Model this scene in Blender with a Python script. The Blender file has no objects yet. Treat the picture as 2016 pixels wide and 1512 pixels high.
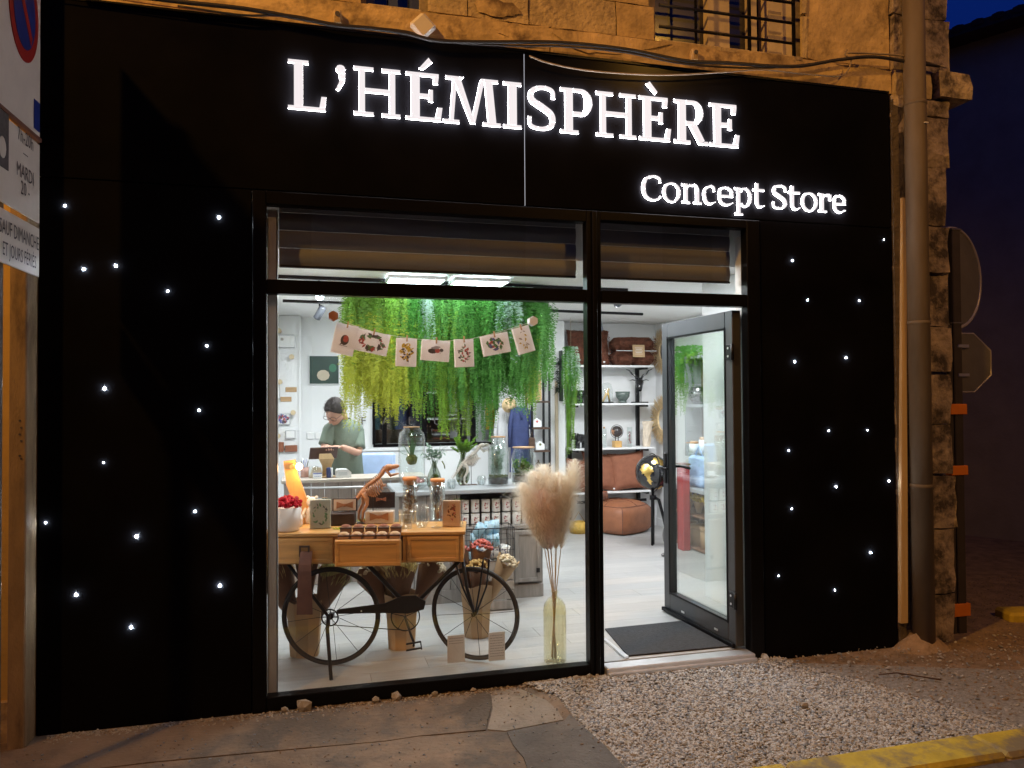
import bpy, bmesh, math, random
from mathutils import Vector, Matrix, Euler
R = random.Random(7)
PI = math.pi
rad = math.radians
sc = bpy.context.scene
COL = sc.collection

# ------------------------------------------------------------ camera
CAMP = Vector((0, -4.2, 1.55)); FPX = 1514.0
_y, _p, _r = rad(15.0), rad(1.1), rad(0.38)
_f = Vector((math.sin(_y)*math.cos(_p), math.cos(_y)*math.cos(_p), math.sin(_p)))
_rt = Vector((math.cos(_y), -math.sin(_y), 0)); _up = _rt.cross(_f)
_R = _rt*math.cos(_r) - _up*math.sin(_r); _U = _up*math.cos(_r) + _rt*math.sin(_r)
cd = bpy.data.cameras.new('camera'); cam = bpy.data.objects.new('camera', cd); COL.objects.link(cam)
cam.matrix_world = Matrix(((_R.x, _U.x, -_f.x, CAMP.x), (_R.y, _U.y, -_f.y, CAMP.y), (_R.z, _U.z, -_f.z, CAMP.z), (0, 0, 0, 1)))
cd.sensor_width = 36; cd.lens = FPX/2016*36; cd.clip_start = 0.05; cd.clip_end = 500
sc.camera = cam

# ------------------------------------------------------------ world, dusk sky, exposure
w = bpy.data.worlds.new('World'); sc.world = w; w.use_nodes = True
nt = w.node_tree
sky = nt.nodes.new('ShaderNodeTexSky'); sky.sky_type = 'NISHITA'; sky.sun_disc = False
sky.sun_elevation = rad(-3.0); sky.sun_rotation = rad(215)
sky.ozone_density = 6.0
bg = nt.nodes['Background']; bg.inputs[1].default_value = 1.15
tn = nt.nodes.new('ShaderNodeMix'); tn.data_type = 'RGBA'; tn.blend_type = 'MULTIPLY'; tn.inputs[0].default_value = 1; tn.inputs[7].default_value = (.20, 1.9, 1.9, 1)
nt.links.new(sky.outputs[0], tn.inputs[6]); nt.links.new(tn.outputs[2], bg.inputs[0])
sc.view_settings.view_transform = 'Standard'; sc.view_settings.look = 'None'
sc.view_settings.exposure = 0.0; sc.view_settings.gamma = 1.0
sc.render.resolution_x = 1024; sc.render.resolution_y = 768

def lamp(kind, name, loc, power, color, target=None, size=0.2, spot=None, blend=0.5, size_y=None):
    ld = bpy.data.lights.new(name, kind); ld.energy = power; ld.color = color
    if kind in ('POINT', 'SPOT'): ld.shadow_soft_size = size
    if kind == 'AREA':
        ld.size = size
        if size_y: ld.shape = 'RECTANGLE'; ld.size_y = size_y
    if kind == 'SPOT': ld.spot_size = rad(spot); ld.spot_blend = blend
    o = bpy.data.objects.new(name, ld); COL.objects.link(o); o.location = loc
    if target is not None:
        o.rotation_euler = (Vector(target)-Vector(loc)).to_track_quat('-Z', 'Y').to_euler()
    return o
# sodium street lamps out of frame, up on the other side of the street
SOD = (1.0, 0.47, 0.07)
lamp('SPOT', 'street_lamp_light', (-4.2, -3.6, 6.8), 1750, SOD, (0.9, 0, 4.5), 0.12, 100, 1.0)
lamp('SPOT', 'street_lamp_light', (4.9, -6.2, 6.6), 620, SOD, (3.3, 0, 1.6), 0.12, 72, 1.0)
# shop lighting: unseen ceiling area lights, added for the general brightness inside
COOL = (0.93, 0.97, 1.0)
for lx, ly, pw in ((0.4, 2.65, 40), (1.9, 2.75, 40), (3.3, 2.5, 46), (3.4, 1.0, 22), (0.6, 0.75, 27), (2.1, 0.7, 27)):
    lamp('AREA', 'added_ceiling_light', (lx, ly, 2.435), pw, COOL, (lx, ly, 0), 0.55)

# ------------------------------------------------------------ photo measuring (points on known planes)
def P(px, py, X=None, Y=None, Z=None):
    d = _f*FPX + _R*(px-1008) - _U*(py-756)
    t = (X-CAMP.x)/d.x if X is not None else (Y-CAMP.y)/d.y if Y is not None else (Z-CAMP.z)/d.z
    return CAMP + d*t

# ------------------------------------------------------------ mesh builder
class MB:
    def __init__(s): s.v = []; s.f = []; s.m = []; s.s = []
    def add(s, vs, fs, mi=0, sm=False, M=None):
        o = len(s.v)
        if M is not None: vs = [M @ Vector(v) for v in vs]
        s.v.extend([tuple(v) for v in vs])
        for f in fs: s.f.append([i+o for i in f]); s.m.append(mi); s.s.append(sm)
        return s
    def box(s, c, d, mi=0, rot=None, b=0.0, M=None):
        hx, hy, hz = d[0]/2, d[1]/2, d[2]/2
        T = Matrix.Translation(c)
        if rot is not None: T = T @ Euler(rot).to_matrix().to_4x4()
        if M is not None: T = M @ T
        if b <= 0:
            vs = [(x, y, z) for x in (-hx, hx) for y in (-hy, hy) for z in (-hz, hz)]
            fs = [(0, 1, 3, 2), (4, 6, 7, 5), (0, 4, 5, 1), (2, 3, 7, 6), (0, 2, 6, 4), (1, 5, 7, 3)]
            return s.add(vs, fs, mi, False, T)
        b = min(b, hx*.9, hy*.9, hz*.9)
        vs = []; idx = {}
        for i, x in enumerate((-1, 1)):
            for j, y in enumerate((-1, 1)):
                for k, z in enumerate((-1, 1)):
                    for a in range(3):
                        p = [x*(hx-b), y*(hy-b), z*(hz-b)]
                        p[a] = (x*hx, y*hy, z*hz)[a]
                        idx[(i, j, k, a)] = len(vs); vs.append(p)
        fs = []
        for a in range(3):
            o1, o2 = [q for q in range(3) if q != a]
            for e in (0, 1):
                q = []
                for u, v_ in ((0, 0), (1, 0), (1, 1), (0, 1)):
                    key = [0, 0, 0]; key[a] = e; key[o1] = u; key[o2] = v_
                    q.append(idx[(*key, a)])
                fs.append(q)
        for a in range(3):          # edges parallel to a
            o1, o2 = [q for q in range(3) if q != a]
            for u in (0, 1):
                for v_ in (0, 1):
                    k0 = [0, 0, 0]; k0[o1] = u; k0[o2] = v_; k1 = list(k0); k1[a] = 1
                    fs.append([idx[(*k0, o1)], idx[(*k1, o1)], idx[(*k1, o2)], idx[(*k0, o2)]])
        for i in (0, 1):
            for j in (0, 1):
                for k in (0, 1): fs.append([idx[(i, j, k, 0)], idx[(i, j, k, 1)], idx[(i, j, k, 2)]])
        return s.add(vs, fs, mi, False, T)
    def bb(s, x0, x1, y0, y1, z0, z1, mi=0, b=0.0, M=None):
        return s.box(((x0+x1)/2, (y0+y1)/2, (z0+z1)/2), (abs(x1-x0), abs(y1-y0), abs(z1-z0)), mi, None, b, M)
    def tube(s, pts, r, n=8, mi=0, sm=True, closed=False, caps=True, M=None, flat=1.0):
        pts = [Vector(p) for p in pts]; N = len(pts)
        rs = r if isinstance(r, (list, tuple)) else [r]*N
        vs = []; up = None
        for i, p in enumerate(pts):
            if closed: t = (pts[(i+1) % N]-pts[i-1])
            else: t = pts[min(i+1, N-1)]-pts[max(i-1, 0)]
            if t.length < 1e-9: t = Vector((0, 0, 1))
            t.normalize()
            if up is None:
                up = Vector((0, 0, 1)) if abs(t.z) < .9 else Vector((1, 0, 0))
            a = t.cross(up)
            if a.length < 1e-6: a = t.orthogonal()
            a.normalize(); c = a.cross(t).normalized(); up = c
            for k in range(n):
                q = 2*PI*k/n
                vs.append(p + a*math.cos(q)*rs[i] + c*math.sin(q)*rs[i]*flat)
        fs = []
        for i in range(N if closed else N-1):
            for k in range(n):
                j = (i+1) % N
                fs.append((i*n+k, i*n+(k+1) % n, j*n+(k+1) % n, j*n+k))
        o = len(s.v); s.add(vs, fs, mi, sm, M)
        if caps and not closed:
            for base in (0, (N-1)*n): s.f.append([o+base+k for k in range(n)]); s.m.append(mi); s.s.append(False)
        return s
    def cyl(s, p0, p1, r0, r1=None, n=16, mi=0, sm=True, caps=True, M=None):
        return s.tube([p0, p1], [r0, r0 if r1 is None else r1], n, mi, sm, False, caps, M)
    def lathe(s, prof, c=(0, 0, 0), n=24, mi=0, sm=True, M=None, sx=1, sy=1):
        vs = []; fs = []; N = len(prof)
        for r, z in prof:
            for k in range(n):
                q = 2*PI*k/n; vs.append((c[0]+r*math.cos(q)*sx, c[1]+r*math.sin(q)*sy, c[2]+z))
        for i in range(N-1):
            for k in range(n): fs.append((i*n+k, i*n+(k+1) % n, (i+1)*n+(k+1) % n, (i+1)*n+k))
        return s.add(vs, fs, mi, sm, M)
    def sph(s, c, r, n=12, m=8, mi=0, M=None, rot=None, jit=0, rg=None):
        if not isinstance(r, (tuple, list)): r = (r, r, r)
        T = Matrix.Translation(c)
        if rot is not None: T = T @ Euler(rot).to_matrix().to_4x4()
        if M is not None: T = M @ T
        vs = [(0, 0, r[2])]; g = rg or R
        for i in range(1, m):
            for k in range(n):
                a = PI*i/m; q = 2*PI*k/n; j = 1+(g.uniform(-jit, jit) if jit else 0)
                vs.append((r[0]*math.sin(a)*math.cos(q)*j, r[1]*math.sin(a)*math.sin(q)*j, r[2]*math.cos(a)*j))
        vs.append((0, 0, -r[2])); L = len(vs)-1
        fs = [(0, 1+k, 1+(k+1) % n) for k in range(n)]
        for i in range(m-2):
            for k in range(n): fs.append((1+i*n+k, 1+(i+1)*n+k, 1+(i+1)*n+(k+1) % n, 1+i*n+(k+1) % n))
        fs += [(L, 1+(m-2)*n+(k+1) % n, 1+(m-2)*n+k) for k in range(n)]
        return s.add(vs, fs, mi, True, T)
    def prism(s, pts, d0, d1, axis='y', mi=0, M=None):
        """polygon pts (a,b) extruded from d0 to d1 along axis"""
        def mk(a, b, d): return {'y': (a, d, b), 'z': (a, b, d), 'x': (d, a, b)}[axis]
        n = len(pts); vs = [mk(a, b, d0) for a, b in pts]+[mk(a, b, d1) for a, b in pts]
        fs = [list(range(n)), list(range(2*n-1, n-1, -1))]+[(i, (i+1) % n, n+(i+1) % n, n+i) for i in range(n)]
        return s.add(vs, fs, mi, False, M)
    def quad(s, a, b, c, d, mi=0, M=None): return s.add([a, b, c, d], [(0, 1, 2, 3)], mi, False, M)
    def tri(s, a, b, c, mi=0): return s.add([a, b, c], [(0, 1, 2)], mi)
    def build(s, name, mats, parent=None, kind=None, label=None, recalc=True, jit=0):
        me = bpy.data.meshes.new(name); me.from_pydata(s.v, [], s.f)
        if not isinstance(mats, (list, tuple)): mats = [mats]
        for m in mats: me.materials.append(m)
        me.polygons.foreach_set('material_index', s.m); me.polygons.foreach_set('use_smooth', s.s)
        if recalc:
            bm = bmesh.new(); bm.from_mesh(me); bmesh.ops.recalc_face_normals(bm, faces=bm.faces); bm.to_mesh(me); bm.free()
        o = bpy.data.objects.new(name, me); COL.objects.link(o)
        if parent is not None: o.parent = parent
        if kind: o['kind'] = kind
        if label: o['label'] = label
        return o

def thing(name, label, cat, loc=(0, 0, 0), rz=0, group=None):
    o = bpy.data.objects.new(name, None); COL.objects.link(o); o.empty_display_size = .05
    o.location = loc; o.rotation_euler = (0, 0, rz); o['label'] = label; o['category'] = cat
    if group: o['group'] = group
    return o
def single(name, label, cat, mb, mats, loc=(0, 0, 0), rz=0, group=None):
    o = mb.build(name, mats); o.location = loc; o.rotation_euler = (0, 0, rz)
    o['label'] = label; o['category'] = cat
    if group: o['group'] = group
    return o
def struct(name, mb, mats): return mb.build(name, mats, kind='structure')
def copy_thing(root, loc, rz=None, label=None, scale=None, matmap=None):
    r = root.copy(); COL.objects.link(r); r.location = loc
    if rz is not None: r.rotation_euler = (0, 0, rz)
    if scale: r.scale = scale if isinstance(scale, tuple) else (scale,)*3
    if label: r['label'] = label
    for ch in root.children:
        c = ch.copy(); COL.objects.link(c); c.parent = r
        for g in ch.children:
            d = g.copy(); COL.objects.link(d); d.parent = c
    return r
ORD = ['first', 'second', 'third', 'fourth', 'fifth', 'sixth', 'seventh', 'eighth', 'ninth', 'tenth', 'eleventh', 'twelfth']

# ------------------------------------------------------------ materials
MC = {}
def mat(name, col, rough=.5, metal=0, var=.12, ns=6, bump=.08, bs=70, stretch=(1, 1, 1), col2=None, emit=0, ecol=None, spec=.5, coat=0, c2lo=.45, c2hi=.62, bd=.004, trans=0):
    if name in MC: return MC[name]
    m = bpy.data.materials.new(name); m.use_nodes = True; MC[name] = m
    n = m.node_tree.nodes; l = m.node_tree.links; b = n['Principled BSDF']
    tc = n.new('ShaderNodeTexCoord'); mp = n.new('ShaderNodeMapping'); mp.inputs['Scale'].default_value = stretch
    l.new(tc.outputs['Object'], mp.inputs[0])
    nz = n.new('ShaderNodeTexNoise'); nz.inputs['Scale'].default_value = ns; nz.inputs['Detail'].default_value = 6; nz.inputs['Roughness'].default_value = .6
    l.new(mp.outputs[0], nz.inputs[0])
    cr = n.new('ShaderNodeValToRGB'); l.new(nz.outputs[0], cr.inputs[0])
    a = [min(1, c*(1-var)) for c in col]; z = [min(1, c*(1+var)) for c in col]
    cr.color_ramp.elements[0].position = .3; cr.color_ramp.elements[0].color = (*a, 1)
    cr.color_ramp.elements[1].position = .7; cr.color_ramp.elements[1].color = (*z, 1)
    out = cr.outputs[0]
    if col2:
        n2 = n.new('ShaderNodeTexNoise'); n2.inputs['Scale'].default_value = ns*.45; n2.inputs['Detail'].default_value = 8; n2.inputs['Roughness'].default_value = .7
        l.new(mp.outputs[0], n2.inputs[0])
        mr = n.new('ShaderNodeMapRange'); mr.inputs[1].default_value = c2lo; mr.inputs[2].default_value = c2hi; l.new(n2.outputs[0], mr.inputs[0])
        mx = n.new('ShaderNodeMix'); mx.data_type = 'RGBA'; l.new(mr.outputs[0], mx.inputs[0]); l.new(out, mx.inputs[6]); mx.inputs[7].default_value = (*col2, 1)
        out = mx.outputs[2]
    l.new(out, b.inputs['Base Color'])
    b.inputs['Roughness'].default_value = rough; b.inputs['Metallic'].default_value = metal
    b.inputs['Specular IOR Level'].default_value = spec; b.inputs['Coat Weight'].default_value = coat
    if bump:
        n3 = n.new('ShaderNodeTexNoise'); n3.inputs['Scale'].default_value = bs; n3.inputs['Detail'].default_value = 5
        l.new(mp.outputs[0], n3.inputs[0])
        bp = n.new('ShaderNodeBump'); bp.inputs['Strength'].default_value = min(1, bump*4); bp.inputs['Distance'].default_value = bd
        l.new(n3.outputs[0], bp.inputs['Height']); l.new(bp.outputs[0], b.inputs['Normal'])
    if emit:
        b.inputs['Emission Color'].default_value = (*(ecol or col), 1); b.inputs['Emission Strength'].default_value = emit
    if trans:
        tr = n.new('ShaderNodeBsdfTranslucent'); l.new(out, tr.inputs[0]); mxs = n.new('ShaderNodeMixShader'); mxs.inputs[0].default_value = trans
        l.new(b.outputs[0], mxs.inputs[1]); l.new(tr.outputs[0], mxs.inputs[2]); l.new(mxs.outputs[0], n['Material Output'].inputs[0])
    return m
def glass(name, tint=(.97, .99, .98), refl=1.0, rough=.0, edge=.55, base=.035):
    if name in MC: return MC[name]
    m = bpy.data.materials.new(name); m.use_nodes = True; MC[name] = m
    n = m.node_tree.nodes; l = m.node_tree.links; n.remove(n['Principled BSDF'])
    t = n.new('ShaderNodeBsdfTransparent'); t.inputs[0].default_value = (*tint, 1)
    g = n.new('ShaderNodeBsdfGlossy'); g.inputs['Roughness'].default_value = rough; g.inputs[0].default_value = (refl, refl, refl, 1)
    lw = n.new('ShaderNodeLayerWeight'); lw.inputs[0].default_value = .5
    pw = n.new('ShaderNodeMath'); pw.operation = 'POWER'; pw.inputs[1].default_value = 4; l.new(lw.outputs['Facing'], pw.inputs[0])
    ma = n.new('ShaderNodeMath'); ma.operation = 'MULTIPLY_ADD'; ma.inputs[1].default_value = edge; ma.inputs[2].default_value = base; l.new(pw.outputs[0], ma.inputs[0])
    mx = n.new('ShaderNodeMixShader'); l.new(ma.outputs[0], mx.inputs[0]); l.new(t.outputs[0], mx.inputs[1]); l.new(g.outputs[0], mx.inputs[2])
    l.new(mx.outputs[0], n['Material Output'].inputs[0])
    return m
def emis(name, col, st):
    if name in MC: return MC[name]
    m = bpy.data.materials.new(name); m.use_nodes = True; MC[name] = m
    b = m.node_tree.nodes['Principled BSDF']; b.inputs['Base Color'].default_value = (.1, .1, .1, 1)
    b.inputs['Emission Color'].default_value = (*col, 1); b.inputs['Emission Strength'].default_value = st
    return m
M_panel = mat('black_cladding', (.0045, .0045, .0055), .19, 0, .35, 2, .0, 30, spec=.02)
M_frame = mat('black_aluminium', (.004, .004, .005), .32, 0, .2, 5, .03, 200, spec=.12)
M_doorfr = mat('anthracite_aluminium', (.045, .048, .054), .42, .1, .08, 6, .03, 200)
M_white = mat('white_paint', (.78, .79, .80), .6, 0, .03, 3, .03, 120)
M_ceil = mat('ceiling_paint', (.80, .80, .79), .7, 0, .03, 3, .03, 120)
M_greyw = mat('pale_grey_paint', (.62, .65, .67), .6, 0, .03, 3, .03, 120)
M_stone = mat('limestone', (.50, .39, .22), .9, 0, .3, 7, .35, 38, col2=(.20, .15, .10), c2lo=.52, c2hi=.66, bd=.012)
M_stone2 = mat('limestone_weathered', (.42, .34, .24), .9, 0, .35, 9, .5, 30, col2=(.07, .055, .04), c2lo=.47, c2hi=.60, bd=.018)
M_render = mat('old_render', (.52, .38, .19), .9, 0, .35, 5, .6, 22, col2=(.15, .10, .055), c2lo=.52, c2hi=.64, bd=.012)
M_mortar = mat('mortar', (.36, .29, .19), .95, 0, .3, 20, .4, 60)
M_recess = mat('shaded_recess_stone', (.10, .08, .06), .95, 0, .4, 14, .4, 50, bd=.02)
M_cable = mat('cable_black', (.02, .018, .016), .5, 0, .2, 9, .05)
M_cableb = mat('cable_beige', (.30, .24, .17), .6, 0, .2, 9, .05)
M_pipe = mat('zinc_pipe', (.15, .118, .08), .7, .05, .25, 5, .08, 40, stretch=(1, 1, .3))
M_concrete = mat('concrete', (.20, .145, .10), .85, 0, .3, 3.4, .4, 50, col2=(.10, .085, .07), c2lo=.47, c2hi=.58, bd=.006)
M_concrete2 = mat('concrete_pale', (.25, .22, .185), .85, 0, .25, 4, .4, 50, col2=(.15, .13, .11), c2lo=.5, c2hi=.6, bd=.006)
M_asphalt = mat('asphalt', (.10, .09, .085), .9, 0, .3, 30, .5, 180, bd=.006)
M_dirt = mat('dirt', (.24, .175, .12), .95, 0, .35, 9, .5, 60, bd=.012)
M_gravel = mat('gravel_stone', (.39, .385, .38), .85, 0, .25, 30, .2, 90)
M_gravel2 = mat('gravel_stone_grey', (.20, .22, .25), .85, 0, .25, 30, .2, 90)
M_gravel3 = mat('gravel_stone_tan', (.30, .27, .23), .85, 0, .25, 30, .2, 90)
M_kerb = mat('yellow_kerb_paint', (.46, .35, .035), .75, 0, .25, 6, .3, 40, col2=(.20, .165, .10), c2lo=.50, c2hi=.60)
M_wood = mat('honey_pine', (.58, .295, .085), .42, 0, .22, 5, .05, 60, stretch=(.6, 8, 8), coat=.15)
M_woodd = mat('dark_wood', (.07, .035, .02), .5, 0, .3, 8, .05, 60, stretch=(1, 6, 6))
M_greywood = mat('grey_plank', (.27, .255, .24), .6, 0, .25, 7, .1, 60, stretch=(5, 5, .5))
M_greytop = mat('grey_counter_top', (.36, .38, .40), .45, 0, .12, 5, .06, 60, stretch=(.6, 6, 6))
M_floor = [mat('laminate_%d' % i, c, .38, 0, .09, 4, .04, 60, stretch=(.5, 7, 1)) for i, c in enumerate([(.40, .395, .385), (.375, .37, .365), (.42, .415, .405), (.39, .39, .385)])]
M_blackmetal = mat('black_steel', (.015, .015, .017), .4, .6, .2, 20, .05, 200)
M_rubber = mat('black_rubber', (.018, .017, .017), .7, 0, .2, 20, .1, 200)
M_mat = mat('door_mat_grey', (.035, .036, .04), .95, 0, .3, 60, .5, 400)
M_alu = mat('brushed_aluminium', (.65, .66, .68), .35, .7, .08, 10, .04, 200)
M_leather = mat('tan_leather', (.30, .115, .055), .45, 0, .18, 12, .12, 140)
M_strap = mat('brown_strap', (.16, .06, .035), .5, 0, .2, 20, .12, 200)
M_fur = mat('brown_fur', (.16, .055, .03), .9, 0, .45, 22, .5, 120, bd=.02)
M_terr = mat('terracotta_fabric', (.27, .10, .055), .85, 0, .15, 14, .2, 260)
M_kraft = mat('kraft_paper', (.50, .33, .18), .75, 0, .12, 6, .1, 90)
M_kraftd = mat('brown_wrap_paper', (.20, .10, .055), .7, 0, .2, 8, .1, 90)
M_straw = mat('straw', (.68, .50, .28), .8, 0, .25, 30, .3, 160)
M_glass = glass('shop_glass', (.985, .995, .99), 1, 0, .8, .05)
M_jar = glass('jar_glass', (.95, .97, .965), 1, .02, .75, .06)
M_bottle = glass('amber_bottle_glass', (.97, .95, .84), 1, .02, .7, .07)
M_smoke = glass('smoked_glass', (.30, .32, .33), 1, .02, .7, .10)
M_cork = mat('cork', (.55, .33, .18), .8, 0, .25, 40, .3, 200)
M_corko = mat('cork_lid_orange', (.62, .25, .08), .6, 0, .2, 30, .2, 200)
M_leaf = [mat('leaf_%d' % i, c, .6, 0, .35, 5, 0, trans=.42) for i, c in enumerate([(.06, .22, .03), (.10, .29, .05), (.16, .32, .035), (.42, .46, .045), (.26, .42, .045)])]
M_eucal = mat('grey_green_leaf', (.30, .42, .33), .6, 0, .3, 5, 0, trans=.35)
M_moss = mat('moss', (.13, .15, .03), .95, 0, .5, 30, .6, 120, bd=.01)
M_soil = mat('soil', (.05, .033, .02), .95, 0, .4, 40, .5, 150)
M_skin = mat('skin', (.56, .32, .235), .5, 0, .06, 10, .04, 160)
M_shirt = mat('sage_cotton', (.17, .215, .175), .85, 0, .1, 8, .15, 30, bd=.01)
M_hair = mat('dark_hair', (.030, .022, .020), .6, 0, .4, 40, .5, 160, stretch=(1, 3, 1))
M_trouser = mat('dark_denim', (.03, .035, .05), .9, 0, .2, 20, .2, 200)
M_paper = mat('white_card', (.78, .78, .78), .7, 0, .03, 10, .02, 200)
M_redleaf = mat('red_moss', (.52, .006, .02), .8, 0, .4, 40, .2, 200)
M_rope = mat('jute', (.45, .34, .22), .9, 0, .2, 60, .2, 200)
M_pamp = mat('pampas_plume', (.95, .88, .78), .9, 0, .06, 8, 0, trans=.72)
M_pamp2 = mat('pampas_plume_pink', (.95, .82, .75), .9, 0, .06, 8, 0, trans=.72)
M_tin = mat('white_tin', (.75, .74, .71), .4, 0, .05, 10, .02)
M_ink = mat('dark_print', (.08, .07, .07), .7, 0, .3, 60, 0)
M_inkr = mat('red_print', (.45, .10, .09), .7, 0, .4, 60, 0)
M_inkg = mat('green_print', (.10, .22, .10), .7, 0, .4, 60, 0)
M_inky = mat('yellow_print', (.60, .42, .03), .7, 0, .4, 60, 0)
M_inkb = mat('blue_print', (.12, .14, .35), .7, 0, .4, 60, 0)
M_gold = mat('brass', (.85, .58, .18), .3, 1, .15, 9, .03)
M_gloss = mat('glossy_black', (.012, .012, .014), .12, 0, .2, 6, .0, coat=.6)
M_mirror = mat('mirror', (.8, .8, .8), .03, 1, .0, 6, 0)
M_bone = mat('bone_resin', (.68, .63, .57), .55, 0, .2, 20, .15, 120)
M_dino = mat('orange_wood', (.52, .25, .12), .5, 0, .2, 20, .15, 120)
M_navy = mat('navy_cloth', (.035, .05, .14), .85, 0, .2, 14, .2, 200)
M_ivory = mat('ivory_cloth', (.68, .68, .70), .9, 0, .08, 14, .2, 200)
M_blue = mat('pale_blue_fabric', (.42, .55, .80), .8, 0, .08, 14, .2, 200)
M_shut = mat('shutter_slat', (.17, .18, .21), .55, .1, .15, 3, .03, 90, stretch=(.5, 2, 2))
M_orange = mat('orange_band', (.75, .22, .02), .5, 0, .12, 8, .03)
M_signw = mat('sign_white', (.72, .68, .60), .45, 0, .06, 8, .03)
M_signb = mat('sign_blue', (.01, .03, .22), .4, 0, .1, 8, .03)
M_signr = mat('sign_red', (.35, .015, .01), .4, 0, .1, 8, .03)
M_signbk = mat('sign_back_grey', (.16, .155, .15), .5, .4, .15, 6, .05)
M_redp = mat('red_paint', (.42, .015, .02), .35, 0, .1, 8, .03)
M_slate = mat('dark_house_render', (.30, .28, .25), .9, 0, .15, 3, .2, 40)
M_tile = mat('roof_tile_dark', (.05, .03, .025), .8, 0, .3, 12, .2)
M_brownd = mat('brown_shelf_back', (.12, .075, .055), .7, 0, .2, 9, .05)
M_win = mat('dark_window', (.012, .014, .03), .12, 0, .3, 3, 0, spec=.8)
E_star = emis('star_led', (.80, .90, 1.0), 420)
E_letter = emis('letter_led', (1.0, .955, .99), .86)
E_side = emis('letter_side_led', (1.0, .95, 1.0), 26.0)
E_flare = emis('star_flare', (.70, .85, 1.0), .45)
E_panel = emis('ceiling_led', (.75, .93, 1.0), 22)
E_gap = emis('light_gap', (.9, .9, 1.0), .7)
E_bulb = emis('warm_bulb', (1.0, .55, .18), 40)
E_spot = emis('spot_lens', (.85, .95, 1.0), 45)

def text_into(mb, s, size, M, mi=0, ext=0.0):
    cu = bpy.data.curves.new('t', 'FONT'); cu.body = s; cu.size = size; cu.extrude = ext; cu.align_x = 'CENTER'; cu.resolution_u = 2
    o = bpy.data.objects.new('t', cu); COL.objects.link(o)
    dg = bpy.context.evaluated_depsgraph_get(); me = bpy.data.meshes.new_from_object(o.evaluated_get(dg))
    mb.add([v.co for v in me.vertices], [list(p.vertices) for p in me.polygons], mi, False, M)
    bpy.data.objects.remove(o); bpy.data.curves.remove(cu); bpy.data.meshes.remove(me)
# ============================================================ GROUND
GZ = -0.075
struct('ground', MB().bb(-60, 60, -40, 60, GZ-.3, GZ), M_dirt)
road = struct('road', MB().bb(-60, 60, -9.0, -1.44, GZ-.25, GZ+.004-.0), M_asphalt)
road.location.z = -0.0
# far side pavement of the side street
# gravel bed sheet
gb = [tuple(P(x, y, Z=-.06).xy) for x, y in ((1010, 1340), (1105, 1375), (1125, 1402), (1152, 1430), (1190, 1462), (1235, 1512), (1262, 1560))]
pv = [(-9, 0.02), (-9, -1.2), (gb[-1][0]+.03, -1.2)]+gb[::-1]
pave = struct('pavement', MB().prism([(-9, .03), (-9, -1.215), (gb[-1][0]-.01, -1.215)]+[(x-.012, y+.004) for x, y in gb[::-1]]+[(gb[0][0], .03)], GZ-.1, GZ+.016, 'z'), M_concrete)
def gp(*pp): return [tuple(P(x, y, Z=-.055).xy) for x, y in pp]
slabs = [
 ([(-9, -.02), (-9, -.46)]+gp((300, 1500), (549, 1477), (757, 1459), (822, 1449), (956, 1437), (966, 1395), (962, 1362), (760, 1384), (500, 1412)), M_concrete),
 (gp((966, 1361), (970, 1395), (960, 1436), (995, 1439), (1109, 1417), (1098, 1398), (1075, 1378), (1020, 1354)), M_concrete2),
 (gp((1112, 1419), (998, 1441), (1011, 1468), (1031, 1492), (1041, 1520))+[(P(1050, 1520, Z=-.055).x, -1.21), (gb[-1][0]-.02, -1.21)]+gp((1258, 1545), (1230, 1512), (1186, 1464), (1148, 1431), (1122, 1406)), mat('concrete_dark', (.13, .12, .11), .85, 0, .3, 3, .4, 50, col2=(.085, .08, .075), c2lo=.47, c2hi=.6, bd=.006)),
 ([(-9, -.463)]+gp((300, 1502), (549, 1479), (757, 1460), (822, 1450), (995, 1441), (1009, 1469), (1029, 1493), (1039, 1520))+[(P(1044, 1520, Z=-.055).x, -1.21), (-9, -1.21)], M_concrete),
]
for pts, m in slabs:
    mb = MB().prism(pts, GZ-.02, GZ+.022+R.uniform(-.002, .002), 'z')
    mb.build('slab', m, pave)

# kerb: stones painted yellow along the pavement edge
kb = struct('kerb', MB().bb(-9, 12, -1.40, -1.225, GZ-.15, GZ-.03), M_mortar)
x = -8.7; i = 0
while x < 9:
    L = .98+R.uniform(-.05, .05)
    mb = MB().box((x+L/2, -1.325+R.uniform(-.006, .006), -.12+R.uniform(-.004, .004)), (L-.008, .215, .15), 0, (0, R.uniform(-.004, .004), 0), .018)
    mb.build('kerb_stone', M_kerb, kb); x += L; i += 1
p = P(2010, 1238, Z=-.06)
struct('side_kerb', MB().box((p.x+1.2, p.y, -.06), (2.2, .2, .10), 0, (0, 0, -.25), .02), M_kerb)

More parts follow.
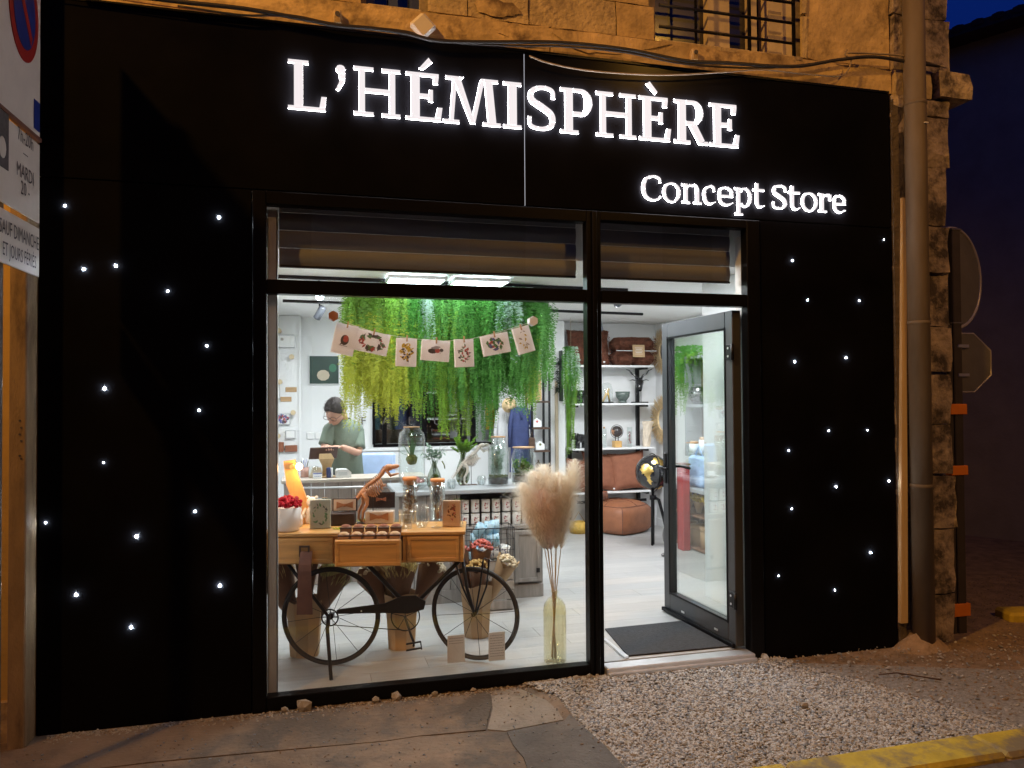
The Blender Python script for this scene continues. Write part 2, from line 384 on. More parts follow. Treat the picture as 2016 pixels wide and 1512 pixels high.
def rock_base(k, rg):
    # low-poly chunk: 12 verts icosahedron jittered
    t = (1+5**.5)/2
    vs = [(-1, t, 0), (1, t, 0), (-1, -t, 0), (1, -t, 0), (0, -1, t), (0, 1, t), (0, -1, -t), (0, 1, -t), (t, 0, -1), (t, 0, 1), (-t, 0, -1), (-t, 0, 1)]
    fs = [(0, 11, 5), (0, 5, 1), (0, 1, 7), (0, 7, 10), (0, 10, 11), (1, 5, 9), (5, 11, 4), (11, 10, 2), (10, 7, 6), (7, 1, 8), (3, 9, 4), (3, 4, 2), (3, 2, 6), (3, 6, 8), (3, 8, 9), (4, 9, 5), (2, 4, 11), (6, 2, 10), (8, 6, 7), (9, 8, 1)]
    return [Vector(v).normalized()*rg.uniform(.72, 1.15) for v in vs], fs
rocks = [rock_base(k, R) for k in range(14)]
def scatter(name, n, region, smin, smax, z, mats, seed, flat=.55, pile=None):
    rg = random.Random(seed); mb = MB(); c = 0
    while c < n:
        q = region(rg)
        if q is None: continue
        x, y = q; s = smin+(smax-smin)*rg.random()**1.6
        vs, fs = rocks[rg.randrange(14)]
        T = Matrix.Translation((x, y, z+s*.25+(pile(x, y) if pile else 0)+rg.uniform(-.2, .25)*s)) @ Euler((rg.uniform(-.5, .5), rg.uniform(-.5, .5), rg.uniform(0, 6.3))).to_matrix().to_4x4() @ Matrix.Diagonal((s*rg.uniform(.8, 1.5), s*rg.uniform(.6, 1), s*flat*rg.uniform(.8, 1.2), 1))
        mb.add(vs, fs, rg.choices(range(len(mats)), [5, 2, 1.5][:len(mats)])[0], False, T); c += 1
    o = mb.build(name, mats, kind='stuff', recalc=False); return o
gbx = [Vector((a, b)) for a, b in gb]
def left_edge(y):
    for a, b in zip(gbx[:-1], gbx[1:]):
        if b.y <= y <= a.y: return a.x+(b.x-a.x)*(y-a.y)/(b.y-a.y)
    return gbx[-1].x if y < gbx[-1].y else gbx[0].x
d0 = P(1540, 1300, Z=-.06); d1 = P(2016, 1425, Z=-.06)
def is_dirt(x, y): return y > d0.y+(d1.y-d0.y)*(x-d0.x)/(d1.x-d0.x)+.04*math.sin(x*9) and x > 2.7
def reg_gravel(rg):
    y = rg.uniform(-1.24, .02); x = rg.uniform(1.0, 6.4)
    if x > 4.6 and rg.random() < .6: return None
    if x < left_edge(y)-.015-.07*max(0, rg.random()-.75)+.02*rg.random(): return None
    if y > -.02 and 1.6 < x < 2.7: return None
    if x > 2.68 and y > -.035: return None
    if is_dirt(x, y) and rg.random() < .975: return None
    return x, y
pile = lambda x, y: .022*math.exp(-((y+.05)/.12)**2)+.006+.006*math.sin(x*3.1)*math.sin(y*5)
scatter('gravel', 33000, reg_gravel, .005, .0135, GZ, [M_gravel, M_gravel2, M_gravel3], 3, .5, pile)
struct('gravel_bed', MB().prism([(gx[0]+.004, gx[1]) for gx in gb]+[(5.2, -1.225), (5.2, -1.0), (2.75, -.02), (gb[0][0]+.01, -.02)], GZ-.05, GZ+.001, 'z'), mat('gravel_fines', (.26, .25, .24), .95, 0, .35, 40, .6, 120, bd=.01))
def reg_dirt(rg):
    x = rg.uniform(2.6, 7.5); y = rg.uniform(-1.1, 1.4)
    if y > -.0 and x < 4.3: return None
    if x < 4.4 and not is_dirt(x, y): return None
    return x, y
scatter('dirt_crumbs', 8000, reg_dirt, .003, .010, GZ, [mat('dirt_crumb', (.27, .20, .14), .95, 0, .3, 20, .3), mat('dirt_crumb2', (.20, .15, .10), .95, 0, .3, 20, .3)], 4, .6)
def reg_edge(rg):
    x = rg.uniform(-1.2, 1.75); return x, -.018-abs(rg.gauss(0, .05))
scatter('rubble_fines', 2000, reg_edge, .002, .010, GZ+.018, [M_gravel3, mat('dirt_crumb', (.27, .20, .14))], 5, .7)
# loose single rocks along the foot of the window frame
for i, (px, py, s) in enumerate([(598, 1380, .05), (776, 1366, .034), (562, 1388, .022), (737, 1372, .026), (850, 1356, .022), (925, 1350, .018), (1128, 1332, .024), (1160, 1338, .028), (1082, 1342, .022), (1503, 1298, .036), (1170, 1330, .02), (1582, 1392, .024), (1672, 1308, .018)]):
    q = P(px, py, Z=GZ+.02); vs, fs = rocks[i % 14]
    T = Matrix.Diagonal((s*1.1, s*.75, s*.85, 1))
    side = ['under the left end of the window', 'below the middle of the shop window', 'small, by the left window corner', 'flat, left of the middle rock', 'below the middle basket', 'below the right wheel', 'left of the door mullion foot', 'against the door mullion foot', 'below the pampas bottle', 'pale, at the right end of the doorstep', 'touching the mullion foot, smallest', 'tan, lying out on the gravel', 'on the brown dirt by the right panel'][i]
    single('rock', 'loose rock '+side, 'rock', MB().add(vs, fs, 0, False, T), M_gravel3 if i != 9 else M_gravel, (q.x, min(q.y, -.035), GZ+.022+s*.4), R.uniform(0, 6), 'loose rocks at the foot of the shopfront')
q0, q1 = P(1730, 1330, Z=-.06), P(1852, 1340, Z=-.06)
single('twig', 'thin curved dead twig lying on the brown dirt', 'twig', MB().tube([(q0.x, q0.y, GZ+.02), (q0.x*.6+q1.x*.4, q0.y*.6+q1.y*.4+.05, GZ+.025), (q1.x, q1.y, GZ+.02)], .004, 6), M_woodd)
# sand heap by the pipe foot
q = P(1800, 1262, Z=-.07); mb = MB()
N = 14; vs = []
for i in range(N+1):
    for j in range(N+1):
        u, v = i/N*2-1, j/N*2-1; h = max(0, 1-(u*u+v*v)**.5)**.9
        vs.append((u*.20, v*.12, h*.14*(1+.15*math.sin(i*2.1)*math.cos(j*1.7))))
mb.add(vs, [(i*(N+1)+j, (i+1)*(N+1)+j, (i+1)*(N+1)+j+1, i*(N+1)+j+1) for i in range(N) for j in range(N)], 0, True)
o = mb.build('sand_heap', mat('sandy_dirt', (.33, .24, .16), .95, 0, .25, 20, .4, 80, bd=.01), kind='stuff'); o.location = (3.83, -.06, GZ-.004)

# ============================================================ BUILDING SHELL (setting)
FZ = 0.0
# laminate floor, boards running along x
fl = struct('floor', MB().bb(-.32, 4.2, .06, 4.5, -.2, -.014), M_brownd)
yy = .06; row = 0
while yy < 4.45:
    x = -.32-R.uniform(0, 1.1)
    while x < 4.2:
        L = 1.28; a, b = max(x, -.32), min(x+L, 4.2)
        if b-a > .02: MB().box(((a+b)/2, yy+.096, -.0072), (b-a-.0012, .1908, .0135), 0, None, .0009).build('plank', M_floor[R.randrange(4)], fl)
        x += L
    yy += .192; row += 1
struct('ceiling', MB().bb(-.36, 4.23, .32, 4.6, 2.45, 2.58), M_ceil)
struct('ceiling_bulkhead', MB().bb(-.36, 4.13, .27, .32, 2.40, 2.80), M_ceil)
struct('ceiling_front', MB().bb(-.36, 3.70, .065, .268, 2.66, 2.78), M_ceil)
struct('wall_left', MB().bb(-.36, -.28, .05, 4.6, -.1, 2.7), M_white)
struct('wall_right', MB().bb(4.14, 4.24, .25, 4.6, -.1, 2.7), M_white)
WX0, WX1, WZ0, WZ1 = .74, 2.14, 1.055, 2.05
wb = MB()
wb.bb(-.28, WX0, 4.45, 4.55, -.1, 2.45); wb.bb(WX1, 4.14, 4.45, 4.55, -.1, 2.45); wb.bb(WX0, WX1, 4.45, 4.55, -.1, WZ0); wb.bb(WX0, WX1, 4.45, 4.55, WZ1, 2.45)
struct('wall_back', wb, M_white)
struct('wall_front_inner', MB().bb(2.74, 4.14, .06, .24, -.1, 2.66), M_white)
a = P(1386, 900, Y=1.25)
struct('wall_partition', MB().bb(a.x, 4.13, .245, 1.25, -.02, 2.445), M_white)
a, b = P(1080, 800, Y=4.2), P(1112, 800, Y=4.2)
struct('wall_pilaster', MB().bb(a.x, b.x, 4.2, 4.448, 0, 2.445), M_white)
c_ = P(1096, 900, Y=4.19)
struct('corner_trim', MB().bb(c_.x-.018, c_.x+.018, 4.17, 4.198, 0, 1.75, 0, .004), mat('oak_trim', (.55, .45, .33), .5, 0, .15, 4, .03, 60, stretch=(6, 6, .5)))
# skirting
struct('skirting', MB().bb(2.9, 4.12, 4.43, 4.447, 0, .09).bb(4.122, 4.138, 1.3, 4.43, 0, .09).bb(-.1, 2.35, 4.43, 4.447, 0, .09), M_white)
# sample-display wall beside the counter (projects from the back wall)
pr = P(588, 800, Y=4.25)
struct('display_wall', MB().bb(-.279, pr.x, 4.25, 4.448, 0, 2.445).bb(pr.x, pr.x+.022, 4.235, 4.448, 0, 2.445), M_white)
# back room behind the partition window
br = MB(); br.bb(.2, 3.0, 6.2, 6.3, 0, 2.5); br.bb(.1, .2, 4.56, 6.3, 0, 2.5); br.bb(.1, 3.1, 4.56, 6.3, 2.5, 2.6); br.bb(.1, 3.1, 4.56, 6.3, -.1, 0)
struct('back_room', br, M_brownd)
struct('back_room_wall', MB().bb(3.0, 3.1, 4.56, 6.3, 0, 2.5).bb(1.75, 2.98, 5.35, 5.4, 0, 2.49), M_white)

# upper storey wall: rough coursed stone blocks + band
XW0, XW1 = -5.2, 4.19
uw = thing('stone_wall', 'old weathered stone upper wall of the building above the black shopfront', 'wall', (0, .05, 0))
core = MB()
uwin = (P(1297, 60, Y=.05).x, P(1575, 60, Y=.05).x, P(1430, 97, Y=.05).z)     # barred window
uwin2 = (P(722, 18, Y=.05).x, P(830, 18, Y=.05).x, P(770, 16, Y=.05).z)
ztop = 7.2
core.bb(XW0, uwin2[0], .05, .4, 2.66, ztop); core.bb(uwin2[1], uwin[0], .05, .4, 2.66, ztop); core.bb(uwin[1], XW1-.02, .05, .4, 2.66, ztop)
core.bb(uwin2[0], uwin2[1], .05, .4, 2.66, uwin2[2]-.02); core.bb(uwin[0], uwin[1], .05, .4, 2.66, uwin[2]-.02)
core.bb(uwin2[0], uwin2[1], .05, .4, uwin2[2]+1.4, ztop); core.bb(uwin[0], uwin[1], .05, .4, uwin[2]+1.3, ztop)
core.build('wall_core', M_mortar, uw)
def rough_block(x0, x1, y0, y1, z0, z1, m, par, jit=.006, name='stone_block', sub=3):
    """block with a subdivided, jittered front face (front = -y)"""
    rg = R; nx = max(2, min(14, int((x1-x0)/.09))); nz = max(2, min(8, int((z1-z0)/.08)))
    vs = []; fs = []
    for j in range(nz+1):
        for i in range(nx+1):
            e = (i in (0, nx)) or (j in (0, nz))
            vs.append((x0+(x1-x0)*i/nx+(rg.uniform(-jit, jit)*.8), y0+(.004 if e else 0)+rg.uniform(-jit, jit), z0+(z1-z0)*j/nz+rg.uniform(-jit, jit)*.8))
    for j in range(nz):
        for i in range(nx):
            a = j*(nx+1)+i; fs.append((a, a+1, a+nx+2, a+nx+1))
    rim = [i for i in range(nx+1)]+[(j)*(nx+1)+nx for j in range(1, nz+1)]+[nz*(nx+1)+i for i in range(nx-1, -1, -1)]+[j*(nx+1) for j in range(nz-1, 0, -1)]
    o = len(vs)
    for i in rim: vs.append((vs[i][0], y1, vs[i][2]))
    n = len(rim)
    for k in range(n): fs.append((rim[k], o+k, o+(k+1) % n, rim[(k+1) % n]))
    mb = MB().add(vs, fs, 0, False); return mb.build(name, m, par)
BZ0 = P(1250, 126, Y=.02).z
band_top = uwin[2]-.015
# lintel band in long stones just above the fascia
x = XW0
while x < 3.72:
    L = R.uniform(1.9, 2.6); x1 = min(x+L, 3.74)
    rough_block(x+.004, x1-.004, -.035, .0, 3.545, band_top, M_render, uw, .007); x = x1
# courses above
z = band_top+.012; r_ = 0
while z < 5.6:
    h = R.uniform(.19, .25); x = XW0-R.uniform(0, .3)
    while x < 3.72:
        L = R.uniform(.30, .62); x0, x1 = max(x, XW0), min(x+L, 3.74); x += L
        segs = [(x0, x1)] if x1 > x0 else []
        for w0, w1, zz in ((uwin[1], 4.2, 9), (uwin[0]-.03, uwin[1]+.03, uwin[2]+1.3), (uwin2[0]-.03, uwin2[1]+.03, uwin2[2]+1.4)):
            ns = []
            for s0, s1 in segs:
                if z > zz or s1 <= w0 or s0 >= w1: ns.append((s0, s1)); continue
                if s0 < w0: ns.append((s0, w0))
                if s1 > w1: ns.append((w1, s1))
            segs = ns
        for s0, s1 in segs:
            if s1-s0 > .05: rough_block(s0+.003, s1-.003, -.008+R.uniform(-.006, .005), .0, z+.003, z+h-.003, R.choice([M_stone, M_render, M_render]), uw, .0045)
    z += h; r_ += 1
rough_block(uwin[1]+.035, 3.742, -.022, .0, band_top+.01, 4.80, M_render, uw, .008, 'render_coat')
for zz in (band_top+.01, band_top+.30, band_top+.58, band_top+.85): rough_block(uwin[1]+.003, uwin[1]+.034, -.028, .0, zz, zz+.27, M_stone, uw, .005, 'jamb_stone')
# smeared render patches left over the joints
for k in range(26):
    px_ = R.uniform(XW0+1.5, 3.6); pz_ = R.uniform(band_top-.08, band_top+.62); rr = R.uniform(.06, .22)
    if any(w0-.25 < px_ < w1+.25 for w0, w1 in (uwin[:2], uwin2[:2])) and pz_ > band_top-.01: continue
    n = 18; pts = [(px_+rr*1.5*math.cos(2*PI*i/n)*R.uniform(.6, 1.15), pz_+rr*.7*math.sin(2*PI*i/n)*R.uniform(.6, 1.15)) for i in range(n)]
    if pz_ < band_top+.05: pts = [(a, min(b, band_top-.004)) for a, b in pts]
    mb = MB(); yb_ = -.041 if pz_ < band_top+.05 else -.022
    mb.add([(px_, yb_-.004, min(pz_, band_top-.01) if pz_ < band_top+.05 else pz_)]+[(a, yb_+.004, b) for a, b in pts], [(0, 1+i, 1+(i+1) % n) for i in range(n)], 0, True)
    mb.build('render_patch', M_render, uw)
# corner pier in quoins down to the ground
qp = thing('corner_pier', 'rough stone corner pier of stacked quoins right of the drainpipe', 'pier', (0, 0, 0))
zs = [P(1850, y, Y=.02).z for y in (1275, 1167, 1041, 935, 834, 735, 645, 539, 445, 332, 235, 200)]
zs[0] = -.12
for a, b in zip(zs[:-1], zs[1:]):
    xo = R.uniform(-.02, .015)
    rough_block(3.72, 4.17+xo, .0+R.uniform(-.012, .012), .38, a+.005, b-.005, M_stone2, qp, .012)
cz0, cz1 = zs[-1], P(1880, 148, Y=-.02).z
rough_block(4.06, 4.315, -.06, .42, cz0, cz1, M_stone2, qp, .014, 'corbel')
rough_block(3.745, 4.05, -.0, .30, cz0, cz1, M_stone, qp, .008)
z = cz1
while z < 7.1:
    h = R.uniform(.28, .42); rough_block(3.75, 4.18+R.uniform(-.01, .02), .005, .38, z+.005, z+h-.005, M_stone2, qp, .01); z += h
MB().bb(3.715, 3.80, -.01, .05, -.1, 3.5).build('recess_shade_strip', M_recess, qp)  # dark strip painted in for the shaded recess beside the drainpipe
# side and rest of the building (outside the shop)
struct('side_wall', MB().bb(4.245, 4.32, .43, 6.2, -.1, ztop), M_render)
struct('building_top', MB().bb(XW0, 4.0, .41, 6.2, 2.9, 3.0).bb(XW0, 4.4, -.12, 6.2, ztop, ztop+.12), M_render)
struct('left_masonry', MB().bb(XW0, -.37, .06, .35, -.15, 2.655).bb(XW0, 4.0, 6.31, 6.4, -.1, ztop), M_render)

# windows of the upper storey
def upper_window(x0, x1, z0, h, label, bars):
    t = thing('barred_window', label, 'window', ((x0+x1)/2, .05, z0)); w = x1-x0; hw = w/2
    MB().bb(-hw-.0, hw, .16, .18, .0, h).build('pane', M_win, t)
    MB().bb(-hw, hw, -.03, .2, -.035, -.001, 0, .006).build('sill', M_stone, t)
    if bars:
        fr = MB(); wm = mat('peeling_frame', (.50, .42, .32), .6, 0, .2, 8, .1)
        for xa, xb in ((-hw+.0, -hw+.03), (.20*w-.5*w, .20*w-.5*w+.02)): pass
        c0 = P(1386, 60, Y=.2).x-(x0+x1)/2; c1 = P(1428, 60, Y=.2).x-(x0+x1)/2
        fr.bb(c0, c1, .10, .158, 0, h); fr.bb(hw-.30, hw-.25, .10, .158, 0, h); fr.bb(hw-.2, hw-.001, .05, .158, 0, h)
        fr.build('casement', wm, t)
        for k in range(7):
            zz = .075+k*.13
            MB().cyl((-hw-.01, -.03, zz), (hw-.08+.0, -.03, zz), .0095, n=8).build('bar', M_blackmetal, t)
        for xx in (-hw+.24, hw-.38, hw-.06):
            MB().cyl((xx, -.018, -.01), (xx, -.018, h), .009 if xx < 0 else .012, n=8).build('bar', M_blackmetal, t)
    else:
        fr = MB()
        for xa in (-hw, -.02, hw-.05): fr.bb(xa, xa+.05, .10, .158, 0, h)
        fr.build('casement', mat('blue_shutter', (.03, .05, .16), .6), t)
upper_window(uwin[0], uwin[1], uwin[2], 1.28, 'upstairs window behind black iron bars, above the right half of the sign', True)
upper_window(uwin2[0], uwin2[1], uwin2[2], 1.38, 'bottom edge of an upstairs window with blue frame above the sign letters', False)

# wall fittings on the band
def wp(px, py, y): v = P(px, py, Y=y); return (v.x, v.y, v.z)
v = P(833, 50, Y=-.03)
mb = MB().box((0, 0, 0), (.115, .035, .115), 0, (0, PI/4, 0), .018)
single('junction_box', 'diamond-shaped cream plate fixed to the stone band above the sign', 'junction box', mb, M_signw, (v.x, -.02, v.z), 0)
for (px, py, lab) in ((664, 36, 'small pierced metal bracket on the stone band, left of the diamond plate'), (1366, 110, 'small pierced metal bracket on the stone band under the barred window')):
    v = P(px, py, Y=-.0)
    t = thing('cable_bracket', lab, 'bracket', (v.x, -.0, v.z))
    MB().box((0, -.0, 0), (.04, .05, .075), 0, None, .006).build('plate', M_render, t)
    MB().cyl((0, -.024, .012), (0, -.032, .012), .013, n=10).build('hole', M_ink, t)
def cable(pts, r, m, label, y=-.03):
    q = [Vector(wp(a, b, y)) for a, b in pts]; mb = MB()
    sm = []
    for i in range(len(q)-1):
        p0, p1, p2, p3 = q[max(i-1, 0)], q[i], q[i+1], q[min(i+2, len(q)-1)]
        for k in range(6):
            t = k/6; sm.append(.5*((2*p1)+(-p0+p2)*t+(2*p0-5*p1+4*p2-p3)*t*t+(-p0+3*p1-3*p2+p3)*t**3))
    sm.append(q[-1]); mb.tube(sm, r, 6)
    single('cable', label, 'cable', mb, m)
cable([(150, -22), (350, 3), (480, 17), (600, 38), (660, 50), (730, 56), (800, 66), (860, 80), (960, 83), (1100, 84), (1230, 97), (1350, 120), (1430, 124), (1560, 131), (1650, 118), (1720, 112), (1790, 122), (1850, 130)], .011, M_cable, 'thick black power cable sagging along the stone band above the sign', -.05)
cable([(350, 12), (480, 30), (570, 30), (660, 47), (800, 62), (850, 80), (1000, 90), (1100, 91), (1230, 103), (1350, 126), (1500, 134), (1610, 124), (1660, 116)], .006, M_cable, 'thin black cable running just under the thick one', -.045)
cable([(1042, 110), (1080, 124), (1150, 138), (1250, 146), (1340, 147), (1440, 141), (1500, 137), (1580, 145), (1650, 150), (1668, 140), (1676, 118), (1664, 108), (1668, 98)], .005, M_cableb, 'pale thin wire looping below the black cables', -.045)
cable([(1668, 104), (1730, 106), (1790, 112), (1862, 133)], .006, M_cableb, 'pale wire running from the loop to the drainpipe', -.055)
cable([(0, -35), (200, -6), (420, 24), (560, 33)], .003, M_strap, 'thin reddish wire along the top left edge of the fascia', -.045)

# drainpipe, batten
dp = thing('drainpipe', 'thick grey-brown vertical drainpipe left of the corner pier', 'drainpipe', (P(1808, 600, Y=-.07).x, -.07, 0))
MB().cyl((0, 0, -.07), (0, 0, 7.1), .067, n=24).build('pipe', M_pipe, dp)
for px in (210, 640, 960): MB().lathe([(.0672, 0), (.071, .003), (.071, .022), (.0672, .025)], (0, 0, P(1810, px, Y=-.07).z), 24).build('collar', M_pipe, dp)
v = P(1816, 239, Y=-.15); MB().box((.02, -.070, v.z), (.028, .01, .007)).build('clip', M_signw, dp)
a, b = P(1779, 390, Y=-.02), P(1779, 1225, Y=-.02)
mb = MB(); mb.add([(a.x-.018, -.03, a.z), (a.x+.014, -.03, a.z), (b.x+.016, -.04, b.z), (b.x-.036, -.04, b.z), (a.x-.018, .0, a.z), (a.x+.014, .0, a.z), (b.x+.016, -.012, b.z), (b.x-.036, -.012, b.z)], [(0, 1, 2, 3), (4, 5, 6, 7), (0, 4, 7, 3), (1, 5, 6, 2), (0, 1, 5, 4), (3, 2, 6, 7)])
single('wooden_batten', 'pale wooden batten leaning upright between the black panel and the drainpipe', 'batten', mb, mat('batten_wood', (.52, .38, .20), .7, 0, .15, 5, .06, 60, stretch=(6, 6, .5)), (0, 0, 0))

# ============================================================ SHOPFRONT
sf = thing('shopfront', 'black clad shopfront with star lights, big window and open door, the only lit shop', 'shopfront', (0, 0, 0))
XL, XR = -1.255, 3.70
SEAM = 1.211
MB().bb(XL, SEAM-.002, 0, .045, 2.652, 3.538, 0, .003).build('fascia_panel', M_panel, sf)
MB().bb(SEAM+.003, XR, 0, .045, 2.652, 3.535, 0, .003).build('fascia_panel', M_panel, sf)
MB().bb(SEAM-.002, SEAM+.003, .012, .014, 2.655, 3.53).build('seam_leak_glow', E_gap, sf)  # emissive strip in place of light leaking through the panel gap
pl = MB().bb(XL, -.272, 0, .055, -.10, 2.648, 0, .003).build('side_panel', M_panel, sf)
prr = MB().bb(2.725, XR, 0, .055, -.12, 2.648, 0, .003).build('side_panel', M_panel, sf)
MB().bb(XL, XR, -.004, .048, 3.5385, 3.552).build('top_flashing', M_frame, sf)
stars = [(128, 405, 6), (431, 428, 8), (165, 530, 8), (228, 523, 7), (330, 573, 5), (407, 681, 5), (206, 765, 9), (392, 808, 4), (204, 911, 3), (384, 1007, 6), (90, 1029, 5), (269, 1056, 10), (433, 1153, 9), (150, 1171, 9), (258, 1235, 9)]
starsR = [(1560, 513, 5), (1692, 592, 5), (1590, 591, 2), (1565, 712, 6), (1666, 704, 6), (1632, 848, 4), (1708, 847, 3), (1553, 887, 5), (1646, 958, 7), (1750, 947, 5), (1559, 1002, 4), (1714, 1088, 8), (1533, 1134, 3), (1644, 1162, 4), (1740, 472, 2)]
starmesh = {}
for par, L in ((pl, stars), (prr, starsR)):
    for px, py, s in L:
        v = P(px, py, Y=-.004); r = .0022+.00095*s
        key = s
        if key not in starmesh:
            mb = MB()
            # LED core; dim emissive spikes drawn in for its lens-flare glow
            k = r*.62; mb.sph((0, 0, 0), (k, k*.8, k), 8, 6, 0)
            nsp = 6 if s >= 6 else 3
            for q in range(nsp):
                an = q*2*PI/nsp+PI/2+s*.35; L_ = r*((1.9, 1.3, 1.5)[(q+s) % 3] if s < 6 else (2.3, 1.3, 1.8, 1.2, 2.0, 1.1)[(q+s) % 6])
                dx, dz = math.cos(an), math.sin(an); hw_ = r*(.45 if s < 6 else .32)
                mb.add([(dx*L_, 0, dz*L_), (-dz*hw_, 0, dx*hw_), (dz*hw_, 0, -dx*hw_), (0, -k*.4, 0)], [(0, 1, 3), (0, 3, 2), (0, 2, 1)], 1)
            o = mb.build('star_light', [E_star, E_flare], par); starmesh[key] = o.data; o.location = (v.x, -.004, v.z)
        else:
            o = bpy.data.objects.new('star_light', starmesh[key]); COL.objects.link(o); o.parent = par; o.location = (v.x, -.004, v.z)
# window frame members
ZB, ZT = .016, 2.575; TB0, TB1 = 2.108, 2.182; MX0, MX1 = 1.578, 1.666
def fr(x0, x1, z0, z1, y0=-.012, y1=.062): MB().bb(x0, x1, y0, y1, z0, z1, 0, .004).build('window_frame', M_frame, sf)
fr(-.268, -.199, -.09, 2.645); fr(MX0, MX1, -.10, 2.645); fr(2.628, 2.718, -.07, 2.645)
fr(-.199, MX0, 2.577, 2.645); fr(MX1, 2.628, 2.592, 2.645); fr(-.199, MX0, TB0, TB1); fr(MX1, 2.628, TB0, TB1, -.008)
fr(-.199, MX0, -.05, ZB)
fr(MX0+.03, MX1-.03, -.1, 2.64, -.03, -.0125)
MB().bb(-.199, MX0, .022, .032, ZB, TB0).build('window_pane', M_glass, sf)
MB().bb(-.199, MX0, .022, .032, TB1, 2.577).build('window_pane', M_glass, sf)
MB().bb(MX1, 2.628, .022, .032, TB1, 2.592).build('window_pane', M_glass, sf)
# door sill
MB().bb(MX1+.001, 2.627, -.055, .05, -.06, -.002, 0, .006).bb(MX1+.001, 2.627, -.075, -.056, -.075, -.022, 0, .005).build('door_sill', M_alu, sf)
MB().bb(2.636, 2.650, .064, .10, 0, 2.10).bb(2.655, 2.70, .064, .09, 0, 2.58).build('door_jamb_trim', mat('jamb_trim', (.5, .46, .40), .5, 0, .2, 3, .1), sf)

# roller shutter behind the transoms
def shutter(x0, x1, label, y=.15, zb=2.272):
    t = thing('roller_shutter', label, 'shutter', ((x0+x1)/2, y, zb)); hw = (x1-x0)/2
    z = 0; k = 0
    zc = [0, .098, .118, .195, .21, .31, .36]
    MB().bb(-hw, hw, -.012, .012, .0, .012, 0, .003).build('bottom_rail', M_blackmetal, t)
    z = .014
    while z < .36:
        h = .092; pts = []
        for q in range(6):
            a = q/5; pts.append((-.010*math.sin(a*PI)-.004*a, z+h*a))
        mb = MB()
        vs = [(-hw, p_[0], p_[1]) for p_ in pts]+[(hw, p_[0], p_[1]) for p_ in pts]
        mb.add(vs, [(i, i+1, 7+i, 6+i) for i in range(5)], 0, True)
        mb.bb(-hw, hw, .004, .009, z, z+h)
        mb.build('slat', M_shut, t); z += h+.005
shutter(-.14, MX0-.012, 'grey-brown roller shutter pulled up behind the glass over the shop window')
shutter(MX1+.03, 2.60, 'grey-brown roller shutter pulled up behind the glass over the door')
def guide(x, lab, w=.05):
    mb = MB().bb(-w/2, w/2, -.03, -.022, 0, 2.56).bb(-w/2, -w/2+.006, -.03, .05, 0, 2.56).bb(w/2-.006, w/2, -.03, -.005, 0, 2.56).bb(w/2-.006, w/2, .015, .05, 0, 2.56)
    mb.bb(-w/2+.007, w/2-.007, .03, .05, 0, 2.56)
    single('shutter_guide', lab, 'shutter rail', mb, mat('guide_rail_white', (.62, .61, .60), .4, 0, .1, 3, .05), (x, .10, .006), 0)
guide(-.172, 'tall white shutter guide rail inside the left edge of the window', .052)
guide(2.668, 'shutter guide rail behind the hinge side of the door', .05)
# front wall cover left inside
struct('inner_reveal', MB().bb(-.279, -.201, .07, .1, 0, 2.6), M_white)

# ============================================================ SIGN LETTERS
def ring(cx, cy, rx, ry, tx, ty, a0=0, a1=360, n=28, rot=0):
    """bowl strip: outer ellipse rx,ry, stroke tx at sides and ty at top/bottom; returns quads"""
    out = []
    for i in range(n):
        q = []
        for a in (a0+(a1-a0)*i/n, a0+(a1-a0)*(i+1)/n):
            t = rad(a); c, s = math.cos(t), math.sin(t)
            q.append(((cx+rx*c, cy+ry*s), (cx+(rx-tx)*c, cy+(ry-ty)*s)))
        out.append([q[0][0], q[1][0], q[1][1], q[0][1]])
    return out
def rct(x0, x1, y0, y1): return [(x0, y0), (x1, y0), (x1, y1), (x0, y1)]
def stroke(pts, ws, n=6):
    """smooth variable width stroke through pts"""
    q = [Vector(p) for p in pts]; sm = []; sw = []
    for i in range(len(q)-1):
        p0, p1, p2, p3 = q[max(i-1, 0)], q[i], q[i+1], q[min(i+2, len(q)-1)]
        for k in range(n):
            t = k/n; sm.append(.5*((2*p1)+(-p0+p2)*t+(2*p0-5*p1+4*p2-p3)*t*t+(-p0+3*p1-3*p2+p3)*t**3)); sw.append(ws[i]*(1-t)+ws[i+1]*t)
    sm.append(q[-1]); sw.append(ws[-1]); out = []; L = []; sw = [q_*.77 for q_ in sw]
    for i in range(len(sm)):
        d = (sm[min(i+1, len(sm)-1)]-sm[max(i-1, 0)]).normalized(); nrm = Vector((-d.y, d.x)); L.append((sm[i]+nrm*sw[i]/2, sm[i]-nrm*sw[i]/2))
    for a, b in zip(L[:-1], L[1:]): out.append([tuple(a[0]), tuple(b[0]), tuple(b[1]), tuple(a[1])])
    return out
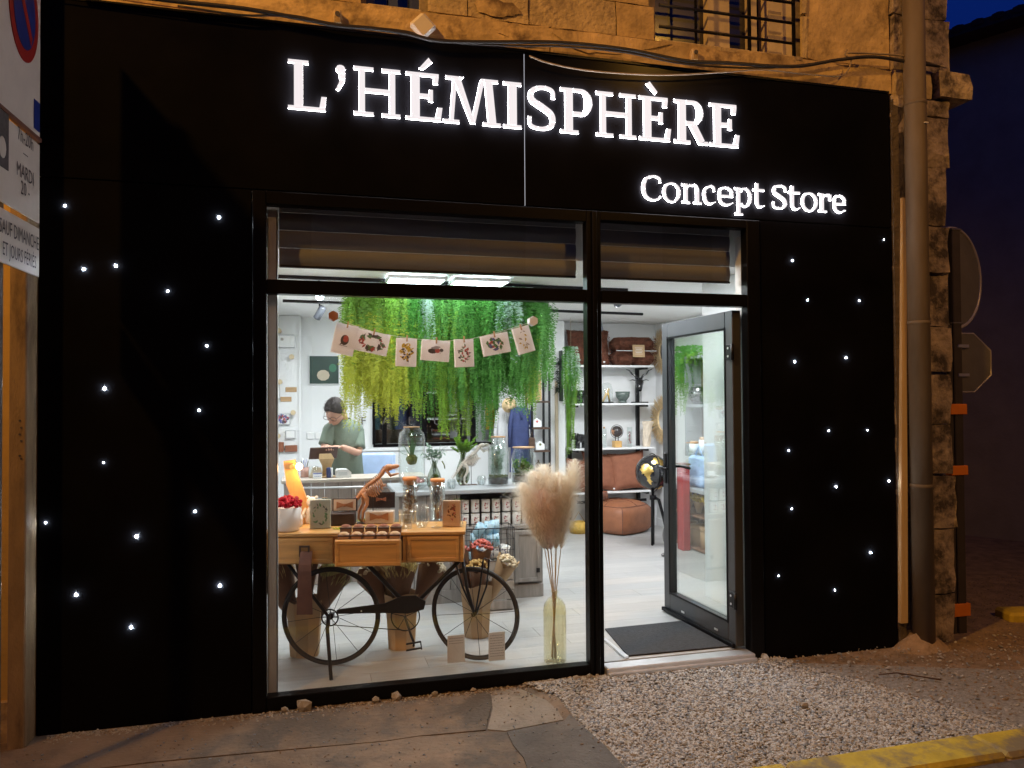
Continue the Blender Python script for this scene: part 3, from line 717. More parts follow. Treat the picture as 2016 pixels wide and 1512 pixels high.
# all glyph coordinates: cap height 1, x in cap heights for width w
def gl(ch, w):
    s = .068; t = .132
    if ch == 'L': return [rct(0, .40, 1-s, 1), rct(.115, .295, s, 1-s), rct(0, w-.02, 0, s), [(w-.14, s), (w-.02, s), (w+.0, .29), (w-.10, .29)]]
    if ch == 'H': return [rct(0, .40*w/.95, 1-s, 1), rct(0, .40*w/.95, 0, s), rct(.6*w, w, 1-s, 1), rct(.6*w, w, 0, s), rct(.11*w, .11*w+t-.01, s, 1-s), rct(.89*w-t+.01, .89*w, s, 1-s), rct(.11*w+t-.01, .89*w-t+.01, .475, .565)]
    if ch in 'EÉÈ':
        a = [rct(0, w*.9-.0, 1-s, 1), rct(.11, .29, s, 1-s), rct(0, w-.03, 0, s), [(w-.15, s), (w-.03, s), (w, .29), (w-.10, .29)], [(w*.9-.105, 1-s), (w*.9-.115, .78), (w*.9-.02, .78), (w*.9, 1-s)], rct(.29, w*.74-.09, .475, .56), [(w*.74-.09, .40), (w*.74, .40), (w*.74, .655), (w*.74-.075, .655), (w*.74-.09, .57)]]
        if ch == 'É': a.append([(w*.36, 1.09), (w*.46, 1.06), (w*.72, 1.24), (w*.62, 1.33)])
        if ch == 'È': a.append([(w*.22, 1.28), (w*.33, 1.34), (w*.58, 1.11), (w*.50, 1.06)])
        return a
    if ch == 'M':
        k = w/1.13
        return [[(a*k, b) for a, b in q] for q in ([(.05, 1-s), (.32, 1-s), (.32, 1), (.05, 1)], [(0, 0), (.31, 0), (.31, s), (0, s)], [(.12, s), (.20, s), (.265, 1-s), (.185, 1-s)], [(.20, 1-s), (.345, 1-s), (.62, .02), (.53, .02)], [(.32, 1-s), (.32, 1), (.40, 1), (.345, 1-s)], [(.535, .02), (.62, .02), (.80, 1-s), (.715, 1-s)], [(.715, 1-s), (.80, 1-s), (.80, 1), (.74, 1)], [(.80, 1-s), (1.08, 1-s), (1.08, 1), (.80, 1)], [(.81, 1-s), (.965, 1-s), (1.04, s), (.88, s)], [(.78, 0), (1.13, 0), (1.13, s), (.78, s)])]
    if ch == 'I': return [rct(0, w, 1-s, 1), rct(0, w, 0, s), rct(w/2-.095, w/2+.095, s, 1-s)]
    if ch == 'P': return [rct(0, .30, 1-s, 1), rct(.11, .29, s, 1-s), rct(0, .42, 0, s)] + [rct(.30, w-.26, 1-s, 1), rct(.29, w-.26, .40, .485)] + ring(w-.27, .70, .27, .30, .175, s, -90, 90)
    if ch == 'R': return [rct(0, .30, 1-s, 1), rct(.11, .29, s, 1-s), rct(0, .40, 0, s)] + [rct(.30, w-.36, 1-s, 1), rct(.29, w-.36, .43, .515)] + ring(w-.37, .72, .25, .28, .165, s, -90, 90) + [[(w-.48, .43), (w-.30, .46), (w-.09, .085), (w-.2, .0), (w-.23, .0)], [(w-.2, 0), (w, 0), (w, s), (w-.09, s)]]
    if ch == 'S': return stroke([(w*.90, .72), (w*.86, .90), (w*.5, .955), (w*.17, .86), (w*.16, .66), (w*.5, .52), (w*.83, .36), (w*.84, .14), (w*.5, .045), (w*.12, .10), (w*.08, .29)], [.10, .09, .085, .14, .17, .185, .17, .14, .085, .09, .10])
    if ch == '’': return stroke([(w*.55, .95), (w*.66, .78), (w*.6, .64), (w*.18, .47)], [.16, .17, .12, .07])+[[(w*.5+.085*math.cos(a)*1.1, .90+.085*math.sin(a)) for a in [2*PI*i/14 for i in range(14)]]]
    x = .76  # lowercase (height 1 == cap), x-height
    if ch == 'C': return stroke([(w*.95, .72), (w*.90, .90), (w*.58, .96), (w*.22, .82), (w*.11, .5), (w*.22, .17), (w*.58, .04), (w*.92, .13), (w*.96, .2)], [.09, .09, .085, .15, .19, .15, .085, .09, .08])
    if ch == 'o': return ring(w/2, x/2, w/2, x/2+.012, .118, .062)
    if ch == 'n': return [rct(0, .13, x-.08, x), rct(.10, .235, .08, x), rct(0, .33, 0, .075), rct(w-.33, w, 0, .075), rct(w-.24, w-.105, .075, x-.26)] + ring(w-.30, x-.26, .195, .27, .135, .085, 0, 90) + stroke([(.2, x-.18), (.32, x-.06), (w-.28, x-.045)], [.09, .09, .09])
    if ch == 'c': return stroke([(w*.88, x*.70), (w*.80, x*.93), (w*.5, x-.035), (w*.18, x*.72), (w*.15, x*.42), (w*.3, x*.12), (w*.6, .04), (w*.95, .12)], [.10, .10, .085, .13, .16, .14, .09, .06])
    if ch == 'e': return stroke([(w*.12, x*.52), (w*.18, x*.82), (w*.52, x-.035), (w*.84, x*.80), (w*.88, x*.56)], [.15, .13, .085, .13, .13])+[rct(w*.12, w*.95, x*.46, x*.46+.075)]+stroke([(w*.13, x*.54), (w*.2, x*.18), (w*.55, .04), (w*.95, .13)], [.15, .14, .09, .06])
    if ch == 'p': return [rct(0, .13, x-.08, x), rct(.10, .235, -.26, x), rct(0, .34, -.33, -.26)] + ring(.25+(w-.25)/2-.05, x/2, (w-.25)/2+.05, x/2+.012, .118, .062, -140, 140)
    if ch == 't': return [rct(.11, .24, .16, .98), rct(0, w, x-.08, x)]+stroke([(.175, .2), (.24, .06), (.36, .045), (w, .10)], [.15, .12, .09, .06])
    if ch == 'r': return [rct(0, .13, x-.08, x), rct(.10, .235, .075, x), rct(0, .37, 0, .075)]+stroke([(.2, x-.2), (.32, x-.06), (w*.85, x-.05)], [.08, .10, .12])+[rct(w-.1, w, x-.26, x-.02)]
    return []
def sign(name, label, letters, ztop_, zbase, y0, dep):
    o = thing(name, label, 'sign', (0, 0, zbase)); H = ztop_-zbase
    for ch, xa, xb in letters:
        w = (xb-xa)/H; mb = MB()
        for k, poly in enumerate(gl(ch, w)):
            e = .00025*(k % 5)
            pts = [(xa+a*H, b*H) for a, b in poly]; n = len(pts)
            A = sum(pts[i][0]*pts[(i+1) % n][1]-pts[(i+1) % n][0]*pts[i][1] for i in range(n))
            if A < 0: pts = pts[::-1]
            yf = y0-e
            mb.add([(a, yf, b) for a, b in pts], [list(range(n))], 0)
            mb.add([(a, yf, b) for a, b in pts]+[(a, y0+dep, b) for a, b in pts], [(i, i+n, (i+1) % n+n, (i+1) % n) for i in range(n)], 1)
        mb.build('letter', [E_letter, E_side], o, recalc=False)
def lx(px, y=-.03): return P(px, 300, Y=y).x
big = [('L', 567, 643), ('’', 661, 681), ('H', 697, 789), ('É', 800, 872), ('M', 874, 987), ('I', 993, 1028), ('S', 1040, 1097), ('P', 1105, 1168), ('H', 1176, 1254), ('È', 1261, 1323), ('R', 1330, 1396), ('E', 1400, 1458)]
sign('sign_lettering', 'large glowing white capital letters across the top of the black fascia', [(c, lx(a), lx(b)) for c, a, b in big], 3.347, 3.085, -.022, .012)
small = [('C', 1264, 1303), ('o', 1306, 1341), ('n', 1344, 1382), ('c', 1384, 1411), ('e', 1414, 1446), ('p', 1448, 1481), ('t', 1484, 1506), ('S', 1522, 1551), ('t', 1554, 1576), ('o', 1579, 1611), ('r', 1613, 1638), ('e', 1641, 1667)]
sign('sign_lettering', 'smaller glowing white two-word lettering low at the right of the fascia', [(c, lx(a), lx(b)) for c, a, b in small], 2.877, 2.722, -.020, .010)

# ============================================================ GLASS DOOR (open inwards)
h0 = Vector((2.612, .045)); h1 = Vector((2.578, .955))
dd = thing('glass_door', 'grey-framed glass shop door standing open inwards at the right of the entrance', 'door', (h0.x, h0.y, 0), math.atan2(h1.y-h0.y, h1.x-h0.x))
DW = (h1-h0).length; DT = 2.09; D0 = .012
def db(x0, x1, z0, z1, name='door_frame', m=M_doorfr, y0=-.0, y1=.06, b=.004): return MB().bb(x0, x1, y0, y1, z0, z1, 0, b).build(name, m, dd)
db(0, .085, D0, DT); db(DW-.085, DW, D0, DT); db(.085, DW-.085, D0, .15); db(.085, DW-.085, DT-.11, DT)
MB().bb(.085, DW-.085, .026, .034, .15, DT-.11).build('door_pane', glass('door_glass', (.93, .97, .95), 1, 0, .75, .16), dd)
g_ = MB()
for x0, x1, z0, z1 in ((.079, .091, .14, DT-.1), (DW-.091, DW-.079, .14, DT-.1), (.079, DW-.079, .144, .156), (.079, DW-.079, DT-.116, DT-.104)): g_.bb(x0, x1, .0595, .064, z0, z1)
g_.build('glazing_bead', M_frame, dd)
MB().bb(.0, DW, .062, .085, D0-.004, .035, 0, .004).build('drip_bar', M_frame, dd)
for zz in (.30, 1.83):
    k = MB().bb(-.012, .05, .0615, .078, zz-.05, zz+.05, 0, .004).cyl((-.014, .07, zz-.05), (-.014, .07, zz+.05), .011, n=12).build('hinge', M_blackmetal, dd)
    MB().cyl((.022, .078, zz+.025), (.022, .081, zz+.025), .007, n=10).cyl((.022, .078, zz-.025), (.022, .081, zz-.025), .007, n=10).build('screw', M_alu, k)
hd = MB().bb(DW-.062, DW-.022, .061, .073, .93, 1.15, 0, .005).build('handle_plate', M_blackmetal, dd)
MB().tube([(DW-.042, .07, 1.05), (DW-.042, .115, 1.05), (DW-.055, .12, 1.05), (DW-.17, .12, 1.045)], .010, 8).build('handle', M_blackmetal, hd)
h2 = MB().bb(DW-.062, DW-.022, -.012, -.001, .93, 1.15, 0, .005).build('handle_plate', M_blackmetal, dd)
MB().tube([(DW-.042, -.01, 1.05), (DW-.042, -.055, 1.05), (DW-.055, -.06, 1.05), (DW-.17, -.06, 1.045)], .010, 8).build('handle', M_blackmetal, h2)
for xx in (.2, .62): MB().bb(xx, xx+.04, .0605, .064, .055, .067).build('drain_cap', M_alu, dd)
# door mat and its frame
mq = [P(1192, 1240, Z=.004), P(1350, 1226, Z=.004), P(1440, 1276, Z=.004), P(1236, 1293, Z=.004)]
single('door_mat', 'dark grey ribbed door mat inside the doorway', 'door mat', MB().prism([(2.53, .66), (1.93, .64), (1.86, .10), (2.55, .09)], .0, .009, 'z'), M_mat, (0, 0, .001))
single('mat_edging', 'thin white metal edging strip at the left corner of the door mat', 'edging', MB().prism([(1.835, .50), (1.850, .505), (1.855, .075), (1.825, .070)], .0, .011, 'z'), M_alu, (0, 0, .002))

# ============================================================ LEFT NEIGHBOUR: pier, wall and traffic signs
mb = MB().bb(-1.335, -1.262, -.14, .055, -.12, 5.0, 0, .006)
np_ = thing('metal_post_casing', 'brown weathered upright casing at the left edge of the shopfront', 'post', (0, 0, 0))
mb.build('casing', mat('rusty_casing', (.30, .215, .115), .75, 0, .25, 5, .25, 60, stretch=(3, 3, .8), col2=(.12, .08, .05), c2lo=.55, c2hi=.7), np_)
for px, py in ((43, 828), (46, 842), (43, 855), (46, 868), (43, 897), (46, 903)):
    v = P(px-4, py, Y=-.14); MB().cyl((v.x, -.139, v.z), (v.x, -.143, v.z), .005, n=8).build('bolt', M_ink, np_)
struct('neighbour_wall', MB().bb(-9, -1.34, -.03, .055, -.15, 5.0), mat('ochre_render', (.62, .42, .12), .85, 0, .12, 5, .2, 60))
struct('neighbour_base', MB().bb(-9, -1.34, -.06, -.031, -.15, .14, 0, .004), M_render)
# signs on a post
sp = Vector((-1.168, -.30)); nd = Vector((0.045, 1)).normalized()
ts = thing('parking_sign', 'stack of no-parking signs with French text seen edge-on at the left edge', 'traffic sign', (sp.x, sp.y, 0), math.atan2(nd.y, nd.x))
def spanel(z0, z1, u0, m=M_signw, y=0): return MB().bb(u0, 0, y-.004, y+.004, z0, z1, 0, .003).build('panel', m, ts)
def szz(px, py): return P(px, py, Y=sp.y).z
zA = szz(72, 275); zB0, zB1 = szz(72, 440), szz(72, 285); zC0, zC1 = szz(72, 546), szz(72, 450)
W_ = .72
RX = Matrix.Rotation(PI/2, 4, 'X')
def on(x, z, y=-.006): return Matrix.Translation((x, y, z)) @ RX
p1 = spanel(zA, zA+.78, -.62)
mb = MB(); mb.prism([(-.19+.155*math.cos(2*PI*i/40), zA+.50+.22*math.sin(2*PI*i/40)) for i in range(40)], -.008, -.0045); mb.build('red_ring', M_signr, p1)
mb = MB(); mb.prism([(-.19+.115*math.cos(2*PI*i/40), zA+.50+.168*math.sin(2*PI*i/40)) for i in range(40)], -.010, -.0085); mb.build('blue_disc', M_signb, p1)
mb = MB(); mb.prism([(-.27, zA+.59), (-.255, zA+.63), (-.11, zA+.41), (-.125, zA+.37)], -.0115, -.0105); mb.build('red_bar', M_signr, p1)
MB().bb(-.075, -.012, -.0075, -.005, zA+.03, zA+.16).build('pictogram', M_signb, p1)
MB().bb(-.62, 0, -.012, .006, zA-.012, zA+.004).build('brown_rim', M_strap, p1)
p2 = spanel(zB0, zB1, -.56); MB().bb(-.47, -.34, -.0075, -.005, zB0+.14, zB0+.37).build('pictogram', M_ink, p2)
MB().sph((-.40, -.0078, zB0+.22), (.035, .002, .045), 10, 6).build('pictogram_hand', M_signw, p2)
nz_ = 0
for s_, py_, sz_ in (('7h-20h', 308, .085), ('—', 334, .07), ('MARDI', 374, .085), ('20 -', 404, .085)):
    mt = MB(); text_into(mt, s_, sz_, on(-.165, szz(60, py_)+.0) @ Matrix.Diagonal((.72, 1, 1, 1))); mt.build('lettering', M_ink, p2)

p3 = spanel(zC0, zC1, -.60)
mt = MB(); hC = zC1-zC0
mt = MB(); text_into(mt, 'SAUF DIMANCHE', .085, on(-.215, zC1-hC*.46) @ Matrix.Diagonal((.62, 1, 1, 1))); mt.build('lettering', M_ink, p3)
mt = MB(); text_into(mt, 'ET JOURS FÉRIÉS', .080, on(-.215, zC0+hC*.15) @ Matrix.Diagonal((.60, 1, 1, 1))); mt.build('lettering', M_ink, p3)
MB().cyl((-.32, .05, -.2), (-.32, .05, zA+.85), .03, n=16).build('post', M_signbk, ts)
for zz in (zA+.3, zC0+.1): MB().bb(-.36, -.28, .004, .085, zz-.012, zz+.012).build('bracket', M_alu, ts)

# ============================================================ RIGHT: sign post by the corner
rp = P(1885, 1250, Z=-.07); RPY = .14
px_ = P(1886, 900, Y=RPY).x
tp = thing('sign_post', 'dark metal post with orange bands carrying a round and an octagonal sign seen from behind', 'traffic sign', (px_, RPY, 0), 0)
zt = P(1886, 450, Y=RPY).z
MB().bb(-.035, .035, -.02, .02, -.12, zt, 0, .006).build('post', mat('post_metal', (.07, .06, .05), .5, .4, .2, 6, .1), tp)
MB().bb(-.075, -.040, -.015, .015, -.12, P(1886, 640, Y=RPY).z, 0, .006).build('post', mat('post_metal', (0, 0, 0)), tp)
for y0, y1 in ((795, 816), (916, 935), (1187, 1212)):
    a, b = P(1886, y0, Y=RPY).z, P(1886, y1, Y=RPY).z
    MB().bb(-.082, .058, -.03, .03, b, a, 0, .004).build('orange_band', M_orange, tp)
cz = P(1890, 545, Y=RPY).z; rz_ = (P(1890, 448, Y=RPY).z-P(1890, 645, Y=RPY).z)/2
rs = thing('x', 'x', 'x')
bpy.data.objects.remove(rs)
A1 = Matrix.Translation((.05, .05, cz)) @ Matrix.Rotation(rad(18), 4, 'Z')
mb = MB().prism([(rz_*math.cos(2*PI*i/48), rz_*math.sin(2*PI*i/48)) for i in range(48)], -.002, .002, 'y', 0, A1)
d1_ = mb.build('round_sign', M_signbk, tp)
ring_pts = [(rz_*math.cos(2*PI*i/48), .0, rz_*math.sin(2*PI*i/48)) for i in range(48)]
MB().tube([A1 @ Vector(q) for q in ring_pts], .012, 6, closed=True).build('rim', mat('sign_rim', (.42, .40, .42), .4, .4), d1_)
for dz in (rz_*.93, -rz_*.93): MB().box((.0, .0, cz+dz), (.085, .05, .012), 0, None, .003).build('clamp', M_signbk, tp)
oc = P(1925, 713, Y=RPY); orr = (P(1925, 655, Y=RPY).z-P(1925, 772, Y=RPY).z)/2/math.cos(PI/8)
A2 = Matrix.Translation((oc.x-px_-.04, .10, oc.z)) @ Matrix.Rotation(rad(-5), 4, 'Z')
mb = MB().prism([(orr*1.15*math.cos(PI/8+2*PI*i/8), orr*math.sin(PI/8+2*PI*i/8)) for i in range(8)], -.002, .002, 'y', 0, A2)
o2_ = mb.build('octagonal_sign', M_signbk, tp)
MB().tube([A2 @ Vector((orr*1.15*math.cos(PI/8+2*PI*i/8), 0, orr*math.sin(PI/8+2*PI*i/8))) for i in range(8)], .007, 6, closed=True).build('rim', mat('sign_rim', (0, 0, 0)), o2_)
for dz in (.11, -.09):
    MB().bb(-.08, .20, .085, .096, oc.z+dz-.008, oc.z+dz+.008).build('rail', M_signbk, tp); MB().box((.04, .03, oc.z+dz), (.09, .11, .02)).build('clamp', M_alu, tp)

# dark house across the side street
c = P(1868, 78, Y=3.2); dv = Vector((-math.sin(rad(27.7)), math.cos(rad(27.7)), 0))
hb = thing('house', 'dark unlit rendered house across the side street, with tiled roof edge', 'house', (c.x, c.y, 0), math.atan2(dv.y, dv.x))
MB().bb(-9, 9, -6, 0, -.1, c.z-.12).build('wall', M_slate, hb)
rf = MB().bb(-9.2, 9.2, -6, .32, c.z-.12, c.z-.02).build('roof', M_tile, hb)
k = 0; x = -4.0
while x < 5:
    MB().tube([(x, -.9, c.z+.20), (x, .34, c.z-.045)], .075, 8, flat=.5).build('tile', M_tile, rf); x += .2

# row of houses across the street: what the glass mirrors
ho = thing('opposite_house', 'plain rendered house across the street, seen only mirrored in the shop glass', 'house', (1.0, -10.0, 0))
MB().bb(-16, 14, -5, 0, -.2, 7.2).build('wall', mat('opposite_render', (.33, .28, .22), .9, 0, .25, 2, .2, 30), ho)
MB().bb(-16.3, 14.3, -5.3, .45, 7.2, 7.5).build('roof', M_tile, ho)
for wx in range(-14, 14, 4):
    for wz in (1.0, 4.0):
        w_ = MB().bb(wx, wx+1.1, .005, .03, wz, wz+1.7).build('window', M_win, ho); MB().bb(wx-.5, wx-.02, .005, .05, wz, wz+1.7).bb(wx+1.12, wx+1.6, .005, .05, wz, wz+1.7).build('shutters', mat('shutter_paint', (.20, .22, .24), .6), w_)
lamp('SPOT', 'street_lamp_light', (-3.0, -7.2, 6.2), 260, SOD, (-3.0, -10, 3.0), 0.12, 110, 1.0)

def reg_pave(rg):
    x = rg.uniform(-1.3, 1.35); y = rg.uniform(-1.2, -.03)
    if x > left_edge(y)-.03: return None
    if rg.random() > .25+.75*math.exp(-(left_edge(y)-x)/.12)+.4*math.exp(y/.08): return None
    return x, y
scatter('pavement_grit', 900, reg_pave, .002, .007, GZ+.022, [M_gravel2, mat('dirt_crumb', (.27, .20, .14))], 12, .6)
# ============================================================ helpers for the contents
def loc2(t, v):
    a = t.rotation_euler[2]; d = Vector(v)-Vector(t.location)
    return Vector((d.x*math.cos(a)+d.y*math.sin(a), -d.x*math.sin(a)+d.y*math.cos(a), d.z))
def leafquad(mb, p, d, up, L, W, mi=0):
    """pointed leaf from p along d"""
    d = Vector(d).normalized(); s = d.cross(Vector(up))
    if s.length < 1e-4: s = d.orthogonal()
    s.normalize(); p = Vector(p); n = s.cross(d)*L*.06
    mb.add([p, p+d*L*.45+s*W/2+n, p+d*L, p+d*L*.45-s*W/2+n], [(0, 1, 2, 3)], mi, False)
def vec(a, b, c): return Vector((a, b, c))

# ============================================================ THE CART
A_, B_ = P(541, 1050, Z=.785), P(912, 1045, Z=.785)
ca = math.atan2(B_.y-A_.y, B_.x-A_.x); TL = (B_-A_).length
cart = thing('cart_table', 'honey pine drawer table carried on black bicycle wheels in the shop window', 'table', (A_.x, A_.y, 0), ca)
TZ = .785; DP = .36; zb = .605
MB().bb(-.085, TL+.012, -.012, DP, TZ-.022, TZ, 0, .004).build('table_top', M_wood, cart)
dm0, dm1 = loc2(cart, P(668, 1080, Y=.40)).x, loc2(cart, P(796, 1080, Y=.38)).x
MB().bb(-.085, -.055, .004, DP-.01, zb, TZ-.023).bb(TL-.02, TL, .004, DP-.01, zb, TZ-.023).bb(-.055, TL-.02, DP-.03, DP-.01, zb, TZ-.023).bb(-.055, TL-.02, .004, DP-.03, zb, zb+.014).build('carcass', M_wood, cart)
for xx in (dm0-.012, dm1+.012): MB().bb(xx-.010, xx+.010, .002, DP-.031, zb+.0145, TZ-.0235).build('divider', M_wood, cart)
def drawer(x0, x1, y, name='drawer', open_=0):
    d = MB().bb(x0, x1, y, y+.016, zb+.004, TZ-.026, 0, .003).build(name, M_wood, cart)
    w_ = .020
    for a in ((x0+.004, x1-.004, zb+.008, zb+.008+w_), (x0+.004, x1-.004, TZ-.030-w_, TZ-.030), (x0+.004, x0+.004+w_, zb+.008+w_, TZ-.030-w_), (x1-.004-w_, x1-.004, zb+.008+w_, TZ-.030-w_)):
        MB().bb(a[0], a[1], y-.006, y-.0002, a[2], a[3], 0, .002).build('moulding', M_wood, d)
    if open_: MB().bb(x0+.004, x0+.016, y+.0165, y+.25, zb+.01, TZ-.05).bb(x1-.016, x1-.004, y+.0165, y+.25, zb+.01, TZ-.05).bb(x0+.016, x1-.016, y+.0165, y+.25, zb+.016, zb+.024).build('drawer_box', M_wood, d)
    return d
drawer(-.06, dm0-.024, -.004); drawer(dm1+.024, TL-.022, -.004)
drawer(dm0+.0, dm1-.0, -.105, open_=1)
# buckle and strap
q = loc2(cart, P(602, 1083, Y=.42)); sx = q.x
bk = MB(); 
for a in ((-.03, .03, .022, .032), (-.03, .03, -.032, -.022), (-.03, -.02, -.022, .022), (.02, .03, -.022, .022)): bk.bb(sx+a[0], sx+a[1], -.024, -.014, q.z+a[2], q.z+a[3])
bk.build('buckle', M_woodd, cart)
zt_ = q.z-.0; zbm = P(606, 1213, Y=.30).z
mb = MB(); n = 10; vs = []
for i in range(n+1):
    t = i/n; z = zt_+(zbm-zt_)*t; yy = -.020-.05*math.sin(min(1, t*3)*PI/2); ww = .033+.012*t
    vs += [(sx+.012-ww, yy, z), (sx+.012+ww, yy, z), (sx+.012+ww, yy+.004, z), (sx+.012-ww, yy+.004, z)]
mb.add(vs, [(4*i+k, 4*i+(k+1) % 4, 4*i+4+(k+1) % 4, 4*i+4+k) for i in range(n) for k in range(4)]+[(0, 1, 2, 3), tuple(4*n+k for k in range(4))], 0, False)
mb.build('strap', M_strap, cart)
# wheels
WR = .276
wyl = .085
def cpl(px, py, ly=.085):
    Y = .45
    for _ in range(12): q = loc2(cart, P(px, py, Y=Y)); Y += (ly-q.y)*.9
    return q
wc = [cpl(652, 1215), cpl(935, 1205)]
def wheel(cx, cz, hub, turn=0, WR=WR):
    def cir(r, n=56): return [(cx+r*math.cos(2*PI*i/n), wyl, cz+r*math.sin(2*PI*i/n)) for i in range(n)]
    w_ = MB().tube(cir(WR), .0115, 8, closed=True).build('tyre', M_rubber, cart)
    MB().tube(cir(WR-.012), .006, 6, closed=True).build('rim', M_blackmetal, w_)
    for i in range(12):
        a = 2*PI*i/12+.12; b = a+(.25 if i % 2 else -.25)
        MB().cyl((cx+.016*math.cos(b), wyl+(.012 if i % 2 else -.012), cz+.016*math.sin(b)), (cx+(WR-.014)*math.cos(a), wyl, cz+(WR-.014)*math.sin(a)), .0016, n=5).build('spoke', M_blackmetal, w_)
    MB().cyl((cx, wyl-.03, cz), (cx, wyl+.03, cz), .015 if hub else .013, n=14).build('hub', M_blackmetal, w_)
    if turn:
        T = Matrix.Translation((cx, wyl, 0)) @ Matrix.Rotation(turn, 4, 'Z') @ Matrix.Translation((-cx, -wyl, 0))
        w_.data.transform(T)
        for ch in w_.children: ch.data.transform(T)
    return w_
cz0_ = (wc[0].z+wc[1].z)/2
x1_, x2_ = wc[0].x, wc[1].x
wh = wheel(x1_, cz0_, 1); wheel(x2_, cz0_, 0, rad(-19), .264)
def ringtube(mb, cx, cy, cz, r, t, n=32): mb.tube([(cx+r*math.cos(2*PI*i/n), cy, cz+r*math.sin(2*PI*i/n)) for i in range(n)], t, 6, closed=True)
mb = MB(); ringtube(mb, x1_, wyl-.035, cz0_, .047, .0045)
for i in range(8):
    a = 2*PI*i/8; mb.cyl((x1_, wyl-.035, cz0_), (x1_+.046*math.cos(a), wyl-.035, cz0_+.046*math.sin(a)), .002, n=5)
mb.build('sprocket', M_blackmetal, cart)
# frame tubes, fork, guard, crank, stand
bbx = cpl(800, 1190).x
def ct(pts, r, name='frame_tube', m=M_blackmetal): return MB().tube(pts, r, 8).build(name, m, cart)
yf = wyl-.045
qa = cpl(722, 1112); qb = cpl(570, 1112); qc = cpl(905, 1112)
ct([(x1_, yf, cz0_), (qb.x, yf, zb-.002)], .010); ct([(bbx-.03, yf, .39), (qa.x, yf, zb-.002)], .013)
ct([(bbx+.06, yf, .36), (qc.x, yf, zb-.002)], .012)
ct([(x2_, yf, cz0_), (x2_-.045, yf, .44), (x2_-.07, yf, zb+.01)], .010, 'fork'); ct([(x2_, yf-.002, cz0_), (x2_-.07, yf-.002, .45), (x2_-.115, yf, zb-.002)], .006, 'fork')
ct([(x2_+.0, yf, cz0_), (x2_+.03, yf-.02, .45), (x2_+.05, yf-.04, .61), (x2_+.06, yf-.04, .625), (x2_+.085, yf-.04, .615), (x2_+.07, yf-.02, .46), (x2_+.005, yf, cz0_)], .0055, 'brake_stay')
mb = MB(); y0 = yf-.03
gx0 = cpl(668, 1193).x; gdz = cpl(700, 1200).z-.298; gx1 = bbx+.12
prof = [(gx0, .305), (gx0+.005, .322), (bbx-.12, .352), (bbx-.02, .392), (bbx+.06, .395), (gx1, .36), (gx1-.01, .315), (bbx+.02, .292), (bbx-.1, .298), (gx0+.01, .298)]
prof = [(a, b+gdz) for a, b in prof]; mb.prism(prof, y0-.012, y0); mb.build('chain_guard', M_blackmetal, cart)
MB().sph((cpl(716, 1195).x, y0-.014, .312+gdz), .005, 8, 5).build('bolt', M_alu, cart)
mb = MB(); ringtube(mb, bbx, y0+.012, .29, .082, .004)
for i in range(5):
    a = 2*PI*i/5+.4; mb.cyl((bbx, y0+.012, .29), (bbx+.08*math.cos(a), y0+.012, .29+.08*math.sin(a)), .0025, n=5)
mb.build('chainring', M_blackmetal, cart)
mb = MB(); mb.tube([(x1_+.02, wyl-.03, cz0_-.045), (bbx-.02, y0+.012, .212)], .0028, 5); mb.build('chain', M_blackmetal, cart)
ck = MB().tube([(bbx, y0-.02, .30), (bbx+.035, y0-.035, .2), (bbx+.055, y0-.04, .15)], [.008, .007, .008], 8).build('crank', M_blackmetal, cart)
mb = MB(); px0, pz = bbx+.055, .15
mb.box((px0, y0-.075, pz+.014), (.085, .012, .008), 0, (0, -.15, 0)).box((px0, y0-.075, pz-.022), (.085, .012, .008), 0, (0, -.15, 0)).box((px0+.043, y0-.075, pz-.002), (.006, .012, .044), 0, (0, -.15, 0)).cyl((px0, y0-.03, pz), (px0, y0-.085, pz), .006)
mb.build('pedal', M_blackmetal, ck)
st = loc2(cart, P(652, 1340, Z=.0))
ct([(x1_-.005, yf, cz0_+.02), (x1_-.004, yf-.05, cz0_-.05), (st.x, st.y, .004)], [.012, .011, .010], 'stand')

# ------------------------------------------------------------ things on the cart
def top(px, py): v = P(px, py, Z=TZ); return (v.x, v.y, TZ+.0005)
def ssize(px_len, y): return px_len*(y+4.2)/math.cos(rad(15))/FPX*.99
G1 = 'gifts set out on the pine cart'
# flower pot
t = thing('flower_pot', 'white pot filled with crimson preserved moss at the left end of the cart', 'flower pot', (top(566, 1046)[0], top(566, 1046)[1]+.02, TZ), 0)
MB().lathe([(0, .001), (.058, .001), (.066, .008), (.075, .06), (.077, .138), (.071, .138), (.068, .10), (0, .10)], n=28).build('pot', mat('pot_white', (.66, .60, .56), .5, 0, .08, 8, .05), t)
mb = MB(); rg = random.Random(5)
for i in range(150):
    a, e = rg.uniform(0, 6.3), rg.uniform(0, 1.4); r = .075*rg.uniform(.5, 1)
    c = (r*math.cos(a)*math.cos(e)*1.1, r*math.sin(a)*math.cos(e)*1.1, .145+r*.75*math.sin(e))
    mb.sph(c, rg.uniform(.008, .014), 6, 4, 0, None, None, .35, rg)
mb.build('red_moss', M_redleaf, t)
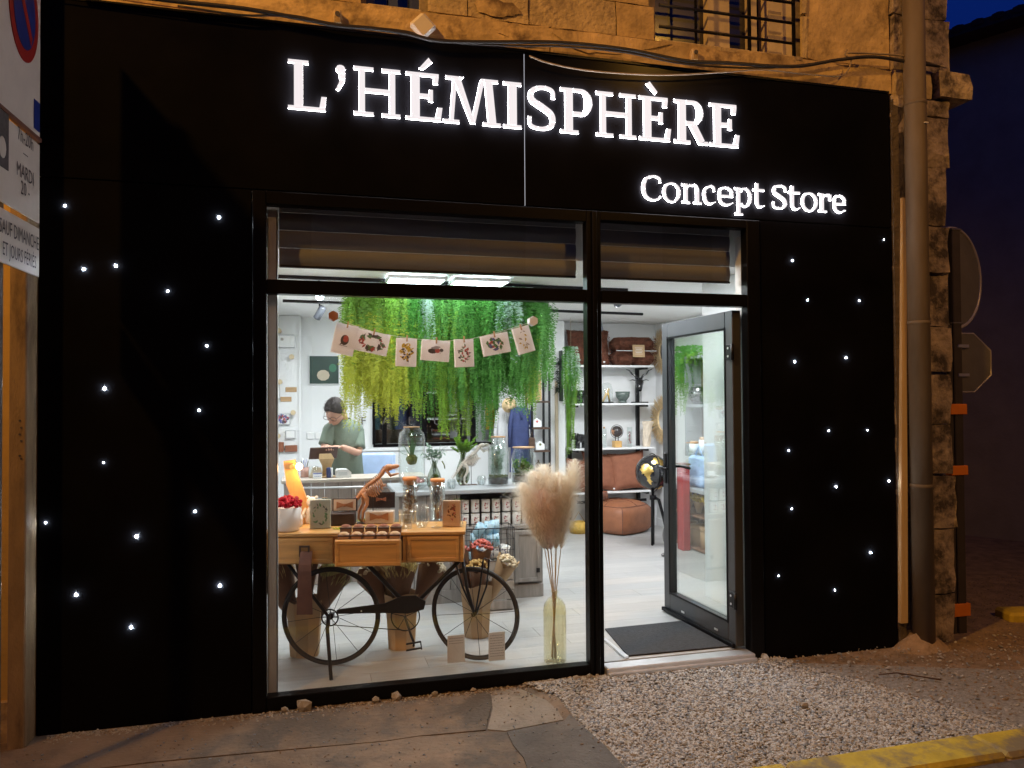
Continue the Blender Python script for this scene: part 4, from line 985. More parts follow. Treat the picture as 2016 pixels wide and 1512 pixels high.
# wooden lamp
v = top(606, 1036); lt = thing('wooden_lamp', 'leaning tapered wooden lamp glowing orange under a bare warm bulb', 'lamp', (v[0], v[1]+.12, TZ), ca)
bq = loc2(lt, P(590, 918, Y=v[1]+.10)); zt_ = P(575, 905, Y=v[1]+.12).z-TZ; l0 = loc2(lt, P(556, 905, Y=v[1]+.12)).x; l1 = loc2(lt, P(581, 905, Y=v[1]+.12)).x
mb = MB(); mb.prism([(l0, zt_-.01), (l1-.003, zt_), (l1+.012, zt_-.09), (.05, .001), (-.04, .001), (l0+.02, zt_-.16)], -.012, .012); mb.build('board', mat('lamp_wood', (.62, .34, .12), .5, 0, .15, 5, .05, 60, stretch=(8, 8, .8)), lt)
MB().cyl((l1-.012, -.013, bq.z-.002), (l1-.012, -.045, bq.z-.002), .016, n=12).cyl((l1-.012, -.04, bq.z-.002), (bq.x-.016, -.045, bq.z-.0), .010, n=10).build('socket', M_gold, lt)
MB().sph((bq.x, -.045, bq.z), .021, 16, 10).build('bulb', E_bulb, lt)
lg = lamp('POINT', 'bulb_light', (lt.location.x+bq.x, lt.location.y-.09, TZ+bq.z), 3.2, (1, .52, .18), None, .02)
# bear figures
def bear(px, py, s, lab):
    v = P(px, py, Z=TZ); t = thing('bear_figurine', lab, 'figurine', (v.x, v.y, TZ), ca-.2)
    MB().lathe([(0, 0), (.03*s, 0), (.034*s, .02*s), (.030*s, .06*s), (.018*s, .085*s), (0, .09*s)], n=16).build('body', M_bone, t)
    MB().sph((0, 0, .105*s), (.03*s, .026*s, .026*s), 14, 10).sph((0, -.026*s, .098*s), .012*s, 8, 6).build('head', M_bone, t)
    for q in (-1, 1):
        MB().sph((q*.022*s, 0, .128*s), .0095*s, 8, 6).build('ear', M_bone, t)
        MB().tube([(q*.026*s, -.01*s, .075*s), (q*.04*s, -.02*s, .05*s), (q*.028*s, -.03*s, .035*s)], .009*s, 8).build('arm', M_bone, t)
bear(615, 1030, 1.25, 'small pale bear figurine with round ears behind the botanical card')
bear(585, 1037, .95, 'tiny pale bear figurine half hidden behind the crimson moss pot')
# clear box with botanical card
def print_motif(rg, w, h, cols, n, kind='sprig'):
    """small flat print: leaf/petal shapes in front of a card (x right, z up)"""
    mb = MB()
    for i in range(n):
        a = rg.uniform(0, 6.3); rr = rg.uniform(.15, 1)**.7
        if kind == 'wreath': cx, cz = w*.33*math.cos(a)*(1+rg.uniform(-.2, .2)), h*.30*math.sin(a)*(1+rg.uniform(-.2, .2))
        else: cx, cz = w*.33*rr*math.cos(a), h*.34*rr*math.sin(a)
        L = rg.uniform(.12, .24)*w; W = L*rg.uniform(.3, .6); b = rg.uniform(0, 6.3); c, s = math.cos(b), math.sin(b)
        pts = [(cx-c*L/2, cz-s*L/2), (cx-s*W/2, cz+c*W/2), (cx+c*L/2, cz+s*L/2), (cx+s*W/2, cz-c*W/2)]
        mb.add([(p_[0], -.0004*(1+i*.02), p_[1]) for p_ in pts], [(0, 1, 2, 3)], rg.randrange(len(cols)))
    return mb
v = top(631, 1040)
t = thing('boxed_card', 'upright grey botanical card in a clear case, left of the dark boxes on the cart', 'card', (v[0], v[1], TZ), ca+.1)
w_, h_ = ssize(37, .55), ssize(53, .55)
MB().bb(-w_/2, w_/2, -.012, .012, .001, h_, 0, .002).build('card', mat('sage_card', (.42, .42, .36), .6, 0, .08, 10, 0), t)
o = print_motif(random.Random(2), w_, h_, [M_ink, M_inkg], 26, 'wreath').build('print', [M_ink, M_inkg], t, recalc=False); o.location = (0, -.013, h_/2)
MB().bb(-w_/2-.006, w_/2+.006, -.02, .03, 0, h_+.006).build('clear_case', M_jar, t)
# right-hand copper card
v = top(890, 1037)
t = thing('boxed_card', 'upright copper foil printed card at the right end of the cart', 'card', (v[0], v[1]+.01, TZ), ca-.1)
w_, h_ = ssize(34, .42), ssize(50, .42)
MB().bb(-w_/2, w_/2, -.014, .014, .001, h_, 0, .002).build('card', mat('rose_card', (.56, .34, .22), .5, 0, .08, 10, 0), t)
M_cop = mat('copper_foil', (.75, .28, .14), .25, .8, .3, 60, 0)
o = print_motif(random.Random(9), w_*.9, h_*.9, [M_cop, M_inkr], 30, 'sprig').build('print', [M_cop, M_inkr], t, recalc=False); o.location = (0, -.015, h_*.56)
MB().bb(-w_/2-.005, w_/2+.012, -.02, .04, 0, h_+.005).build('clear_case', M_jar, t)
# bow-tie boxes
def bowtie(par, x, y, z, s, m, tilt=0):
    mb = MB(); vs = [(-s, 0, s*.42), (-s*.15, 0, s*.14), (-s*.15, 0, -s*.14), (-s, 0, -s*.42), (s, 0, s*.42), (s*.15, 0, s*.14), (s*.15, 0, -s*.14), (s, 0, -s*.42)]
    f = []; vv = vs+[(a, .006, c) for a, b, c in vs]
    mb.add(vv, [(0, 1, 2, 3), (5, 4, 7, 6), (8, 11, 10, 9), (12, 13, 14, 15), (0, 8, 9, 1), (3, 2, 10, 11), (0, 3, 11, 8), (4, 5, 13, 12), (6, 7, 15, 14), (4, 12, 15, 7)])
    mb.box((0, -.002, 0), (s*.34, .014, s*.36), 0, None, .002); o = mb.build('bow_tie', m, par); o.location = (x, y, z); o.rotation_euler = (tilt, 0, 0); return o
M_boxd = mat('dark_box', (.035, .018, .014), .5, 0, .2, 10, .05); M_boxp = mat('pale_box_lining', (.62, .50, .40), .7, 0, .1, 10, .03)
v = top(673, 1036)
t = thing('bow_tie_box', 'open dark gift box with a pale lining and wooden bow tie, beside the botanical card', 'gift box', (v[0], v[1]+.01, TZ), ca+.05)
bw = ssize(46, .6)
MB().bb(-bw/2, bw/2, 0, .10, .001, .075, 0, .004).build('box_base', M_boxd, t)
ld = MB().box((.01, .075, .118), (bw*1.02, .012, .08), 0, (-.1, 0, 0), .002).build('box_lid', M_boxd, t)
MB().box((.01, .067, .118), (bw*.9, .003, .068), 0, (-.1, 0, 0)).build('lining', M_boxp, ld)
bowtie(t, .01, .060, .118, bw*.33, mat('tie_wood', (.33, .14, .06), .5), -.1)
v = top(748, 1034)
t = thing('bow_tie_box', 'open dark gift box showing wooden bow ties, behind the row of brown packets', 'gift box', (v[0], v[1]+.05, TZ), ca)
bw = ssize(52, .7)
MB().box((0, .10, .135), (bw, .012, .10), 0, (-.12, 0, 0), .002).build('box_lid', M_boxd, t)
MB().bb(-bw/2, bw/2, 0, .09, .001, .075, 0, .003).build('box_base', M_boxp, t)
bowtie(t, 0, -.008, .045, bw*.33, mat('tie_wood', (.33, .14, .06)), 0); bowtie(t, .0, .088, .14, bw*.18, mat('tie_wood2', (.40, .16, .09)), -.12)
# packets in the open drawer: two rows of five
dwx = dm1-dm0
for row in range(2):
    for k in range(5):
        lx_ = dm0+dwx*(.11+.195*k)+.003; ly_ = -.055+row*.065; lz = TZ-.06+row*.032
        wv = Matrix.Rotation(ca, 4, 'Z') @ Vector((lx_, ly_, 0))+Vector((A_.x, A_.y, lz))
        pos = ['leftmost', 'second from the left', 'middle', 'fourth from the left', 'rightmost'][k]
        t = thing('seed_packet', ('brown wrapped packet in the front row of the open drawer, ' if row == 0 else 'brown wrapped packet in the raised back row of the open drawer, ')+pos, 'packet', wv, ca, 'brown packets in the open drawer')
        MB().bb(-.031, .031, -.024, .024, 0, .062, 0, .006).build('packet', M_kraftd if row else mat('packet_brown', (.36, .19, .11), .7, 0, .1, 14, .1), t)
        MB().bb(-.0325, .0325, -.0255, .0255, .048, .058, 0, .002).build('ribbon', M_woodd, t)
        MB().lathe([(0, .074), (.02, .070), (.027, .0621)], n=12, sy=.8).build('folded_top', M_terr if row else M_kraft, t)
# loose moss tufts on the table
for px, py, lab in ((715, 1026, 'tuft of yellow-green moss behind the packets'), (668, 1042, 'tuft of green moss in front of the dark box'), (770, 1027, 'moss tuft right of the bow tie box')):
    v = P(px, py, Z=TZ); mb = MB(); rg = random.Random(px)
    for i in range(60):
        a = rg.uniform(0, 6.3); r = rg.uniform(0, .04); leafquad(mb, (r*math.cos(a), r*.6*math.sin(a), 0), (math.cos(a)*.7, math.sin(a)*.7, rg.uniform(.3, 1)), (0, 0, 1), rg.uniform(.01, .025), .004)
    single('moss_tuft', lab, 'moss', mb, M_leaf[3], (v.x, v.y, TZ))
# glass tubes with cork lids
def tubejar(px, py, w, h, lab, content):
    v = P(px, py, Z=TZ); r = ssize(w, v.y)/2; H = ssize(h, v.y)
    t = thing('glass_tube', lab, 'glass jar', (v.x, v.y, TZ), 0)
    MB().lathe([(0, .001), (r, .001), (r, H*.93), (r*.93, H*.93), (r*.93, .006), (0, .006)], n=24).build('glass', M_jar, t)
    MB().lathe([(0, H), (r*1.0, H), (r*1.0, H*.935), (r*.88, H*.93), (r*.8, H*.84), (0, H*.84)], n=24).build('lid', M_corko, t)
    rg = random.Random(px); mb = MB()
    if content == 'sticks':
        for i in range(16):
            a = rg.uniform(0, 6.3); q = r*.6*rg.random(); c = rg.uniform(0, 6.3)
            mb.tube([(q*math.cos(a), q*math.sin(a), .01), (r*.5*math.cos(c), r*.5*math.sin(c), H*.45), (r*.6*math.cos(c+1), r*.6*math.sin(c+1), H*rg.uniform(.6, .8))], rg.uniform(.003, .006), 6)
        mb.build('bark_strips', mat('bark_red', (.33, .12, .06), .7, 0, .4, 30, .2), t)
    else:
        for i in range(260):
            a = rg.uniform(0, 6.3); q = r*.85*rg.random()**.5; z = rg.uniform(.02, H*.80)
            leafquad(mb, (q*math.cos(a)*.8, q*math.sin(a)*.8, z), (rg.gauss(0, 1), rg.gauss(0, 1), rg.uniform(.5, 1.5)), (1, 0, 0), rg.uniform(.02, .04), .015)
        mb.build('dried_leaves', mat('dried_leaf', (.20, .12, .07), .8, 0, .5, 30, .1), t)
tubejar(807, 1030, 27, 88, 'tall clear glass tube of dried leaves with orange cork lid, left of the pair', 'leaves')
tubejar(862, 1024, 28, 80, 'tall clear glass tube of reddish bark with flat cork lid, right of the pair', 'sticks')
# drinking glasses
def gls(name, lab, px, py, prof, w, h):
    v = P(px, py, Z=TZ); W = ssize(w, v.y)/2; H = ssize(h, v.y)
    single(name, lab, 'glass', MB().lathe([(a*W, b*H) for a, b in prof], n=28), glass('clear_glass', (.96, .975, .97), 1, .01, .85, .07), (v.x, v.y, TZ+.001))
gls('tumbler', 'short clear tumbler at the front of the cart right of the drawer', 799, 1040, [(0, 0), (.85, 0), (1, 1), (.96, 1), (.82, .09), (0, .08)], 29, 35)
gls('stemless_glass', 'round stemless clear glass between the tumbler and the flute', 830, 1038, [(0, 0), (.55, 0), (.95, .25), (1, .5), (.86, 1), (.82, 1), (.95, .5), (.9, .27), (.5, .07), (0, .07)], 31, 42)
gls('champagne_flute', 'tall clear champagne flute beside the copper card', 859, 1039, [(0, 0), (.75, 0), (.72, .015), (.10, .04), (.08, .30), (.35, .42), (.9, .70), (1, 1), (.95, 1), (.82, .70), (.25, .44), (0, .42)], 27, 80)

# T-rex skeletons
def trex(lab, px, py, zbase, scale, m, rz, pole=True, yy=None):
    v = P(px, py, Z=zbase); t = thing('dinosaur_skeleton', lab, 'dinosaur model', (v.x, v.y, zbase), rz)
    S = scale
    def pt(x, z, y=0): return (x*S, y*S, z*S)
    spine = [(-.30, .16), (-.24, .24), (-.18, .32), (-.12, .41), (-.06, .49), (.0, .56), (.06, .64), (.13, .69), (.20, .74), (.26, .78), (.31, .84), (.345, .90), (.38, .93)]
    mb = MB().tube([pt(a, b) for a, b in spine], [x*S for x in (.008, .015, .022, .028, .034, .036, .034, .034, .034, .034, .036, .036, .03)], 8)
    for i in range(26):
        k = i/26*(len(spine)-1); a = int(k); f = k-a; x = spine[a][0]*(1-f)+spine[a+1][0]*f; z = spine[a][1]*(1-f)+spine[a+1][1]*f
        mb.box(pt(x-.015, z+.035), (.018*S, .014*S, .05*S), 0, (0, -.6, 0))
    mb.build('spine', m, t)
    mb = MB()
    for i in range(9):
        f = i/8; x = .03+.25*f; z = .61+.155*f; d = .13+.07*math.sin(f*PI)
        for s_ in (-1, 1):
            mb.tube([pt(x, z), pt(x+.02, z-d*.35, s_*.085), pt(x+.05, z-d*.9, s_*.07), pt(x+.08, z-d*1.1, s_*.012)], .011*S, 5)
    mb.build('ribs', m, t)
    sk = MB(); sk.sph(pt(.43, .95), (.085*S, .06*S, .06*S), 12, 8, 0, None, (0, -.15, 0)); sk.sph(pt(.53, .965), (.085*S, .042*S, .040*S), 10, 8, 0, None, (0, -.1, 0))
    sk.build('skull', m, t)
    jw = MB().tube([pt(.39, .90, .03), pt(.46, .81, .03), pt(.60, .845, 0)], [.026*S, .026*S, .014*S], 6).tube([pt(.39, .90, -.03), pt(.46, .81, -.03), pt(.60, .845, 0)], [.026*S, .026*S, .014*S], 6).build('jaw', m, t)
    te = MB()
    for i in range(7):
        te.cyl(pt(.46+.02*i, .93, .02), pt(.46+.02*i, .895, .02), .006*S, .001, 4)
    te.build('teeth', m, jw)
    pv_ = MB().sph(pt(.0, .53), (.085*S, .06*S, .06*S), 10, 8, 0, None, (0, -.6, 0)); pv_.build('pelvis', m, t)
    for s_, o in ((-1, .0), (1, -.07)):
        MB().tube([pt(.0, .53, s_*.05), pt(.06+o, .42, s_*.06), pt(.06+o, .33, s_*.06), pt(-.01+o, .20, s_*.06), pt(-.02+o, .07, s_*.06), pt(.05+o, .015, s_*.06)], [x*S for x in (.042, .038, .03, .026, .022, .014)], 7).tube([pt(-.02+o, .07, s_*.06), pt(.03+o, .012, s_*.09)], .012*S, 5).build('leg', m, t)
        MB().tube([pt(.27, .70, s_*.06), pt(.31, .62, s_*.07), pt(.37, .66, s_*.07), pt(.39, .62, s_*.07)], [x*S for x in (.017, .014, .012, .007)], 6).build('arm', m, t)
    if pole:
        MB().cyl(pt(.16, 0), pt(.16, .68), .007*S, n=8).build('rod', M_blackmetal, t)
        MB().bb(-.12*S, .30*S, -.09*S, .09*S, 0.0, .012*S, 0, .003).build('base', M_woodd, t)
trex('orange wooden T-rex skeleton rearing up on the pine cart', 716, 1030, TZ, .36, M_dino, ca+.1)
CZ = .86
trex('pale bone T-rex skeleton standing on the grey counter among the plants', 915, 955, CZ, .33, M_bone, -.05)

# ============================================================ KRAFT BAGS WITH BOUQUETS under the cart
def bouquet_bag(px, py, w, lab, specs, rz, seed, hbag=.34):
    v = P(px, py, Z=0); W = ssize(w, v.y)/2; rg = random.Random(seed)
    t = thing('flower_bag', lab, 'flower bag', (v.x, v.y+W*.72+.085, 0), rz)
    n = 8
    prof = [(W*.72, .001), (W*.80, hbag*.5), (W*.95, hbag), (W*.93, hbag), (W*.78, hbag*.5), (W*.70, .006)]
    mb = MB(); vs = []
    for r, z in prof:
        for k in range(n):
            a = 2*PI*k/n+PI/8; vs.append((r*math.cos(a), r*math.sin(a)*.8, z*(1+(.04*math.sin(k*2.3) if z > .3 else 0))))
    mb.add(vs, [(i*n+k, i*n+(k+1) % n, (i+1)*n+(k+1) % n, (i+1)*n+k) for i in range(len(prof)-1) for k in range(n)]+[tuple(range(n))], 0, False)
    mb.build('paper_bag', M_kraft, t)
    for (dx, dy, tilt, h, r, pm, fm, kind) in specs:
        # wrapped cone + flower head
        base = Vector((dx*.25, dy*.25, .12)); tip = base+Vector((math.sin(tilt)*h, dy*.5, math.cos(tilt)*h)); ax = (tip-base).normalized()
        s1 = ax.orthogonal().normalized(); s2 = ax.cross(s1)
        mb = MB(); n2 = 10; vs = []
        for j, (f, rr) in enumerate(((0, .02), (.55, .5), (1, 1.0))):
            for k in range(n2):
                a = 2*PI*k/n2; q = r*rr*(1+.08*math.sin(k*3+j)); e = (.04*math.cos(a*2+seed)) if j == 2 else 0
                vs.append(base+ax*(h*f+e)+s1*q*math.cos(a)+s2*q*math.sin(a))
        mb.add(vs, [(j*n2+k, j*n2+(k+1) % n2, (j+1)*n2+(k+1) % n2, (j+1)*n2+k) for j in range(2) for k in range(n2)], 0, True)
        cone = mb.build('paper_wrap', pm, t)
        mb = MB()
        if kind == 'buds':
            for i in range(70):
                a = rg.uniform(0, 6.3); q = r*.95*rg.random()**.5; c = base+ax*(h*(.97+.12*(1-(q/r)**2)))+s1*q*math.cos(a)+s2*q*math.sin(a)
                mb.sph(c, rg.uniform(.008, .015), 6, 4, 0, None, None, .3, rg)
        else:
            for i in range(420):
                a = rg.uniform(0, 6.3); q = r*.9*rg.random()**.5; c = base+ax*(h*rg.uniform(.82, 1.03))+s1*q*math.cos(a)+s2*q*math.sin(a)
                d = ax+(s1*math.cos(a)+s2*math.sin(a))*.5*q/r+Vector((rg.gauss(0, .15), rg.gauss(0, .15), 0))
                leafquad(mb, c, d, (rg.gauss(0, 1), rg.gauss(0, 1), .1), rg.uniform(.04, .09), .007)
        mb.build('dried_flowers', fm, cone, recalc=False)
M_wheat = mat('dried_wheat', (.78, .62, .30), .85, 0, .35, 20, 0, trans=.2); M_green_d = mat('dried_grass', (.55, .52, .24), .85, 0, .4, 20, 0, trans=.2)
M_pinkf = mat('dried_pink', (.52, .14, .12), .85, 0, .35, 20, .1); M_ochre = mat('dried_ochre', (.55, .33, .10), .85, 0, .35, 20, .1); M_creamf = mat('dried_cream', (.62, .52, .36), .85, 0, .3, 20, .1)
bouquet_bag(600, 1308, 78, 'kraft paper bag of pale dried grasses behind the left bicycle wheel', [(-.10, .05, -.42, .42, .12, M_kraftd, M_wheat, 'grass'), (.11, .05, .40, .40, .10, M_kraftd, M_green_d, 'grass'), (0, .06, .02, .50, .08, M_kraftd, M_wheat, 'grass')], ca, 3)
bouquet_bag(798, 1292, 76, 'kraft paper bag of brown wrapped bouquets behind the bicycle pedal', [(-.12, .05, -.50, .40, .08, M_kraftd, M_creamf, 'buds'), (0, .0, -.02, .38, .10, M_kraftd, M_wheat, 'grass'), (.12, .04, .42, .42, .085, M_kraftd, M_creamf, 'buds'), (-.04, .1, -.25, .46, .08, M_kraft, M_creamf, 'buds')], ca, 5)
bouquet_bag(950, 1268, 74, 'kraft paper bag of pink and ochre bouquets behind the right bicycle wheel', [(-.08, .06, -.22, .44, .07, M_kraftd, M_pinkf, 'buds'), (.0, .0, .03, .34, .075, M_kraftd, M_ochre, 'buds'), (.13, .02, .45, .40, .075, M_kraft, M_creamf, 'buds'), (.05, .12, .05, .45, .08, M_kraftd, M_pinkf, 'buds')], ca, 8)

# paper notices stuck to the inside of the pane
for px0, px1, py0, py1, lab in ((881, 915, 1249, 1306, 'left of two white paper notices stuck low on the window glass'), (962, 994, 1243, 1302, 'right of two white paper notices stuck low on the window glass')):
    a, b = P(px0, py1, Y=.036), P(px1, py0, Y=.036); w_, h_ = b.x-a.x, b.z-a.z
    t = thing('paper_notice', lab, 'notice', (a.x+w_/2, .037, a.z))
    MB().bb(-w_/2, w_/2, -.0012, .0012, 0, h_).build('sheet', mat('translucent_paper', (.80, .79, .78), .7, 0, .05, 10, .02, trans=.45), t)
    mb = MB(); rg = random.Random(px0)
    for k in range(9 if px0 > 900 else 3):
        z = h_*(.88-.09*k); x = -w_*.4
        while x < w_*.36:
            L = rg.uniform(.006, .014); mb.bb(x, x+L, -.0022, -.0014, z, z+.0022); x += L+.003
    mb.build('printed_lines', mat('grey_print', (.22, .20, .22), .7, 0, 0, 5, 0), t)

# ============================================================ PAMPAS IN A BOTTLE
v = P(1095, 1304, Z=.004); bxx, byy = v.x, v.y+.02
t = thing('pampas_vase', 'tall amber glass bottle holding fluffy beige pampas plumes by the mullion', 'vase', (bxx, byy, .003))
r = .069; H = .415
MB().lathe([(0, .004), (r*.9, 0), (r, .012), (r, H*.70), (r*.93, H*.80), (r*.62, H*.88), (r*.27, H*.92), (r*.24, H*.97), (r*.33, H*.975), (r*.33, H), (r*.22, H), (r*.20, H*.90), (r*.55, H*.865), (r*.90, H*.78), (r*.95, H*.68), (r*.95, .014), (0, .012)], n=32).build('bottle', M_bottle, t)
rg = random.Random(11)
plumes = [(-.085, 0, .84, .080, 0), (-.035, .02, .88, .085, 0), (.015, .0, .82, .085, 0), (.085, -.01, .92, .065, 0), (.045, .03, .78, .075, 0), (-.06, -.03, .72, .08, 1), (-.125, .01, .76, .075, 0), (-.10, -.02, .62, .07, 0)]
for k, (dx, dy, top_, rr, c) in enumerate(plumes):
    ztop_ = H+top_*.84; zmid = H+.24
    ax = [vec(rg.uniform(-.02, .02), rg.uniform(-.02, .02), .02), vec(dx*.12, dy*.2, H), vec(dx*.45, dy*.6, zmid), vec(dx*1.1, dy, ztop_*.82), vec(dx*1.5, dy*1.2, ztop_)]
    MB().tube(ax[:4], [.0028, .0028, .0022, .0018], 6).build('stem', M_straw, t)
    mb = MB()
    def axp(f):
        s = f*2; i = min(int(s), 1); u = s-i; return ax[2+i].lerp(ax[3+i], u)
    for i in range(2700):
        f = rg.random(); p0 = axp(f); env = rr*(1.25*math.sin(PI*min(1, .12+f*.88))**.8)
        a = rg.uniform(0, 6.3); out = vec(math.cos(a), math.sin(a), 0); L = env*(rg.uniform(.7, 1.3) if rg.random() < .82 else rg.uniform(1.3, 1.8))
        d = (ax[4]-ax[3]).normalized()
        p1 = p0+out*L*.55+d*L*.75; p2 = p0+out*L*1.15+d*L*(.75+rg.uniform(-.5, .4)); wv = vec(-out.y, out.x, .3)*.0007
        mb.add([p0-wv, p0+wv, p1+wv*.8, p1-wv*.8, p2], [(0, 1, 2, 3), (3, 2, 4)], 0, False)
    mb.build('plume', M_pamp2 if c else M_pamp, t, recalc=False)

# ============================================================ CARD GARLAND on the glass
HL, HR = P(656, 623, Y=.075), P(1047, 633, Y=.075)
for v, lab in ((HL, 'hexagonal brown hook at the left end of the card string'), (HR, 'hexagonal white hook at the right end of the card string')):
    mb = MB().prism([(.028*math.cos(PI/6+PI/3*i), .028*math.sin(PI/6+PI/3*i)) for i in range(6)], -.038, .010)
    single('hexagon_hook', lab, 'hook', mb, M_leather if v is HL else M_white, (v.x, .075, v.z))
strpts = [(656, 623), (690, 638), (740, 655), (800, 665), (860, 672), (920, 669), (975, 656), (1020, 643), (1047, 633)]
single('card_string', 'thin white string sagging between the two hexagonal hooks', 'string', MB().tube([P(a, b, Y=.075) for a, b in strpts], .0013, 5), M_paper)
cards = [(685, 638, 40, 56, -12, 'postcard of a red-breasted bird hung first on the string', 'bird'), (737, 652, 62, 40, -12, 'landscape postcard with a flower wreath, second on the string', 'wreath'), (801, 665, 38, 53, -2, 'portrait postcard with a dense yellow flower print, third on the string', 'yellow'), (859, 669, 54, 39, -4, 'landscape postcard of a bee in the middle of the string', 'bee'), (913, 667, 37, 53, 2, 'portrait postcard with leafy sprigs, fifth on the string', 'sprig'), (972, 657, 55, 39, 11, 'landscape postcard with purple meadow flowers, sixth on the string', 'meadow'), (1024, 643, 34, 52, 16, 'portrait postcard with faint butterflies at the right end of the string', 'faint')]
M_cardb = mat('card_box_edge', (.82, .74, .68), .7, 0, .05, 10, 0, trans=.65)
for px, py, w0, h0_, an, lab, kind in cards:
    v = P(px, py, Y=.082); w_ = ssize(w0, .08); h_ = ssize(h0_, .08)
    t = thing('postcard', lab, 'postcard', (v.x, .082, v.z)); t['group'] = 'cards pegged on a string in the window'; t.rotation_euler = (0, rad(-an), 0)
    MB().bb(-w_/2, w_/2, -.006, .004, -h_-.004, -.004).build('card', mat('card_face', (.90, .90, .93), .7, 0, .04, 10, 0, trans=.55), t)
    MB().bb(-w_/2-.0025, w_/2+.0025, .0042, .016, -h_-.006, -.002).build('backing', M_cardb, t)
    MB().bb(-.004, .004, -.014, -.0065, -.022, .014, 0, .001).build('peg', M_cork, t)
    rg = random.Random(px)
    if kind == 'bird':
        mb = MB(); pts = [(.020*math.cos(a)+.001, .026*math.sin(a)-.004) for a in [2*PI*i/14 for i in range(14)]]
        mb.add([(a*1.1, -.0005, b*1.1) for a, b in pts], [list(range(14))], 0); mb.add([(a*.7+.005, -.001, b*.75+.006) for a, b in pts], [list(range(14))], 1)
        mb.add([(-.010, -.0008, -.014), (-.022, -.0008, -.034), (-.016, -.0008, -.034), (-.002, -.0008, -.018)], [(0, 1, 2, 3)], 0); mb.bb(-.025, .02, -.001, -.0004, -.038, -.036, 0)
        mb.bb(-.001, .0005, -.001, -.0004, -.036, -.02, 0); cols = [M_ink, M_inkr]
    elif kind == 'bee':
        mb = MB()
        for i, (cx, cz, rx, rz2, c) in enumerate(((-.012, -.003, .016, .009, 0), (.006, .0, .009, .009, 1), (.020, .002, .007, .006, 0), (-.004, .008, .014, .004, 2), (.004, .012, .012, .0035, 2))):
            mb.add([(1.6*(cx+rx*math.cos(2*PI*k/12)), -.0004-.0002*i, 1.6*(cz+rz2*math.sin(2*PI*k/12))) for k in range(12)], [list(range(12))], c)
        for i in range(6): x = -.006+.006*i; mb.add([(x, -.0003, -.005), (x+.0015, -.0003, -.005), (x+.006*(1 if i > 2 else -1), -.0003, -.022)], [(0, 1, 2)], 0)
        cols = [M_ink, M_inkr, mat('wing_grey', (.35, .35, .40), .6)]
    else:
        kinds = {'wreath': ([M_inkg, M_inkr, M_ink], 46, 'wreath'), 'yellow': ([M_inky, M_ink, M_inky], 60, 'sprig'), 'sprig': ([M_ink, M_inkr, M_inkg], 40, 'sprig'), 'meadow': ([M_inkb, M_inkr, M_inkg], 34, 'sprig'), 'faint': ([mat('faint_print', (.42, .38, .36), .7), M_inky], 16, 'sprig')}[kind]
        cols = kinds[0]; mb = print_motif(rg, w_*1.0, h_*1.0, cols, kinds[1], kinds[2])
    o = mb.build('print', cols, t, recalc=False); o.location = (0, -.0065, -h_/2-.004)

# ============================================================ GREY COUNTER WITH TINS
c0, c1 = P(786, 1000, Y=1.6).x, 1.80
gc = thing('display_counter', 'grey wooden display counter behind the cart, with shelf of tins and cupboard', 'counter', (c0, 1.6, 0)); CW = c1-c0
MB().bb(-.03, CW+.03, -.03, .62, CZ-.035, CZ, 0, .006).build('counter_top', M_greytop, gc)
tx0 = P(905, 1000, Y=1.62).x-c0
zs0 = .565
MB().bb(0, CW, .0, .60, 0, .10, 0, .003).build('plinth', M_greywood, gc)
MB().bb(0.0, .02, .02, .6, .101, CZ-.036).bb(CW-.02, CW, .02, .6, .101, CZ-.036).bb(.02, CW-.02, .57, .6, .101, CZ-.036).build('side_panel', M_greywood, gc)
k = 0; x = .022
while x < tx0-.03:
    MB().bb(x, min(x+.088, tx0-.03), .0, .018, .102, CZ-.037, 0, .002).build('front_plank', M_greywood, gc); x += .092
MB().bb(tx0-.025, tx0-.002, .002, .56, .102, CZ-.037).build('divider', M_greywood, gc)
MB().bb(tx0, CW-.021, .0, .56, zs0-.03, zs0, 0, .003).build('shelf', M_greywood, gc)
x = tx0
while x < CW-.25:
    MB().bb(x, x+.088, .004, .02, .102, zs0-.032, 0, .002).build('front_plank', M_greywood, gc); x += .092
cd_ = MB().bb(CW-.24, CW-.022, -.012, .006, .12, zs0-.04, 0, .004).build('cupboard_door', M_greywood, gc)
for a in ((CW-.235, CW-.205, .125, zs0-.045), (CW-.057, CW-.027, .125, zs0-.045), (CW-.205, CW-.057, .125, .155), (CW-.205, CW-.057, zs0-.075, zs0-.045)): MB().bb(a[0], a[1], -.019, -.0122, a[2], a[3], 0, .002).build('moulding', M_greywood, cd_)
MB().box((CW-.05, -.022, .21), (.028, .006, .035), 0, None, .002).build('hinge', M_blackmetal, cd_)
